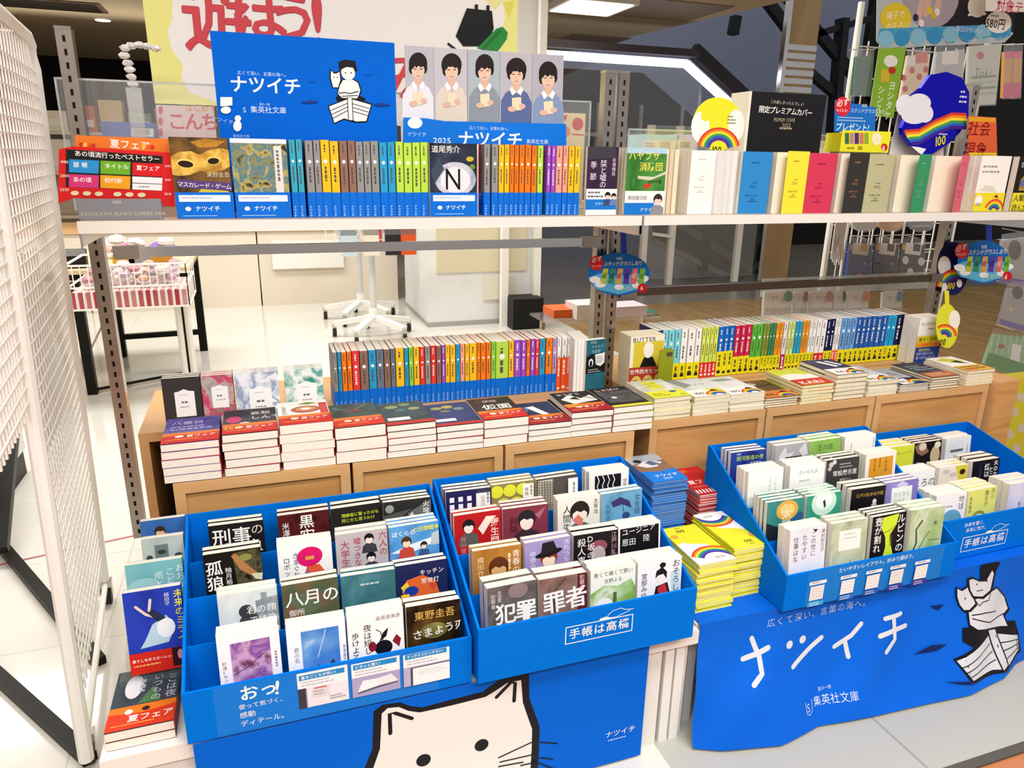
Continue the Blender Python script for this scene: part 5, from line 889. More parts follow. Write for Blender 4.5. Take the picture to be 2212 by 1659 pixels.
# ---------------------------------------------------------------- catalogues between the bins
def catalogue(nm, label, x, y, n, t, w, h, ops, base, page, where, z0=ST + .003, flip=False, rz0=0.0):
    root = None
    if (nm + 'c') not in _BM:
        mb = MB(); mb.box((0, 0, 0), (w, t * .22, h), base); mb.box((0, t * .8, 0), (w, t * .98, h), base); mb.box((w - .0006, 0, 0), (w, t * .98, h), base)
        _BM[nm + 'p'] = mb.mesh('cover')
        mb = MB(); mb.box((0, 0, 0), (w, t * .22, h), base); mb.box((0, t * .8, 0), (w, t * .98, h), base); mb.box((w - .0006, 0, 0), (w, t * .98, h), base)
        p = Plane2(mb, (0, 0, h), (1, 0, 0), (0, 0, -1), w); p.clip = (1.0, h / w); p.run(ops); _BM[nm + 'c'] = mb.mesh('cover')
        mb = MB(); mb.box((.0008, t * .22, .0008), (w - .0008, t * .8, h - .0008), page); _BM[nm + 'q'] = mb.mesh('page_block')
    for k in range(n):
        last = k == n - 1; jx, jy = (0, 0) if last else (random.uniform(-.0035, .0035), random.uniform(-.002, .003))
        rz = (0 if last else math.radians(random.uniform(-1.5, 1.5))) + rz0
        T = TR(x + jx, y + jy, z0 + (k + 1) * t, rz) @ LAY
        if flip: T = TR(x + w + jx, y + h + jy, z0 + (k + 1) * t, rz + math.pi) @ LAY
        r = thing('catalogue', label if last else f'catalogue in the pile under the {where}', 'catalogue', T, None if last else f'pile under the {where}')
        put('cover', _BM[nm + ('c' if last else 'p')], r); put('page_block', _BM[nm + 'q'], r)
yel = [('T', '100', .3, .14, .17, '1a1a1a', {'b': 2}), ('P', [(0, .8), (.2, .75), (.35, .85), (.7, .95), (1, 1.5), (1, 1.78), (0, 1.78)], 'f2f0ea'), ('B', .62, 1.72, .68, .05, {'a0': 10, 'a1': 150}), ('E', .15, .45, .1, .09, 'e0a83a'), ('E', .7, 1.66, .3, .2, 'f2f0ea'), ('T', '2025', .55, 1.5, .12, '1a1a1a', {'b': 1}), ('L', .35, .08, .2, .03, '8a7a1a', 1)]
yel = [o for o in yel]
catalogue('yellow', 'topmost yellow rainbow catalogue on the nearer pile, right way up', .795, 1.10, 24, .0047, .09, .158, yel, 'e6e032', 'page', 'nearer yellow catalogue')
catalogue('yellow', 'topmost yellow rainbow catalogue on the farther pile, turned upside down', .895, 1.125, 25, .0048, .09, .158, yel, 'e6e032', 'page', 'upside-down yellow catalogue', flip=True)
blu = [('R', 0, 0, 1, 1.1, 'n:8aa0b8,b0b4b8,6a84a4:9'), ('P', [(.0, .55), (.3, .45), (.7, .5), (1, .4), (1, 1.1), (0, 1.1)], '8a6a54'), ('P', [(.1, .6), (.45, .4), (.9, .55), (.6, .8), (.3, .8)], 'd8dade'), ('E', .25, .36, .12, .1, '2a2a30'), ('P', [(.4, .5), (.6, .4), (.8, .7), (.5, .7)], '5a6a84'), ('P', [(0, 1.0), (.5, 1.1), (1, 1.0), (1, 1.75), (0, 1.75)], '0f78d8'), ('T', 'ナツイチ', .22, 1.26, .17, W_, {'b': 1}), ('T', '2025', .38, 1.46, .12, W_)]
catalogue('bluecat', 'topmost blue catalogue with lounging reader photo on the tallest pile', .778, 1.272, 42, .0053, .088, .148, blu, '2f74c0', '7a9ac8', 'blue photo catalogue')
red = [('T', '夏フェア', .1, .8, .24, W_, {'b': 1}), ('L', .1, 1.2, .8, .04, 'f0a090', 1), ('P', [(0, .2), (.5, .1), (.5, .3), (0, .4)], 'd8602c')] + [('P', [(.02 + .1 * i, 1.4), (.07 + .1 * i, 1.4), (.05 + .1 * i, 1.6), (.0 + .1 * i, 1.6)], 'f0ece4') for i in range(10)]
catalogue('redcat', 'topmost red catalogue with white lettering beside the blue pile', .925, 1.305, 28, .0056, .088, .148, red, 'c4262a', 'page', 'red catalogue')
# ---------------------------------------------------------------- books beside the left bin
face2 = [((298, 1140), 1.345, ('natsu1', 'n:2a5a9a,3a6ab0,1e4a84:6', [('H', .42, .32, .12, '3a2a20', 'e0b890', '8a9a5a'), ('P', [(.5, .35), (.9, .5), (.6, .6)], 'c8b890')], None), 'blue paperback with sunlit boy, rearmost left of the bin'),
 ((300, 1180), 1.29, ('natsu2', 'n:9ab0ac,b8c4be,7a908e:7', [('R', .3, .2, .62, .55, '6a7a78'), ('E', .46, .4, .1, .06, '3a3a3a'), ('E', .16, .55, .08, .1, '3a4442'), ('E', .85, .55, .1, .08, '4a5452')], None), 'grey-green paperback with fishing boat, second left of the bin'),
 ((264, 1238), 1.24, ('ame', 'n:4a9aa4,7ababc,5aa8b0:6', [('E', .3, .5, .3, .2, '9acccc'), ('T', 'おおかみ', .86, .1, .17, 'e0ecec', {'V': 1}), ('T', 'こどもの', .68, .15, .17, 'e0ecec', {'V': 1}), ('T', '雨と', .48, .2, .17, 'e0ecec', {'V': 1}), ('T', '細田守', .2, .62, .1, '2a4a4a')], None), 'turquoise paperback with cloudy sky, third left of the bin'),
 ((258, 1300), 1.18, ('mirai', 'n:1c2c9a,2440b4,162480:5', [('P', [(.3, 1.0), (.45, .7), (.7, .55), (.85, .8), (.7, 1.1), (.2, 1.15)], 'b0d0e0'), ('E', .68, .8, .16, .2, 'e4ecf0'), ('S', [(.2, .3), (.36, .48), (.5, .55)], .05, 'e0d0c0'), ('S', [(.46, .2), (.42, .42)], .05, 'e0d0c0'), ('P', [(.36, .42), (.5, .4), (.7, .6), (.55, .66)], '24304a'), ('T', '未来のミライ', .86, .06, .18, 'd8d83a', {'V': 1, 'b': 1}), ('T', '細田守', .7, .1, .09, 'd8dce8', {'V': 1})], ('c8281c', .26, [('T', '果てしなきスカーレット', .04, .12, .068, W_, {'b': 1}), ('R', .74, .0, 1, .38, '2a1420'), ('E', .88, .15, .05, .1, 'c88a9a'), ('L', .06, .24, .6, .04, 'f0b060', 1)], [])), 'deep blue paperback with falling figure and red band')]
for (px, py), Y, spec, lab in face2:
    q = atY(px, py, Y); z = q.z - .146
    book(spec, TR(q.x, Y, z, 0, -math.radians(9)), lab, t=.016, w=min(.1, -.176 - q.x), h=.148)
t = thing('book_stand', 'clear stepped stand holding four books left of the bin', 'stand', (0, 0, 0))
for i, ((px, py), Y, spec, lab) in enumerate(face2):
    q = atY(px, py, Y); MB().box((-.285, Y - .002, ST), (-.178, Y + .048, q.z - .152), 'acrylic').build('step', t)
lyr = ('yofuke', 'n:2a3038,3c4650,1c2228:8', [('E', .3, .45, .14, .3, 'd8d8dc'), ('P', [(.4, .9), (.6, .5), (.75, .9)], '4a7a4a'), ('T', 'ここは夜', .8, .15, .18, 'b8c0cc', {'V': 1}), ('T', 'いつもの', .58, .2, .17, 'b8c0cc', {'V': 1}), ('L', .4, .3, .4, .1, 'a0a8b4', 1, 1)], ('d0391c', .36, [('P', [(0, 0), (1, 0), (1, .12), (.5, .2), (0, .14)], 'e2761e'), ('T', '夏フェア', .3, .22, .17, W_, {'b': 1}), ('E', .3, .14, .06, .06, 'f0e8dc'), ('E', .55, .12, .06, .05, '2a2420'), ('L', .08, .42, .84, .03, 'f0b050', 1)], []))
book(('yofuke_plain', '8a2018', [], None), TR(-.292, 1.068, ST + .0165) @ LAY, 'lower copy under the dark red-banded book left of the bin', t=.016, w=.1, h=.148)
book(lyr, TR(-.292, 1.068, ST + .034) @ LAY, 'dark red-banded book lying flat left of the bin', t=.0165, w=.1, h=.148)
# ---------------------------------------------------------------- posters, signs and pop cards
def sheet(name, label, cat, Y, x0, x1, z0, z1, base, draw, th=.001, edge=None):
    """A flat printed sheet standing in the plane Y; draw gets a plane whose u is world X and v is minus world Z, and a px->(u, v) helper."""
    mb = MB(); mb.box((x0, Y, z0), (x1, Y + th, z1), base)
    p = Plane2(mb, (0, Y, 0), (1, 0, 0), (0, 0, -1))
    def q(x, y):
        a = atY(x, y, Y); return (a.x, -a.z)
    draw(p, q)
    o = mb.build(name); tag(o, label, cat); return o
def pxs(Y, x=1100, y=300): return (atY(x + 10, y, Y) - atY(x, y, Y)).length / 10
def cutout(name, label, cat, Y, pts, base, draw, th=.0015, group=None):
    """A die-cut card of any outline."""
    mb = MB(); L = [atY(x, y, Y) for x, y in pts]; n = len(L)
    mb.add([(a.x, Y, a.z) for a in L] + [(a.x, Y + th, a.z) for a in L], [tuple(range(n)), tuple(range(2 * n - 1, n - 1, -1))] + [(i, n + i, n + (i + 1) % n, (i + 1) % n) for i in range(n)], base)
    p = Plane2(mb, (0, Y, 0), (1, 0, 0), (0, 0, -1))
    def q(x, y):
        a = atY(x, y, Y); return (a.x, -a.z)
    draw(p, q)
    o = mb.build(name); tag(o, label, cat, group); return o
def oval(cx, cy, rx, ry, n=28): return [(cx + rx * math.cos(2 * math.pi * i / n), cy + ry * math.sin(2 * math.pi * i / n)) for i in range(n)]
def P_(p, q, pts, c): p.poly([q(*a) for a in pts], c)
def O_(p, q, cx, cy, rx, ry, c): P_(p, q, oval(cx, cy, rx, ry, 20), c)
def S_(p, q, pts, w, c): p.stroke([q(*a) for a in pts], w, c)
def rain(p, q, cx, cy, r, w, a0, a1, k=1.0):
    for i, c in enumerate(('d8402c', 'ee8a28', 'f4dc3c', '3f9e50', '2a62c0', '5a2c8c')):
        rr = r - w * (i + .5)
        S_(p, q, [(cx + rr * math.cos(math.radians(a0 + (a1 - a0) * j / 14)), cy - k * rr * math.sin(math.radians(a0 + (a1 - a0) * j / 14))) for j in range(15)], w * pxs(1.8, cx, cy) * 1.05, c)
# big play board behind everything
def d_board(p, q):
    P_(p, q, [(375, -90), (372, 40), (362, 70), (372, 110), (395, 140), (392, 170), (410, 200), (470, 222), (1085, 300), (1090, 200), (1078, 120), (1090, 40), (1085, -90)], 'f2efe9')
    P_(p, q, [(1085, 5), (1112, 2), (1100, 40)], 'e2dc5e'); P_(p, q, [(1048, 0), (1090, -2), (1070, 22)], 'ece6a0')
    s = pxs(2.1)
    for dx, dy in ((-3, 0), (3, 0), (0, -3), (0, 3), (-2, -2), (2, 2), (2, -2), (-2, 2)):
        for ch, x, y, z in (('遊', 380, -52, 118), ('ぼ', 492, -48, 98), ('う', 574, -28, 88), ('!', 660, -44, 122)):
            u, v = q(x + dx, y + dy); p.text(ch, u, v, z * s, 'd04a52')
    S_(p, q, [(845, 132), (872, 130), (878, 140), (848, 200)], 9 * s, 'd04a52'); S_(p, q, [(850, 170), (878, 160), (885, 185), (868, 206)], 9 * s, 'd04a52')
    P_(p, q, [(1008, 18), (1062, 24), (1066, 62), (1050, 100), (1000, 100), (984, 78)], '17181a')
    P_(p, q, [(1025, 10), (1032, 10), (1032, 22), (1025, 22)], '17181a'); P_(p, q, [(1050, 12), (1057, 12), (1057, 26), (1050, 26)], '17181a')
    P_(p, q, [(1030, 104), (1072, 62), (1085, 58), (1096, 70), (1094, 84), (1074, 112)], '2c8a3e'); P_(p, q, [(1038, 106), (1078, 64), (1083, 68), (1046, 108)], '247234')
    S_(p, q, [(968, 95), (985, 108)], 4 * s, '17181a')
a = atY(335, 223, 2.1); b = atY(1117, 100, 2.1)
sheet('play_board', 'large white board with yellow edge and big red lettering, behind the posters', 'board', 2.1, a.x, b.x, a.z, 2.0, 'ecea8e', d_board, .012)
t = thing('board_frame', 'pair of steel upright feet holding the large white board', 'frame', (0, 2.11, 0))
for x in (a.x + .1, b.x - .1): MB().box((x - .012, .006, UZ), (x + .012, .03, 1.9), 'steel').build('upright', t)
# picture books on the rear side of the unit
def d_kon(p, q):
    s = pxs(2.06, 400, 270)
    u, v = q(358, 240); p.text('こんちゅう', u, v, 42 * s, 'd24a4e', b=2, sp=.86); u, v = q(398, 224); p.text('はじめての', u, v, 17 * s, 'd8982a', b=1)
    for yy in (238, 262, 286): O_(p, q, 347, yy, 5, 9, 'd86a5a')
a = atY(336, 226, 2.06); b = atY(470, 320, 2.06)
t = thing('picture_book', 'pale pink picture book with red lettering under the big board', 'book', (0, 0, 0))
sheet('cover', None, None, 2.06, a.x, b.x, UZ, a.z, 'e6cfc6', d_kon, .012).parent = t
MB().box((a.x + .002, 2.072, UZ + .002), (b.x - .002, 2.08, a.z - .002), 'page').build('page_block', t)
def d_tako(p, q): O_(p, q, 1248, 268, 12, 14, 'c8342c'); O_(p, q, 1222, 285, 10, 12, 'd87a4a'); P_(p, q, [(1212, 250), (1226, 248), (1222, 262)], 'c8342c'); S_(p, q, [(1236, 290), (1260, 292)], .004, 'c8342c')
a = atY(1206, 243, 2.06); b = atY(1262, 320, 2.06)
t = thing('picture_book', 'yellowish picture book with red sea creature behind the group poster', 'book', (0, 0, 0))
sheet('cover', None, None, 2.06, a.x, b.x, UZ, a.z, 'dccb9a', d_tako, .012).parent = t
MB().box((a.x + .002, 2.072, UZ + .002), (b.x - .002, 2.08, a.z - .002), 'page').build('page_block', t)
t = thing('rear_shelf', 'rear upper shelf back to back with the book shelves', 'shelf', (0, 0, 0))
MB().box((-.33, 1.83, UZ - .02), (2.25, 2.15, UZ), 'shelf_top').build('board', t)
MB().box((-.33, 2.15, UZ - .022), (2.25, 2.155, UZ + .002), 'shelf_edge').build('price_rail', t)
# clear acrylic screen
def screen(label, x0, x1, z0, z1, Y):
    t = thing('acrylic_screen', label, 'screen', (0, Y, 0))
    MB().box((x0, 0, z0), (x1, .003, z1), 'acrylic').build('sheet', t)
    mb = MB(); mb.box((x0, -.0005, z1 - .004), (x1, .0035, z1), 'acrylic_edge'); mb.box((x0, -.0005, z0), (x0 + .004, .0035, z1), 'acrylic_edge'); mb.box((x1 - .004, -.0005, z0), (x1, .0035, z1), 'acrylic_edge'); mb.build('polished_edge', t)
screen('clear acrylic screen standing behind the left upper shelf', -.37, .84, UZ + .001, 1.318, 1.82)
screen('clear acrylic screen standing behind the right upper shelf', .95, 2.08, UZ + .001, 1.255, 1.82)
# blue campaign poster
def d_blue(p, q):
    s = pxs(1.73, 600, 200)
    u, v = q(494, 160); p.text('ナツイチ', u, v, 38 * s, W_, b=2); u, v = q(512, 152); p.text('広くて深い、言葉の海へ。', u, v, 9 * s, 'c8dcf4')
    u, v = q(540, 228); p.text('集英社文庫', u, v, 15.5 * s, 'dce8f6'); u, v = q(560, 222); p.text('夏の一冊', u, v, 5.5 * s, 'dce8f6'); u, v = q(524, 229); p.text('S', u, v, 15 * s, 'dce8f6')
    u, v = q(503, 290); p.text('集英社文庫', u, v, 7 * s, 'a8c8f0')
    u, v = q(752, 178); boat(p, u, v, 44 * s, shirt='eeece8')
    for L in ([(648, 222), (668, 216), (690, 220), (672, 224)], [(802, 226), (824, 222), (846, 228), (820, 230)]): P_(p, q, L, '123a8a')
    S_(p, q, [(668, 175), (674, 178), (680, 175)], 1.2 * s, '123a8a'); S_(p, q, [(790, 160), (797, 163), (804, 159)], 1.2 * s, '123a8a')
    P_(p, q, [(476, 210), (502, 210), (502, 228), (476, 230)], 'f2f2f0'); O_(p, q, 488, 238, 11, 8, 'eeeeec'); O_(p, q, 513, 272, 9, 12, 'f2f2f0'); O_(p, q, 514, 256, 7, 7, 'f2f2f0')
    u, v = q(456, 248); p.text('ナツイチ', u, v, 12 * s, '9ac8f4', rot=12)
a = atY(453, 66, 1.73); b = atY(852, 95, 1.73)
sheet('campaign_poster', 'blue poster with reader in a boat, standing behind the upper row', 'poster', 1.73, a.x, b.x, UZ + .001, a.z, 'poster_blue', d_blue, .002)
def d_five(p, q):
    s = pxs(1.73, 1050, 200)
    for i, (hx, hy, c, bx) in enumerate(((903, 148, 'dfe0e6', 'b4b4be'), (975, 150, 'd8ccc0', 'bcbcc4'), (1046, 152, '8a949e', 'a8b4bc'), (1114, 160, '5a6a98', 'b4b4bc'), (1182, 168, '8296b8', 'acacb6'))):
        u0, v1 = q(hx - 36, 268); u1, _ = q(hx + 34, 268); p.rect(max(u0, a.x), -a.z, min(u1, b.x), v1, bx)
        P_(p, q, [(hx - 34, 270), (hx - 33, hy + 58), (hx - 24, hy + 42), (hx - 8, hy + 30), (hx + 8, hy + 30), (hx + 24, hy + 42), (hx + 33, hy + 62), (hx + 34, 272)], c)
        P_(p, q, [(hx - 8, hy + 18), (hx + 8, hy + 18), (hx + 8, hy + 32), (hx, hy + 42), (hx - 8, hy + 32)], 'd8b49e')
        g = (i * 7) % 5 - 2; O_(p, q, hx, hy - 10, 20 + (i % 2) * 2, 25, '221c1a'); O_(p, q, hx - 14, hy, 6, 12 + 2 * (i % 3), '221c1a'); O_(p, q, hx + 14, hy - 1, 6, 12 + 2 * (i % 2), '221c1a'); O_(p, q, hx, hy + 4, 14, 19, 'e2c0aa'); P_(p, q, [(hx - 15, hy + 3), (hx - 18, hy - 18), (hx, hy - 34), (hx + 18, hy - 18), (hx + 15, hy + 3), (hx + 11, hy - 5), (hx + 8 + g, hy - 2), (hx + 3 + g, hy - 6), (hx - 2 + g, hy - 1 - i % 2 * 4), (hx - 7, hy - 6), (hx - 10, hy - 1)], '221c1a')
        S_(p, q, [(hx - 9, hy + 1), (hx - 4, hy + 1)], 1.6 * s, '3a2a24'); S_(p, q, [(hx + 4, hy + 1), (hx + 9, hy + 1)], 1.6 * s, '3a2a24'); S_(p, q, [(hx - 4, hy + 16), (hx + 4, hy + 16)], 1.4 * s, 'b0746a'); S_(p, q, [(hx, hy + 4), (hx + 1, hy + 9)], 1.1 * s, 'c89c88')
        P_(p, q, [(hx - 10, hy + 27), (hx - 1, hy + 40), (hx - 9, hy + 47), (hx - 15, hy + 34)], 'eef0f4'); P_(p, q, [(hx + 10, hy + 27), (hx + 1, hy + 40), (hx + 9, hy + 47), (hx + 15, hy + 34)], 'eef0f4'); S_(p, q, [(hx, hy + 42), (hx + 1, hy + 52)], .8 * s, '8a90a0')
        P_(p, q, [(hx - 10, hy + 52), (hx + 10, hy + 50), (hx + 11, hy + 78), (hx - 9, hy + 80)], 'e6d8b8')
        O_(p, q, hx - 10, hy + 76, 9, 6, 'd8b49e'); O_(p, q, hx + 12, hy + 70, 7, 6, 'd8b49e')
        pass
    P_(p, q, [(870, 254), (920, 256), (960, 262), (1220, 268), (1222, 340), (868, 340)], '0a72d8')
    u, v = q(934, 294); p.text('2025', u, v, 16 * s, 'e0ecf8', b=1, sx=1.1); u, v = q(986, 280); p.text('ナツイチ', u, v, 36 * s, W_, b=2); u, v = q(1012, 272); p.text('広くて深い、言葉の海へ。', u, v, 7.5 * s, 'c8dcf4'); u, v = q(1135, 300); p.text('集英社文庫', u, v, 10 * s, 'dce8f6')
    O_(p, q, 895, 266, 16, 12, 'f0f0ee'); O_(p, q, 898, 262, 9, 9, 'f4f4f2'); u, v = q(878, 284); p.text('ナツイチ', u, v, 10 * s, 'c8e0f8')
a = atY(874, 98, 1.735); b = atY(1216, 124, 1.735)
sheet('group_poster', 'poster of five men in pale shirts holding books, above the N cover', 'poster', 1.735, a.x, b.x, UZ + .001, a.z, 'b8b8c0', d_five, .002)
# summer fair pop at the left end
def d_fair(p, q):
    s = pxs(1.6, 250, 380)
    P_(p, q, [(142, 322), (352, 337), (348, 412), (142, 404)], '2a2624')
    P_(p, q, [(148, 326), (346, 341), (345, 354), (148, 341)], '1c1a1a'); u, v = q(160, 324); p.text('あの頃流行ったベストセラー', u, v, 14 * s, W_, b=1, rot=3.5)
    for (x, y, c, tx) in ((149, 344, '2c90d0', '部 報'), (217, 347, '6aac2c', 'タイトル'), (286, 351, 'cc2026', '夏フェア'), (149, 376, 'd0387a', 'あの頃'), (217, 378, 'e8a020', '初代新'), (286, 381, 'eceaea', '')):
        P_(p, q, [(x, y), (x + 65, y + 3), (x + 64, y + 31), (x, y + 28)], c)
        if tx: u, v = q(x + 8, y + 5); p.text(tx, u, v, 13 * s, W_, b=1, rot=2)
    u, v = q(300, 402); p.lines(u, v, 30 * s, 4 * s, '7a7a7a', 1)
    S_(p, q, [(286, 395), (350, 398)], 1.5 * s, '2a2624')
    for i in range(6): O_(p, q, 162 + 26 * i + (14 if i > 2 else 0), 417 + .8 * i, 9, 5, 'e8d0a8')
    for i, tx in enumerate(('1980', '2000', '2020')):
        u, v = q(129, 345 + 30 * i); p.text(tx, u, v, 9 * s, W_, rot=90 if False else 0); u, v = q(355, 355 + 30 * i); p.text(('1995', '1997', '2010')[i], u, v, 8 * s, W_)
a = atY(124, 320, 1.6); b = atY(377, 445, 1.6)
t = thing('fair_sign', 'red summer fair sign with six coloured boxes at the shelf\'s left end', 'sign', (0, 0, 0))
cutout('red_card', None, None, 1.6, [(127, 322), (158, 316), (372, 330), (377, 350), (376, 445), (355, 446), (345, 432), (160, 428), (126, 440)], 'd02424', d_fair).parent = t
def d_fair2(p, q):
    s = pxs(1.6, 250, 300); u, v = q(236, 299); p.text('夏フェア', u, v, 22 * s, W_, b=1, rot=3)
    for i in range(7): O_(p, q, 175 + i * 9 + (100 if i > 3 else 0), 312 + i, 5, 5, ('c83a20', 'f0c050', 'e05a28')[i % 3])
cutout('orange_header', None, None, 1.61, [(162, 292), (370, 300), (372, 345), (162, 340)], 'e0782c', d_fair2).parent = t
def d_grey(p, q):
    s = pxs(1.57, 250, 450); u, v = q(173, 456); p.text('KADOKAWA BUNKO SUMMER FAIR', u, v, 12.5 * s, 'c0b898', sx=.85); u, v = q(242, 432); p.text('2025', u, v, 9 * s, 'e0e0dc')
a = atY(164, 430, 1.57); b = atY(352, 474, 1.57)
sheet('name_plate', 'grey plate with capital lettering in front of the red fair sign', 'sign', 1.57, a.x, b.x, UZ + .0005, a.z, '84848a', d_grey, .012)
# right shelf: yellow disc, black card box, blue and yellow box, foil balloon
def d_disc(p, q):
    s = pxs(1.7, 1550, 260)
    O_(p, q, 1513, 275, 20, 34, 'f2efe8'); O_(p, q, 1590, 270, 18, 34, 'f2efe8'); O_(p, q, 1524, 250, 10, 12, 'dfe030')
    rain(p, q, 1552, 322, 46, 4.4, 12, 168); O_(p, q, 1552, 316, 17, 12, 'dfe030')
    u, v = q(1537, 312); p.text('100', u, v, 19 * s, '1a1a1a', b=2, sx=.8); u, v = q(1572, 250); p.lines(u, v, 16 * s, 3 * s, '8a8a4a', 3)
cutout('pop_disc', 'round yellow card with rainbow and 100 behind the white booklets', 'sign', 1.7, oval(1551, 268, 54, 58, 36), 'e2e22e', d_disc)
def d_black(p, q):
    s = pxs(1.72, 1700, 250)
    u, v = q(1640, 227); p.text('限定プレミアムカバー', u, v, 12.6 * s, W_, b=1, rot=1.5, sp=.92); u, v = q(1665, 215); p.text('これ欲しかったんでしょ!', u, v, 6.4 * s, 'c8c4bc', rot=1.5)
    u, v = q(1672, 252); p.text('PREMIUM COVER', u, v, 9 * s, 'b8a88a', sx=.62); u, v = q(1690, 264); p.text('2025', u, v, 9 * s, 'b8a88a'); u, v = q(1684, 275); p.lines(u, v, 30 * s, 4 * s, 'b8a88a', 1)
a = atY(1626, 197, 1.72); b = atY(1773, 303, 1.72)
t = thing('premium_box', 'black card announcing the cover booklets, standing on a block of booklets', 'sign', (0, 0, 0))
sheet('face_card', None, None, 1.72, a.x, b.x, UZ + .03, a.z, '1d1d20', d_black, .002).parent = t
MB().box((a.x - .008, 1.722, UZ + .03), (a.x + .002, 1.80, a.z), 'page').build('side_sheets', t)
MB().box((a.x, 1.722, UZ), (b.x, 1.80, UZ + .029), 'd8ccb0').build('base_block', t)
def d_blue6(p, q):
    s = pxs(1.7, 1850, 250)
    u, v = q(1838, 233); p.text('ステンドグラスしおり', u, v, 8 * s, 'c8e4f8', sp=.95); u, v = q(1806, 264); p.text('プレゼント!', u, v, 14 * s, 'd8f0fc', b=1); u, v = q(1810, 252); p.lines(u, v, 70 * s, 2.4 * s, 'a8d0f0', 2); u, v = q(1862, 224); p.text('特製', u, v, 6 * s, 'c8e4f8')
    O_(p, q, 1820, 230, 17, 21, 'd02430'); u, v = q(1808, 214); p.text('必ず', u, v, 13 * s, W_, b=1, rot=-6); u, v = q(1807, 234); p.text('もらえる!', u, v, 5.6 * s, W_)
cutout('gift_card', 'small blue gift card with red circle behind the yellow box', 'sign', 1.71, [(1804, 216), (1892, 232), (1890, 290), (1802, 284)], '1c6ac4', d_blue6)
def d_ybox(p, q):
    s = pxs(1.68, 1860, 300)
    for i, c in enumerate(('3a6a4a', 'b08a7a', '4a2a7a', 'c87a5a', '8aa83a')): P_(p, q, [(1825 + 10.5 * i, 287), (1834 + 10.5 * i, 287), (1834 + 10.5 * i, 311), (1825 + 10.5 * i, 311)], c)
    u, v = q(1853, 313); p.text('100', u, v, 9 * s, '2a2a1a', b=1, sx=.8); O_(p, q, 1910, 318, 7, 8, 'c81e28'); u, v = q(1907, 311); p.text('6', u, v, 12 * s, W_, b=1)
    O_(p, q, 1893, 300, 11, 14, 'e8e4c0'); u, v = q(1830, 318); p.lines(u, v, 18 * s, 3 * s, '6a6a1a', 1)
a = atY(1820, 281, 1.66); b = atY(1918, 330, 1.66)
t = thing('gift_box', 'small yellow box with bookmark strips and number 6', 'box', (0, 0, 0))
sheet('front_face', None, None, 1.66, a.x, b.x, b.z, a.z, 'e6de2c', d_ybox, .001).parent = t
MB().box((a.x, 1.661, b.z), (b.x, 1.72, a.z - .006), 'e6de2c').build('body', t)
MB().box((a.x + .004, 1.665, UZ), (b.x - .004, 1.70, b.z), 'c8c0b0').build('stand', t)
NAMED['foil_blue'] = flat('foil_blue', '1410b4', .12, .55); NAMED['foil_white'] = flat('foil_white', 'e4e4ea', .2, .1)
def d_balloon(p, q):
    s = pxs(1.72, 2030, 250)
    for (x, y, a, b) in ((1955, 228, 20, 24), (1985, 222, 26, 20), (1975, 250, 28, 18), (1998, 245, 18, 20)): O_(p, q, x, y, a, b, 'foil_white')
    for i, c in enumerate(('d03a28', 'ee8a28', 'f4dc3c', '3f9e50', '2a62c0', '40208a')):
        S_(p, q, [(1955 + i * 3, 284 + i * 5.2), (1985, 282 + i * 5.4), (2020, 262 + i * 5.4), (2055, 247 + i * 5.6), (2085, 248 + i * 5.6)], 5.6 * s, c)
    P_(p, q, [(1968, 316), (1985, 318), (2000, 322), (1990, 335)], 'f0f0f0')
    u, v = q(2018, 292); p.text('100', u, v, 21 * s, 'e8d820', b=2, sx=.8, rot=-12); u, v = q(2028, 288); p.lines(u, v, 24 * s, 3 * s, 'c8c8f0', 1)
    u, v = q(2075, 196); p.lines(u, v, 14 * s, 4 * s, 'd0d0f4', 3)
t = thing('foil_sign', 'shiny blue foil sign with cloud and rainbow', 'sign', (0, 0, 0)); a = atY(2010, 300, 1.72); MB().tube([(a.x, 1.735, UZ), (a.x, 1.735, a.z)], .004, 'white_paint').build('stick', t)
cutout('foil_face', None, None, 1.72, [(1990, 190), (2010, 162), (2045, 155), (2078, 168), (2094, 200), (2092, 250), (2075, 285), (2050, 310), (2010, 335), (1992, 335), (1995, 320), (1968, 316), (1950, 290), (1948, 276), (1960, 250), (1945, 235), (1950, 210), (1972, 205)], 'foil_blue', d_balloon, .012).parent = t
a = atY(1950, 215, 1.76); b = atY(2060, 340, 1.76)
cutout('backing_card', 'plain pale card behind the shiny foil sign', 'card', 1.76, [(1945, 225), (2040, 260), (2035, 452), (1895, 452)], 'd8d0c8', lambda p, q: None)
def d_shakai(p, q):
    s = pxs(1.7, 2120, 300); u, v = q(2094, 258); p.text('社会\n現象', u, v, 25 * s, '8a1414', b=1, sp=1.02)
    P_(p, q, [(2093, 252), (2150, 255), (2150, 264), (2093, 262)], 'e0a024'); P_(p, q, [(2093, 330), (2152, 330), (2152, 342), (2093, 342)], 'e8d028'); u, v = q(2094, 331); p.text('いつか読むなら', u, v, 8 * s, '1a1a1a')
cutout('reading_card', 'orange-red card with dark two-line kanji at the right shelf end', 'sign', 1.70, [(2092, 250), (2152, 254), (2158, 450), (2090, 450)], 'dd6238', d_shakai)
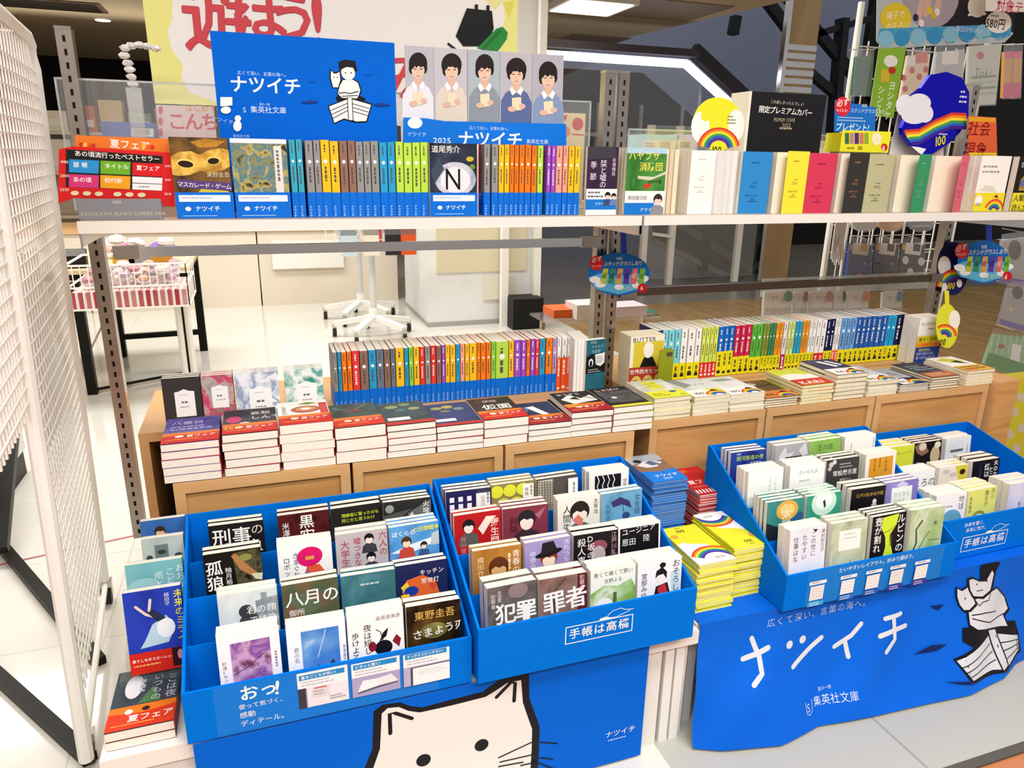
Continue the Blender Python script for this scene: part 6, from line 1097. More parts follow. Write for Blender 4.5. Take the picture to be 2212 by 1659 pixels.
# hanging oval signs
def d_oval(cx, cy):
    def d(p, q):
        s = pxs(1.74, cx, cy)
        P_(p, q, [(cx - 66, cy + 8), (cx - 40, cy - 2), (cx, cy + 6), (cx + 40, cy - 2), (cx + 66, cy + 6), (cx + 52, cy + 30), (cx, cy + 44), (cx - 50, cy + 32)], '58b4e0')
        for a, b, r in ((-52, 12, 12), (-40, 22, 12), (52, 10, 12), (40, 24, 12), (0, 28, 10)): O_(p, q, cx + a, cy + b, r, r * .6, 'eef4f8')
        for i, (c, c2) in enumerate((('b8c83a', '6a8a2a'), ('3a8a6a', '2a5a5a'), ('d8a04a', 'a85a6a'), ('5a3aa0', '3a2a80'), ('d86a6a', 'e8a08a'), ('7ab83a', '4a9a3a'))):
            x = cx - 38 + 16 * i; P_(p, q, [(x + 4, cy - 12), (x + 15, cy - 12), (x + 10, cy + 22), (x - 2, cy + 20)], c); P_(p, q, [(x + 3, cy), (x + 12, cy - 4), (x + 9, cy + 10), (x, cy + 8)], c2)
        u, v = q(cx - 33, cy - 27); p.text('ステンドグラスしおり', u, v, 9.2 * s, 'e8f4fc', b=1, sp=.9); u, v = q(cx - 6, cy - 37); p.text('特製', u, v, 6.5 * s, 'e8f4fc'); u, v = q(cx - 4, cy + 26); p.text('プレゼント!', u, v, 9 * s, 'e0e8a0', b=1)
        O_(p, q, cx - 49, cy - 24, 15, 16, 'd02430'); u, v = q(cx - 60, cy - 36); p.text('必ず', u, v, 11 * s, W_, b=1, rot=-8); u, v = q(cx - 60, cy - 20); p.text('もらえる!', u, v, 4.8 * s, W_)
        O_(p, q, cx + 50, cy + 30, 10, 10, 'c81e28'); u, v = q(cx + 46, cy + 23); p.text('6', u, v, 12 * s, W_, b=1)
    return d
for cx, cy, sx, lab in ((1337, 592, 1348, 'oval blue bookmark sign hanging by the middle uprights'), (2125, 566, 2138, 'oval blue bookmark sign hanging at the right end')):
    t = thing('hanging_sign', lab, 'sign', (0, 0, 0)); Y = 1.74
    k = 1.0
    cutout('oval_card', None, None, Y, oval(cx, cy, 67 if cx < 2000 else 56, 46, 36), '1668c0', d_oval(cx, cy) if cx < 2000 else d_oval(cx, cy)).parent = t
    cutout('strap', None, None, Y + .004, [(sx - 8, 488), (sx + 4, 486), (sx + 6, 550), (sx - 6, 552)], '2a44b8', lambda p, q: None).parent = t
def d_night(p, q):
    s = pxs(1.77, 2055, 600); O_(p, q, 2040, 575, 14, 22, 'eeeef0'); rain(p, q, 2062, 622, 40, 3.6, 70, 172); u, v = q(2047, 607); p.text('100', u, v, 15 * s, 'e8d820', b=2, sx=.8)
    O_(p, q, 2072, 612, 6, 9, 'f0f0f0'); O_(p, q, 2040, 620, 6, 9, 'f0f0f0')
cutout('hanging_card', 'dark blue oval card with rainbow behind the right bookmark sign', 'sign', 1.77, oval(2058, 580, 34, 58, 30), '1a1c58', d_night)
def d_yel2(p, q):
    s = pxs(1.66, 2045, 700); O_(p, q, 2062, 690, 12, 20, 'f0eee4'); rain(p, q, 2040, 728, 27, 3.4, 10, 120); u, v = q(2028, 730); p.text('100', u, v, 14 * s, '1a1a1a', b=2, sx=.8)
t = thing('hanging_sign', 'yellow egg-shaped card with rainbow beside the blue-banded white book', 'sign', (0, 0, 0))
cutout('egg_card', None, None, 1.64, oval(2046, 704, 24, 48, 30), 'd8da34', d_yel2).parent = t
cutout('strap', None, None, 1.644, [(2041, 628), (2050, 628), (2051, 662), (2042, 662)], 'd8da34', lambda p, q: None).parent = t
# things on the rear side seen through the gap by the middle uprights
def carton(name, label, cat, px, Y, d, k, z=None, draw=None):
    a = atY(px[0], px[1], Y); b = atY(px[2], px[3], Y); t = thing(name, label, cat, (0, 0, 0))
    MB().box((a.x, Y, b.z if z is None else z), (b.x, Y + d, a.z), k).build('body', t)
    o = sheet('front_label', None, None, Y - .0012, a.x + .004, b.x - .004, (b.z if z is None else z) + .004, a.z - .004, k, draw or (lambda p, q: None)); o.parent = t
    return t
t = thing('rear_shelf', 'lower rear shelf behind the spine rows', 'shelf', (0, 0, 0))
MB().box((.86, 2.12, .662), (1.27, 2.29, .669), 'acrylic').build('board', t)
for x in (.87, 1.25): MB().box((x, 2.2, 0), (x + .012, 2.22, .655), 'steel').build('leg', t)
def d_org(p, q): P_(p, q, [(1199, 688), (1242, 688), (1242, 690), (1199, 690)], 'eeeae0')
carton('orange_box', 'orange carton with white stripe behind the teal cover', 'box', (1197, 671, 1244, 720), 2.18, .1, 'dd6a2e', .67, d_org)
def d_white(p, q):
    for i in range(5): S_(p, q, [(1283 + i * 3, 674), (1283 + i * 3, 694)], .0012, '4a4a4a')
carton('white_box', 'white box with bar code behind the left middle upright', 'box', (1247, 660, 1300, 720), 2.14, .1, 'e4e2de', .67, d_white)
carton('lilac_box', 'pale lilac box behind the BUTTER cover', 'box', (1332, 664, 1395, 715), 2.14, .1, 'dcd6de', .67, lambda p, q: O_(p, q, 1378, 692, 7, 4, 'c8bcc8'))
t = thing('green_pouch', 'small green pouch beside the lilac box', 'pouch', (0, 0, 0))
a = atY(1396, 676, 2.18); b = atY(1420, 705, 2.18); MB().box((a.x, 2.18, .67), (b.x, 2.25, a.z), '1f7a62').build('body', t); MB().box((a.x, 2.179, a.z - .012), (b.x, 2.18, a.z - .008), '17604c').build('zip', t)
for i, (px, k, lab) in enumerate((((216, 262, 336, 312), '5a6cb4', 'violet-blue carton with bar code seen through the acrylic'), ((348, 300, 385, 330), 'c8443a', 'red box behind the mask cover'))):
    def d_bar(p, q):
        if i: return
        P_(p, q, [(283, 276), (332, 278), (332, 296), (283, 294)], 'e8e6e0')
        for j in range(9): S_(p, q, [(290 + j * 4, 280), (290 + j * 4, 291)], .0012, '4a4a4a')
    carton('rear_carton', lab, 'box', px, 1.95, .09, k, UZ, d_bar)
for i, (x0, x1, c, nm) in enumerate(((1388, 1462, 'a8ccc8', 'mint'), (1464, 1505, 'c8b8d0', 'lilac'), (1632, 1690, 'd8ccb0', 'beige'), (1692, 1800, 'cfc2a8', 'sand'))):
    def d_tag(p, q):
        for j in range(7): S_(p, q, [(x1 - 34 + j * 3, 306), (x1 - 34 + j * 3, 320)], .0015, '4a463e')
        u, v = q(x0 + 6, 308); p.lines(u, v, .03, .004, '9a9488', 2)
    carton('goods_box', f'{nm} goods box with bar code label on the rear upper shelf', 'box', (x0, 290 if i < 2 else 303, x1, 340), 2.02, .09, c if i < 2 else 'd6cab0', UZ, d_tag)
    a = atY(x0, 300, 2.0)
    sheet('price_strip', f'pale price strip in front of the {nm} goods box', 'label', 2.0, a.x, atY(x1, 300, 2.0).x, UZ, atY(x0, 302, 2.0).z, 'd8cfb8', d_tag)
# ---------------------------------------------------------------- right side: hanging goods fixture
def hung_pack(label, pts, Y, k, draw=None, cat='pack', name='hanging_pack', body=.012, group=None):
    """A soft goods pack in a clear bag on a hook: bag film, folded cloth and card header."""
    t = thing(name, label, cat, (0, 0, 0), group)
    x0 = min(p[0] for p in pts); x1 = max(p[0] for p in pts); y0 = min(p[1] for p in pts); y1 = max(p[1] for p in pts)
    L = [atY(x, y, Y) for x, y in pts]; n = len(L); mb = MB()
    mb.add([(a.x, Y, a.z) for a in L] + [(a.x, Y + body, a.z) for a in L], [tuple(range(n)), tuple(range(2 * n - 1, n - 1, -1))] + [(i, n + i, n + (i + 1) % n, (i + 1) % n) for i in range(n)], k)
    p = Plane2(mb, (0, Y, 0), (1, 0, 0), (0, 0, -1))
    def q(x, y):
        a = atY(x, y, Y); return (a.x, -a.z)
    if draw: draw(p, q)
    mb.build('contents', t)
    mb = MB(); e = [(x + (2 if x > (x0 + x1) / 2 else -2), y + (3 if y > (y0 + y1) / 2 else -14)) for x, y in pts]
    L = [atY(x, y, Y - .004) for x, y in e]; mb.add([(a.x, Y - .004, a.z) for a in L], [tuple(range(n))], 'film'); mb.build('clear_bag', t)
    a = atY((x0 + x1) / 2, y0 - 14, Y); MB().bar((a.x, Y - .03, a.z - .002), (a.x, Y + .045, a.z + .004), .003, .003, 'chrome').build('hook', t)
    return t
t = thing('goods_rack', 'tall white wire rack at the right carrying the hanging goods', 'rack', (0, 0, 0))
RY = 2.32
a = atY(1896, 10, RY); b = atY(2190, 10, RY)
for x in (a.x, b.x): MB().tube([(x, RY + .08, 0), (x, RY + .08, 1.75)], .012, 'wire').build('upright', t)
mb = MB()
for i in range(9):
    z = .72 + i * .11; mb.bar((a.x, RY + .075, z), (b.x, RY + .075, z), .004, .004, 'wire')
for i in range(13):
    x = a.x + (b.x - a.x) * i / 12; mb.bar((x, RY + .075, .72), (x, RY + .075, 1.62), .004, .004, 'wire')
mb.build('wire_grid', t)
for x in (a.x, b.x): MB().bar((x, RY - .2, .02), (x, RY + .3, .02), .03, .03, 'wire').build('foot', t)
def d_nails(p, q):
    s = pxs(2.28, 2040, 40)
    P_(p, q, [(1960, -60), (2200, -60), (2190, 70), (1985, 60)], '24222a'); O_(p, q, 2010, -10, 62, 72, 'a8a2ac')
    for (x, y) in ((1985, 36), (2000, 28), (2022, 30)): S_(p, q, [(x + 12, y - 60), (x, y)], 12 * s, 'd8b4a4')
    for (x, y, c) in ((1978, 38, '2a2c4a'), (2008, 22, 'e0c83a'), (2024, 26, 'e8e4e0'), (2016, 34, 'd8b83a'), (1990, 50, 'e8e8ec')): O_(p, q, x, y, 6, 8, c)
    O_(p, q, 1935, 40, 34, 34, 'e2cc30'); u, v = q(1915, 25); p.text('親子で\nおそろい', u, v, 12.5 * s, 'f4eed0', b=1, rot=-8)
    O_(p, q, 2110, 14, 20, 24, 'e8e6de'); S_(p, q, [(2092, 32), (2128, 30)], 4 * s, 'e8e6de')
    P_(p, q, [(1900, 62), (2185, 52), (2182, 78), (1896, 84)], '4aa4d4')
    for i in range(8): O_(p, q, 1913 + 35 * i, 84 - 2.2 * i, 17, 18, ('8ac4e0', '3a98d0')[i % 2])
    u, v = q(2065, 54); p.text('毎日かわいい', u, v, 10 * s, 'e8f4fc')
    O_(p, q, 2156, 48, 28, 24, 'f0efec'); u, v = q(2131, 36); p.text('580円', u, v, 18 * s, '3a3a3a', b=2, sx=.95); u, v = q(2140, 32); p.lines(u, v, 22 * s, 3 * s, '6a6a6a', 1)
cutout('goods_header', 'dark header card with hand photo, yellow circle and blue scalloped trim', 'sign', 2.28, [(1895, -60), (2200, -60), (2188, 74), (2170, 92), (1905, 104), (1893, 88)], 'b8c4cc', d_nails)
def d_price(p, q):
    s = pxs(2.2, 2170, 10); u, v = q(2155, -4); p.text('対象テ', u, v, 20 * s, 'd0486a', b=1)
cutout('price_card', 'white card with pink lettering at the top right corner', 'sign', 2.2, [(2128, -30), (2216, -30), (2216, 26), (2130, 24)], 'eceae6', d_price)
def d_green(p, q):
    s = pxs(2.26, 1910, 200)
    u, v = q(1921, 174); p.text('ヨシタケ', u, v, 15.5 * s, 'f0f4e8', V=1, b=1, sp=1.02); u, v = q(1898, 184); p.text('シンスケ', u, v, 14.5 * s, 'f0f4e8', V=1, b=1)
    O_(p, q, 1924, 132, 15, 13, 'eeeee8'); P_(p, q, [(1904, 150), (1922, 150), (1920, 178), (1902, 176)], 'd8b83a'); O_(p, q, 1927, 152, 8, 8, 'c83028')
cutout('name_card', 'lime green card with vertical white lettering on the goods rack', 'sign', 2.26, [(1899, 105), (1958, 102), (1930, 255), (1878, 248)], '8aba3a', d_green)
def d_berry(p, q):
    for (x, y) in ((1952, 168), (1970, 152), (1986, 166), (1955, 192), (2000, 150), (2002, 182), (1948, 212), (1985, 205)): O_(p, q, x, y, 6, 7, 'c02a2c')
    P_(p, q, [(1978, 115), (2004, 112), (2003, 135), (1978, 137)], 'd86a4a'); P_(p, q, [(1960, 124), (1977, 122), (1976, 140), (1958, 142)], 'eceae6')
hung_pack('cream pack with red strawberries on the goods rack', [(1962, 120), (2010, 116), (1995, 225), (1942, 228)], 2.27, 'e8d0b0', d_berry)
def d_grey2(p, q): P_(p, q, [(2036, 112), (2072, 110), (2070, 138), (2034, 140)], 'eceae6'); O_(p, q, 2052, 170, 14, 12, 'a0a4a8'); O_(p, q, 2060, 200, 12, 12, '9a9ea2')
hung_pack('silvery grey pack right of the strawberry pack', [(2024, 112), (2084, 106), (2076, 220), (2012, 224)], 2.27, 'b8bcc0', d_grey2)
def d_toki(p, q):
    s = pxs(2.27, 2120, 150); u, v = q(2108, 142); p.text('Toki', u, v, 18 * s, '5a7a6a')
    for i in range(4): S_(p, q, [(2100, 168 + 12 * i), (2150, 164 + 12 * i)], 4 * s, ('7a9a7a', 'b8bcb0')[i % 2])
    O_(p, q, 2118, 120, 8, 8, 'c84a4a')
hung_pack('clear pack with green stripes and small red dot', [(2094, 100), (2164, 94), (2150, 225), (2088, 228)], 2.27, 'cfd2c8', d_toki)
for i, (x, lab) in enumerate(((2176, 'bundle of pink-tipped orange chopstick packs'), (2196, 'second bundle of pink-tipped packs at the frame edge'))):
    def d_pen(p, q): P_(p, q, [(x - 8, 180), (x + 10, 178), (x + 8, 210), (x - 10, 212)], 'd83a7a'); P_(p, q, [(x - 6, 112), (x + 12, 110), (x + 11, 125), (x - 7, 127)], 'e05a8a')
    hung_pack(lab, [(x - 6, 112), (x + 12, 110), (x + 8, 210), (x - 10, 212)], 2.3, 'd8a03a', d_pen)
for i, lab in enumerate(('dark green rolled pack, leftmost on the goods rack', 'dark green rolled pack next to the lime card', 'dark green rolled pack between two like it')):
    x = (1850, 1876, 1863)[i]; hung_pack(lab, [(x, 122), (x + 11, 121), (x + 4, 205), (x - 8, 206)], 2.28, '1f5a3a')
# socks below the right shelf
for i, (x0, c, lab, gh) in enumerate(((1838, '27408a', 'blue sock pack with yellow edge on the lower wire grid', 0), (1896, '1a2244', 'navy sock pack with yellow edge on the lower wire grid', 0), (1952, '1c1c20', 'black sock pack with white shapes on the lower wire grid', 1))):
    def d_sock(p, q):
        P_(p, q, [(x0 + 6, 524), (x0 + 40, 528), (x0 + 36, 552), (x0 + 2, 548)], 'eceae4'); P_(p, q, [(x0 + 22, 526), (x0 + 37, 528), (x0 + 35, 544), (x0 + 20, 542)], 'd0a83a' if not i else '1c1c24')
        P_(p, q, [(x0 - 2, 528), (x0 + 5, 528), (x0 + 3, 540), (x0 - 3, 540)], 'd8a82a')
        if gh:
            for (x, y) in ((x0 + 4, 562), (x0 + 38, 565), (x0 + 14, 588)): O_(p, q, x, y, 7, 9, 'dcdcdc')
        else:
            O_(p, q, x0 + 18, 595, 6, 6, 'd86a5a'); O_(p, q, x0 + 30, 570, 2, 2, 'c8d0e8')
    hung_pack(lab, [(x0 - 2, 526), (x0 + 46, 530), (x0 + 42, 602), (x0 - 10, 600)], 2.2, c, d_sock, 'socks', 'sock_pack')
for (x, c, lab) in ((1868, 'e6e4de', 'white round pouch above the blue sock pack'), (1925, 'e8a41e', 'orange round pouch above the navy sock pack'), (1990, '6a6a68', 'dark grey round pouch above the black sock pack')):
    def d_z(p, q): S_(p, q, [(x - 18, 488), (x + 18, 488)], .002, 'f0f0ec')
    hung_pack(lab, oval(x, 482, 27, 17, 20), 2.18, c, d_z, 'pouch', 'round_pouch')
t = thing('grid_screen', 'white wire grid panel behind the sock packs', 'panel', (0, 0, 0)); mb = MB()
for i in range(8):
    a = atY(1836, 470 + 20 * i, 2.26); b = atY(2010, 470 + 20 * i, 2.26); mb.bar(a, (b.x, 2.26, a.z), .003, .003, 'wire')
for i in range(8):
    a = atY(1836 + 24 * i, 470, 2.26); mb.bar(a, (a.x, 2.26, .72), .003, .003, 'wire')
mb.build('wires', t); a = atY(1834, 470, 2.26); MB().tube([(a.x, 2.26, .6), (a.x, 2.26, a.z)], .006, 'wire').build('side_tube', t)
t = thing('cord_bunch', 'bunch of white cords hanging left of the sock packs', 'cord', (0, 0, 0))
for i in range(8):
    a = atY(1806 + i * 3.2, 480, 2.2); b = atY(1796 + i * 3.4, 560 + 6 * (i % 3), 2.2); MB().tube([a, (a.x + .002 * (i % 3), 2.2 + .004 * (i % 2), (a.z + b.z) / 2), b], .0035, 'dedcd6', 6).build('cord', t)
t = thing('hook_strip', 'clear acrylic strip with small hooks above the white carded packs', 'strip', (0, 0, 0))
a = atY(1648, 603, 2.17); b = atY(2012, 622, 2.17); MB().box((a.x, 2.17, b.z), (b.x, 2.175, a.z), 'acrylic_edge').build('strip', t)
for i in range(5):
    c = atY(1690 + 72 * i, 612, 2.17); MB().bar((c.x, 2.17, c.z), (c.x + .006, 2.155, c.z + .006), .004, .004, 'chrome').build('hook', t)
for i, (x0, x1, c, lab) in enumerate(((1652, 1712, '3a9a78', 'white carded pack with green ring, leftmost under the hook strip'), (1716, 1746, 'b87a7a', 'narrow pack with small white tag under the hook strip'), (1750, 1800, 'c88a8a', 'white carded pack with pink ring under the hook strip'), (1802, 1828, '3a3a3c', 'narrow dark pack under the hook strip'), (1832, 1878, 'e8905a', 'white carded pack with orange ring under the hook strip'), (1908, 1950, '4a8ab8', 'white carded pack with blue ring, rightmost under the hook strip'))):
    def d_card(p, q):
        w = x1 - x0; P_(p, q, [(x0 + 1, 628), (x1 - 1, 627), (x1 - 3, 664), (x0 - 1, 666)], 'e8e6e2'); O_(p, q, x1 - w * .15, 640, w * .16, 12, c)
        u, v = q(x0 + w * .25, 640); p.lines(u, v, w * .3 * pxs(2.1, x0, 640), .003, '9a9a98', 3)
        for j in range(4): S_(p, q, [(x0 + w * .62 + j * 2, 640), (x0 + w * .61 + j * 2, 654)], .0014, '5a5a58')
    hung_pack(lab, [(x0, 632), (x1, 630), (x1 - 5, 700), (x0 - 4, 702)], 2.1, 'c2c4c0', d_card)
# far right edge
def d_moon(p, q): P_(p, q, [(2158, 595), (2216, 606), (2216, 620), (2156, 608)], '5a3aa0'); O_(p, q, 2192, 540, 14, 22, '3a3a3a')
hung_pack('grey cloth bag with violet hem, upper one at the right edge', [(2166, 520), (2222, 512), (2222, 622), (2156, 608)], 1.95, 'a6a4a4', d_moon, 'bag', 'cloth_bag')
def d_moon2(p, q): P_(p, q, [(2160, 688), (2222, 706), (2222, 718), (2159, 700)], '5a3aa0'); O_(p, q, 2198, 632, 12, 14, '2e2e2e'); O_(p, q, 2184, 668, 4, 4, 'c8b83a')
hung_pack('grey cloth bag with violet hem, lower one at the right edge', [(2178, 625), (2222, 622), (2222, 718), (2159, 700)], 1.87, '9c9a9c', d_moon2, 'bag', 'cloth_bag')
def d_gcheck(p, q):
    P_(p, q, [(2136, 760), (2222, 790), (2222, 824), (2126, 790)], '2f8a3a')
    for i in range(6): S_(p, q, [(2146 + 13 * i, 724), (2138 + 13 * i, 764)], .004, 'c8dcc4')
    P_(p, q, [(2186, 742), (2206, 746), (2202, 782), (2182, 776)], 'e4e4e0'); O_(p, q, 2163, 748, 7, 5, 'b03028')
hung_pack('green checked pouch pack above the yellow dotted cloth', [(2148, 722), (2222, 730), (2222, 824), (2126, 786)], 1.9, '8ab88a', d_gcheck, 'pouch', 'checked_pouch')
# yellow dotted cloth and end panel
a = atZ(2128, 1062, ST)
mb = MB(); Y = 1.62; a = atY(2150, 830, Y); b = atY(2230, 1080, Y)
t = thing('dotted_stand', 'yellow fabric-covered stand with pale dots at the right end of the cabinets', 'stand', (0, 0, 0))
def d_dots(p, q):
    for (x, y) in ((2165, 905), (2192, 890), (2152, 942), (2182, 938), (2206, 925), (2162, 978), (2196, 968), (2180, 1010), (2208, 1000), (2165, 1045), (2200, 1040), (2172, 868), (2204, 858)): O_(p, q, x, y, 9, 10, 'c8bea6')
a = atY(2158, 822, 1.60); b = atY(2290, 822, 1.60); sheet('front_cloth', None, None, 1.60, a.x, b.x, 0, a.z, 'cbbf34', d_dots, .004).parent = t; MB().box((a.x + .002, 1.604, 0), (b.x - .002, 1.66, a.z - .002), 'cbbf34').build('body', t)
t = thing('wooden_screen', 'light wooden end panel right of the last cabinet', 'panel', (2.0, 1.44, 0)); MB().box((0, 0, ST), (.09, .27, .575), 'oak_edge').build('board', t); MB().box((.002, -.002, ST), (.088, 0, .57), 'oak').build('edge_strip', t)
# ---------------------------------------------------------------- left side: white mesh rack
t = thing('mesh_rack', 'tall white mesh rack on casters at the left edge', 'rack', (0, 0, 0))
RX = -.470; y0, y1 = 1.345, 1.967; rt = 1.405
twist = Matrix.Translation((RX, y1, 0)) @ Matrix.Rotation(math.radians(1.6), 4, 'Y') @ Matrix.Rotation(math.radians(5.9), 4, 'Z') @ Matrix.Translation((-RX, -y1, 0)); t.matrix_world = twist
MB().tube([(RX, y1, .07), (RX, y1, rt - .06), (RX, y1 - .02, rt - .015), (RX, y1 - .06, rt), (RX, y0 - .5, rt)], .011, 'wire', 10).build('frame_tube', t)
MB().tube([(RX, y0, .03), (RX, y0, rt - .002)], .014, 'wire', 10).build('upright', t)
mb = MB()
for i in range(1, 46):
    z = .12 + i * (rt - .16) / 46; mb.bar((RX, y0, z), (RX, y1, z), .003, .003, 'wire')
for i in range(1, 19):
    y = y0 + (y1 - y0) * i / 19; mb.bar((RX - .004, y, .10), (RX - .004, y, rt - .01), .003, .006, 'wire')
for i in range(1, 22):
    y = y0 - .5 + .5 * i / 22; mb.bar((RX - .004, y, .75), (RX - .004, y, rt - .01), .003, .006, 'wire')
for i in range(1, 24):
    z = .75 + i * (rt - .79) / 24; mb.bar((RX, y0 - .5, z), (RX, y0, z), .0035, .0035, 'wire')
mb.build('wire_mesh', t)
MB().tube([(RX, y0, .06), (RX, y1, .06)], .007, 'wire').build('bottom_tube', t)
for y in (y0 + .03, y1 - .0):
    c = MB().tube([(RX - .012, y, .028), (RX + .012, y, .028)], .027, 'rubber', 14).build('caster', t)
    MB().box((RX - .016, y - .012, .03), (RX + .016, y + .012, .07), 'chrome').build('caster_fork', c)
t = thing('card_panel', 'plain beige card hung inside the mesh rack', 'card', twist)
mb = MB(); a = [(RX - .02, 1.42, .98), (RX - .02, 1.78, .98), (RX - .02, 1.86, .60), (RX - .02, 1.42, .60)]; mb.quad(a, 'cbbda8'); mb.quad([(x - .004, y, z) for x, y, z in reversed(a)], 'cbbda8'); mb.build('sheet', t)
MB().bar((RX - .02, 1.5, .98), (RX - .004, 1.5, 1.0), .003, .003, 'chrome').build('hook', t)
# black base legs on the floor, left
t = thing('floor_frame', 'black flat-bar base lying on the floor behind the mesh rack', 'base', (0, 0, 0))
a = atZ(-30, 1436, .012); b = atZ(195, 1640, .012); MB().bar(a, b, .028, .02, 'black_metal').build('foot_bar', t)
a = atZ(-20, 1150, .012); b = atZ(215, 1430, .012); MB().bar(a, b, .03, .02, 'black_metal').build('foot_bar', t)
a = atZ(60, 1075, .02); MB().bar(atZ(0, 1190, .05), (a.x, a.y, .30), .04, .03, 'black_metal').build('brace', t)
t = thing('grey_plinth', 'pale grey plinth with dark base at the far left edge', 'plinth', (0, 0, 0))
MB().box((-1.6, 2.45, .10), (-.90, 3.0, .55), 'dcdad6').build('body', t); MB().box((-1.59, 2.46, 0), (-.91, 3.0, .10), 'black_metal').build('base', t)
a = atZ(-20, 1224, .0012); b = atZ(312, 1152, .0012); mb = MB(); mb.bar(a, b, .008, .0016, 'c07a80'); o = mb.build('floor_tape'); tag(o, 'thin red tape line across the white floor at the left', 'tape')
# ---------------------------------------------------------------- behind: trestle table with baskets, spinners, counters
t = thing('trestle_table', 'black-legged trestle table with pale top carrying wrapped sweets', 'table', (0, 0, 0))
TT = .60
MB().box((-1.6, 4.05, TT - .03), (-.36, 4.85, TT), 'black_metal').build('frame', t); MB().box((-1.61, 4.04, TT), (-.35, 4.86, TT + .02), 'd8c09a').build('table_top', t)
for x, y in ((-.42, 4.22), (-.38, 4.78), (-.86, 4.0), (-.83, 4.75)): MB().box((x - .022, y - .022, 0), (x + .022, y + .022, TT - .03), 'black_metal').build('leg', t)
MB().bar((-.83, 4.75, .12), (-.38, 4.78, .12), .03, .03, 'black_metal').build('stretcher', t)
MB().bar((-.86, 4.0, .02), (-.42, 4.22, .02), .012, .012, 'black_metal').build('stretcher', t)
MB().bar((-.86, 4.02, .2), (-.66, 4.1, TT - .04), .008, .008, 'steel').build('brace', t)
def basket(label, px, Y, zb, zt, d, n=16):
    t = thing('wire_basket', label, 'basket', (0, 0, 0)); a = atY(px[0], 600, Y); b = atY(px[1], 600, Y); mb = MB()
    for z in (zb, (zb + zt) / 2, zt):
        for p, q in (((a.x, Y), (b.x, Y)), ((b.x, Y), (b.x, Y + d)), ((b.x, Y + d), (a.x, Y + d)), ((a.x, Y + d), (a.x, Y))): mb.bar((*p, z), (*q, z), .008 if z == zt else .005, .008, 'wire')
    for i in range(n + 1):
        x = a.x + (b.x - a.x) * i / n; mb.bar((x, Y, zb), (x, Y, zt), .004, .004, 'wire')
    for i in range(5):
        y = Y + d * i / 4; mb.bar((b.x, y, zb), (b.x, y, zt), .004, .004, 'wire')
    mb.build('wires', t)
    cl = MB().box((a.x + .01, Y + .012, zb), (b.x - .01, Y + d - .01, zb + .075), 'gingham').build('cloth_liner', t)
    return a.x, b.x
NAMED['gingham'] = tiles('gingham', 'b03040', 'd8a0a0', 'e8e0dc', .03, .7, .2, 1.0, .2)
x0, x1 = basket('white wire basket with red gingham liner, full of wrapped sweets', (140, 403), 3.6, .505, .70, .4)
t = thing('basket_stand', 'white tubular stand under the wire basket', 'stand', (0, 0, 0))
for x in (-.46, -.42): MB().tube([(x + .06, 3.8, 0), (x + .06, 3.8, .50)], .015, 'wire').build('leg', t)
MB().tube([(x0, 3.8, .495), (x1, 3.8, .495)], .012, 'wire').build('cross_tube', t)
def bagmesh(mb, x, y, z, r, k):
    vs = []; fs = []; n, m = 8, 5
    for j in range(m + 1):
        ph = math.pi * j / m
        for i in range(n):
            a = 2 * math.pi * i / n; rr = r * (1 + random.uniform(-.12, .12)); vs.append((x + rr * math.sin(ph) * math.cos(a), y + rr * math.sin(ph) * math.sin(a), z + rr * .6 * math.cos(ph)))
    for j in range(m):
        for i in range(n): fs.append((j * n + i, (j + 1) * n + i, (j + 1) * n + (i + 1) % n, j * n + (i + 1) % n))
    mb.add(vs, fs, k)
NAMED['wrap'] = flat('plastic_wrap', 'e2dedb', .12, 0, .6)
for i in range(30):
    mb = MB(); bagmesh(mb, 0, 0, 0, .036, 'wrap'); sw = ('b8848a', 'c8a08a', '9a8a98', 'd8c8c0', 'b89aa8')[i % 5]
    o = thing('wrapped_sweet', 'clear-wrapped sweet in the gingham-lined wire basket', 'sweets', (x0 + .075 + (i % 10) * (x1 - x0 - .15) / 9, 3.69 + (i // 10) * .1 + .02 * (i % 2), .615 + .02 * (i % 3)), 'wrapped sweets in the gingham basket')
    mb.build('wrapper', o); mb = MB(); bagmesh(mb, 0, -.01, .01, .03, sw); mb.build('filling', o)
for i, (px, c, lab) in enumerate(((288, 'd878a0', 'pink gift bundle in white wrap on the trestle table'), (352, '8a6ab8', 'violet gift bundle in white wrap on the trestle table'), (232, 'e8d8d8', 'white gift bundle on the trestle table behind the upright'))):
    a = atY(px, 535, 4.3); o = thing('gift_bundle', lab, 'gift', (a.x + (i - 1) * .0, 4.3 + .2 * (i == 2), TT + .085))
    mb = MB(); bagmesh(mb, 0, 0, 0, .072, c); mb.build('bundle', o); mb = MB(); bagmesh(mb, .02, -.03, .04, .045, 'wrap'); mb.build('wrap_top', o)
for i, (px, c, lab) in enumerate(((185, '1c1c1c', 'dark box in the upper tray behind the steel upright'), (285, 'c8943a', 'amber sweets pack left in the upper tray'), (318, '8a8a90', 'grey sweets pack in the upper tray'), (362, 'b8822e', 'amber sweets pack right in the upper tray'))):
    a = atY(px, 590, 4.32); o = thing('sweets_pack', lab, 'pack', (a.x, 4.12, TT + .021))
    MB().box((-.05, 0, 0), (.05, .05, .09), c).build('pack', o); MB().box((-.052, -.002, .06), (.052, 0, .092), 'film').build('top_seal', o)
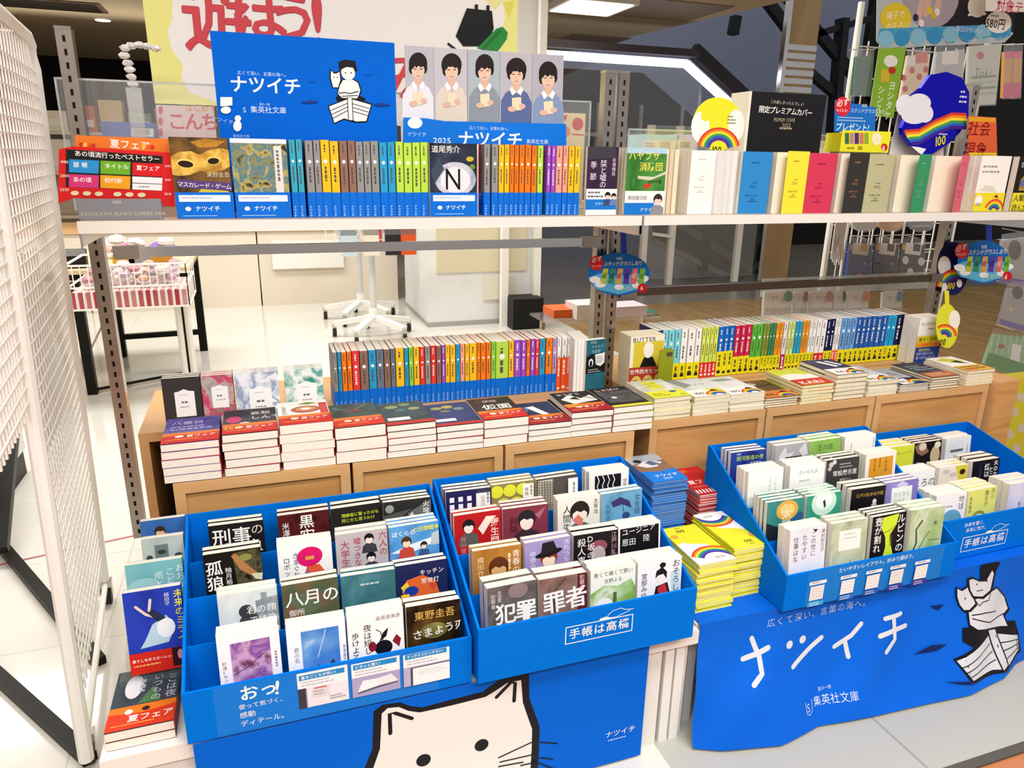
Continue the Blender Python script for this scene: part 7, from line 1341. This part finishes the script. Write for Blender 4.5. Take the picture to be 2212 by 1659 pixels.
# spinner racks
def spinner(label, px, zp, goods):
    a = atZ(px[0], px[1], .12); t = thing('spinner_rack', label, 'rack', (a.x, a.y, 0))
    for k in range(5):
        an = math.radians(20 + 72 * k); e = (.27 * math.cos(an), .27 * math.sin(an))
        l = MB().bar((0, 0, .14), (e[0], e[1], .09), .05, .03, 'white_paint').build('leg', t)
        c = MB().tube([(e[0] - .012, e[1], .033), (e[0] + .012, e[1], .033)], .032, 'rubber', 12).build('caster', l); MB().box((e[0] - .014, e[1] - .014, .03), (e[0] + .014, e[1] + .014, .085), 'chrome').build('fork', l)
    MB().tube([(0, 0, .12), (0, 0, zp)], .022, 'cfccc6', 12).build('pole', t); MB().tube([(0, 0, .12), (0, 0, .2)], .032, 'white_paint', 12).build('collar', t)
    mb = MB()
    for i in range(7):
        x = -.24 + .08 * i; mb.bar((x, -.12, zp - .38), (x, -.12, zp), .005, .005, 'wire')
    for i in range(6):
        z = zp - .38 + .076 * i; mb.bar((-.24, -.12, z), (.24, -.12, z), .005, .005, 'wire')
    mb.build('wire_grid', t)
    for i, (dx, c, lab) in enumerate(goods):
        g = thing('hanging_goods', lab, 'pack', (a.x + dx, a.y - .16, zp - .40)); MB().box((-.05, 0, 0), (.05, .02, .17), c).build('pack', g); MB().box((-.05, -.003, .13), (.05, 0, .20), 'film').build('header', g)
spinner('spinner rack with white star base and casters, nearer one', (808, 690), .97, ((-.16, 'c8d8e0', 'pale blue hanging pack on the nearer spinner rack'), (-.02, 'e8e0d0', 'cream hanging pack on the nearer spinner rack'), (.12, '2c2c30', 'black hanging pack on the nearer spinner rack'), (.22, 'd8582c', 'orange hanging pack on the nearer spinner rack')))
spinner('spinner rack with white star base and casters, farther one', (780, 656), .95, ((-.1, '9ab8c8', 'grey-blue hanging pack on the farther spinner rack'), (.1, 'b8484a', 'red hanging pack on the farther spinner rack')))
# counters along the back
NAMED['counter'] = mottled('counter_front', ['d8ccb8', 'e0d5c2'], 1.5, .3)
for i, (x0, x1) in enumerate(((-3.2, -1.25), (-1.24, -.02), (-.01, 1.10))):
    t = thing('shop_counter', ('beige shop counter at the far left behind the mesh rack', 'beige shop counter behind the trestle table', 'beige shop counter with white drawer, left of the pillar')[i], 'counter', (x0, 6.15, 0)); w = x1 - x0
    MB().box((0, .02, 0), (w, .6, .60), 'counter').build('body', t); MB().box((-.004, 0, .60), (w + .004, .62, .635), 'oak_edge').build('counter_top', t)
    if i == 2:
        d = MB().box((.10, -.02, .30), (.66, .02, .52), 'white_board').build('drawer', t)
        MB().box((.13, -.023, .46), (.16, -.02, .466), 'chrome').build('keyhole', d)
a = atY(412, 505, 6.25); tw = atY(553, 505, 6.25).x - a.x; t = thing('wooden_tray', 'light wooden tray standing on the back counter', 'tray', (a.x, 6.25, .636)); MB().box((0, 0, .05), (tw, .3, .11), 'oak_edge').build('tray', t)
for x in (.03, tw - .08): MB().box((x, -.01, 0), (x + .05, .3, .05), 'oak_dark').build('foot', t)
for i, (px, c, lab) in enumerate(((585, 'c8c4be', 'silver wrapped cake box on the back counter'), (608, '8a4a2a', 'brown wrapped cake box on the back counter'), (650, 'e4e2e4', 'white paper box on the back counter'), (690, 'dcd8c8', 'cream paper box on the back counter'), (715, 'e8e6ea', 'white paper box at the counter end'))):
    a = atY(px, 520, 6.1); o = thing('paper_box', lab, 'box', (a.x, 6.25, .636)); MB().box((-.042, 0, 0), (.042, .15, .12), c).build('box', o); MB().box((-.044, -.002, .09), (.044, .152, .125), c).build('lid', o)
# shelving with goods against the dark store at the back left
t = thing('goods_shelving', 'long pale shelving unit full of goods against the dark back wall', 'shelving', (0, 0, 0))
for z in (.5, .95, 1.35): MB().box((-7.5, 9.0, z), (-.4, 9.4, z + .03), 'd8ccb8').build('shelf_board', t)
MB().box((-7.5, 9.4, 0), (-.4, 9.44, 1.5), 'c8b8a0').build('back_panel', t)
for i in range(26):
    x = -7.3 + i * .265; c = ('c86a3a', 'd8a05a', 'e4dcc8', '7a9a6a', 'b84a4a', 'e8d0a0', '8a8a94')[i * 5 % 7]
    cn = {'c86a3a': 'rust', 'd8a05a': 'tan', 'e4dcc8': 'cream', '7a9a6a': 'sage', 'b84a4a': 'red', 'e8d0a0': 'straw', '8a8a94': 'grey'}[c]
    for j, z in enumerate((.98, 1.38)):
        o = thing('shelf_goods', f'{cn} goods box, {ordinal(i + 1)} from the left, {("middle", "top")[j]} of the back shelving', 'box', (x, 9.05, z + .003)); MB().box((0, 0, 0), (.22, .2, .2 + .06 * ((i + j) % 3)), c).build('carton', o); MB().box((.02, -.004, .05), (.2, 0, .12), 'ece6da').build('label_patch', o)
# ---------------------------------------------------------------- ceiling lights
def downlight(label, px, lit=True, r=.11):
    a = atZ(px[0], px[1], 2.497); t = thing('ceiling_light', label, 'light', (a.x, a.y, 2.5))
    MB().tube([(0, 0, -.012), (0, 0, 0)], r * 1.15, 'white_paint', 16).build('rim', t); MB().tube([(0, 0, -.016), (0, 0, -.011)], r, 'lamp', 16).build('lamp_face', t)
a = atZ(1277, 4, 2.5); t = thing('ceiling_light', 'square bright ceiling light right of the big board', 'light', (a.x, a.y, 2.5))
MB().box((-.32, -.3, -.05), (.32, .3, 0), 'white_paint').build('rim', t); MB().box((-.28, -.26, -.056), (.28, .26, -.049), 'lamp').build('lamp_face', t)
for i, px in enumerate(((222, 42), (16, 63))): downlight(('small round ceiling light above the left upright', 'small round ceiling light at the far left edge')[i], px, True, .07)
for i, (px, w) in enumerate((((1440, 22), .9), ((1270, 88), .7))):
    a = atZ(px[0], px[1], 2.5); mb = MB().box((a.x - w / 2, a.y - .4, 2.492), (a.x + w / 2, a.y + .4, 2.4995), '8f785c'); o = mb.build('ceiling_hatch'); tag(o, ('flush square hatch in the ceiling right of the lamp', 'flush square hatch in the ceiling near its far edge')[i], 'hatch')
a = atZ(95, 8, 2.5); t = thing('air_vent', 'dark slatted air vent in the ceiling at the top left', 'vent', (a.x, a.y, 2.5)); MB().box((-.5, -.25, -.012), (.5, .25, 0), '6a5844').build('frame', t)
for i in range(5): MB().box((-.46, -.2 + .09 * i, -.018), (.46, -.16 + .09 * i, -.011), '2a2118').build('slat', t)
# ---------------------------------------------------------------- hall on the right: escalator, glass screen, column
t = thing('escalator', 'escalator with bright light strip descending to the right', 'escalator', (0, 0, 0)); Y = 7.0
A, B, Cc = atY(1150, 117, Y), atY(1482, 137, Y), atY(1660, 300, Y); z_ = (A.z + B.z) / 2; A.z = B.z = z_
mb = MB(); mb.bar(A, B, .05, .075, 'strip_lamp'); mb.bar(B, Cc, .05, .075, 'strip_lamp'); mb.build('light_strip', t)
up = Vector((0, 0, .16)); mb = MB(); mb.bar(A + up * .62, B + up * .62 + Vector((.12, 0, 0)), .1, .07, '4a454c'); mb.bar(B + up * .9 + Vector((.10, .05, 0)), Cc + up * .9 + Vector((.10, .05, 0)), .1, .13, '39363a'); mb.build('handrail', t)
mb = MB(); mb.add([A, B, Cc, Vector((Cc.x, Y, 1.05)), Vector((A.x, Y, 1.05))], [(0, 1, 2, 3, 4)], 'glass'); mb.build('balustrade_glass', t)
mb = MB(); D = Vector((0, .9, 0)); mb.add([A + D, B + D, Cc + D, Vector((Cc.x, Y + .9, .9)), Vector((A.x, Y + .9, .9))], [(0, 1, 2, 3, 4)], '1f1c1b'); mb.build('inner_wall', t)
for x in (A.x + .1, Cc.x - .1): MB().box((x - .04, Y + .5, 0), (x + .04, Y + .58, 1.0), '2a2826').build('support_post', t)
for i in range(5):
    x = A.x + .35 + i * .5; zt = 1.75; MB().box((x, Y + .3, 1.0), (x + .03, Y + .33, zt), '8a8a88').build('mullion', t)
MB().box((A.x, Y + .29, 1.42), (Cc.x, Y + .34, 1.46), '9a9894').build('glazing_bar', t)
t = thing('glass_partition', 'low glass partition with white posts below the escalator', 'partition', (0, 0, 0)); Y = 6.3
for x in (1456, 1602, 1396):
    a = atY(x, 480, Y); MB().box((a.x - .03, Y, 0), (a.x + .03, Y + .05, 1.5), 'white_paint').build('post', t)
a = atY(1400, 480, Y); b = atY(1640, 480, Y); MB().box((a.x, Y + .02, .06), (b.x, Y + .028, 1.5), 'glass').build('pane', t)
a2 = atY(1410, 505, Y); b2 = atY(1452, 511, Y); MB().bar(a2, b2, .03, .03, 'white_paint').build('rail', t)
t = thing('escalator_housing', 'dark green glass side of the escalator base behind the partition', 'escalator', (0, 0, 0)); Y = 6.8
L = [atY(*p, Y) for p in ((1420, 470), (1700, 470), (1690, 612), (1590, 610), (1420, 520))]; mb = MB(); n = len(L); mb.add([tuple(a) for a in L] + [(a.x, Y + .1, a.z) for a in L], [tuple(range(n)), tuple(range(2 * n - 1, n - 1, -1))] + [(i, (i + 1) % n, n + (i + 1) % n, n + i) for i in range(n)], '3a4440'); mb.build('side_panel', t)
mb = MB(); mb.bar(atY(1412, 520, Y - .05), atY(1640, 632, Y - .05), .05, .06, '7a7a76'); mb.build('skirting_rail', t)
mb = MB(); mb.bar(atY(1440, 468, Y - .03), atY(1650, 600, Y - .03), .05, .08, '5a625e'); mb.build('trim_rail', t)
mb = MB(); mb.bar(atY(1524, 515, Y - .06), atY(1516, 600, Y - .06), .05, .12, '2a2f2c'); mb.build('strut', t)
NAMED['brown_reflection'] = mottled('column_cladding', ['b8986e', 'a88860', 'c4a67c'], 1.2, .3, (1, 1, .4), metal=.3)  # brown is reflected wood, put into the colour of the metal cladding
a = atY(1702, 100, 6.3); t = thing('hall_column', 'tall metal-clad column reflecting brown, with bright metal corner in the hall', 'column', (a.x, 6.3, 0)); cw = atY(1764, 100, 6.3).x - a.x
MB().box((0, 0, 0), (cw, .05, 4.5), 'brown_reflection').build('cladding', t); MB().box((-.045, -.01, 0), (-.002, .05, 4.5), 'chrome').build('metal_corner', t)
mb = MB()
for i in range(9): mb.box((.0, -.006, 1.62 + .075 * i), (cw, 0, 1.67 + .075 * i), 'chrome')
mb.build('bright_band', t)
t = thing('hall_truss', 'dark diagonal steel members against the blue hall wall', 'beam', (0, 0, 0)); Y = 8.5
for p, q, w in (((1690, -20), (1960, 300), .12), ((1640, -20), (1700, 60), .12), ((1820, 40), (1795, 320), .16), ((1740, 150), (1870, 260), .1), ((1880, 40), (1760, 75), .08), ((1590, 35), (1583, 75), .12)):
    MB().bar(atY(*p, Y), atY(*q, Y), .1, w, '24252a').build('beam', t)
mb = MB().box((5.9, 9.2, 0), (16, 9.3, 1.35), 'wall_dark'); mb.box((8.6, 9.2, 1.35), (16, 9.3, 6), 'wall_dark'); o = mb.build('wall_low'); o['kind'] = 'structure'
t = thing('hook_chain', 'curled white plastic chain hanging left of the big white board', 'chain', (0, 0, 0)); mb = MB()
L = [(336, 104), (318, 100), (300, 97), (284, 99), (270, 104), (268, 120), (276, 136), (280, 150), (284, 166), (288, 182)]
for i, a in enumerate(L):
    q = atY(*a, 1.95); bagmesh(mb, q.x, 1.95, q.z, .012, 'wrap')
mb.build('links', t); q = atY(288, 190, 1.95); MB().box((q.x - .015, 1.94, UZ), (q.x + .015, 1.96, q.z), 'acrylic_edge').build('holder', t)
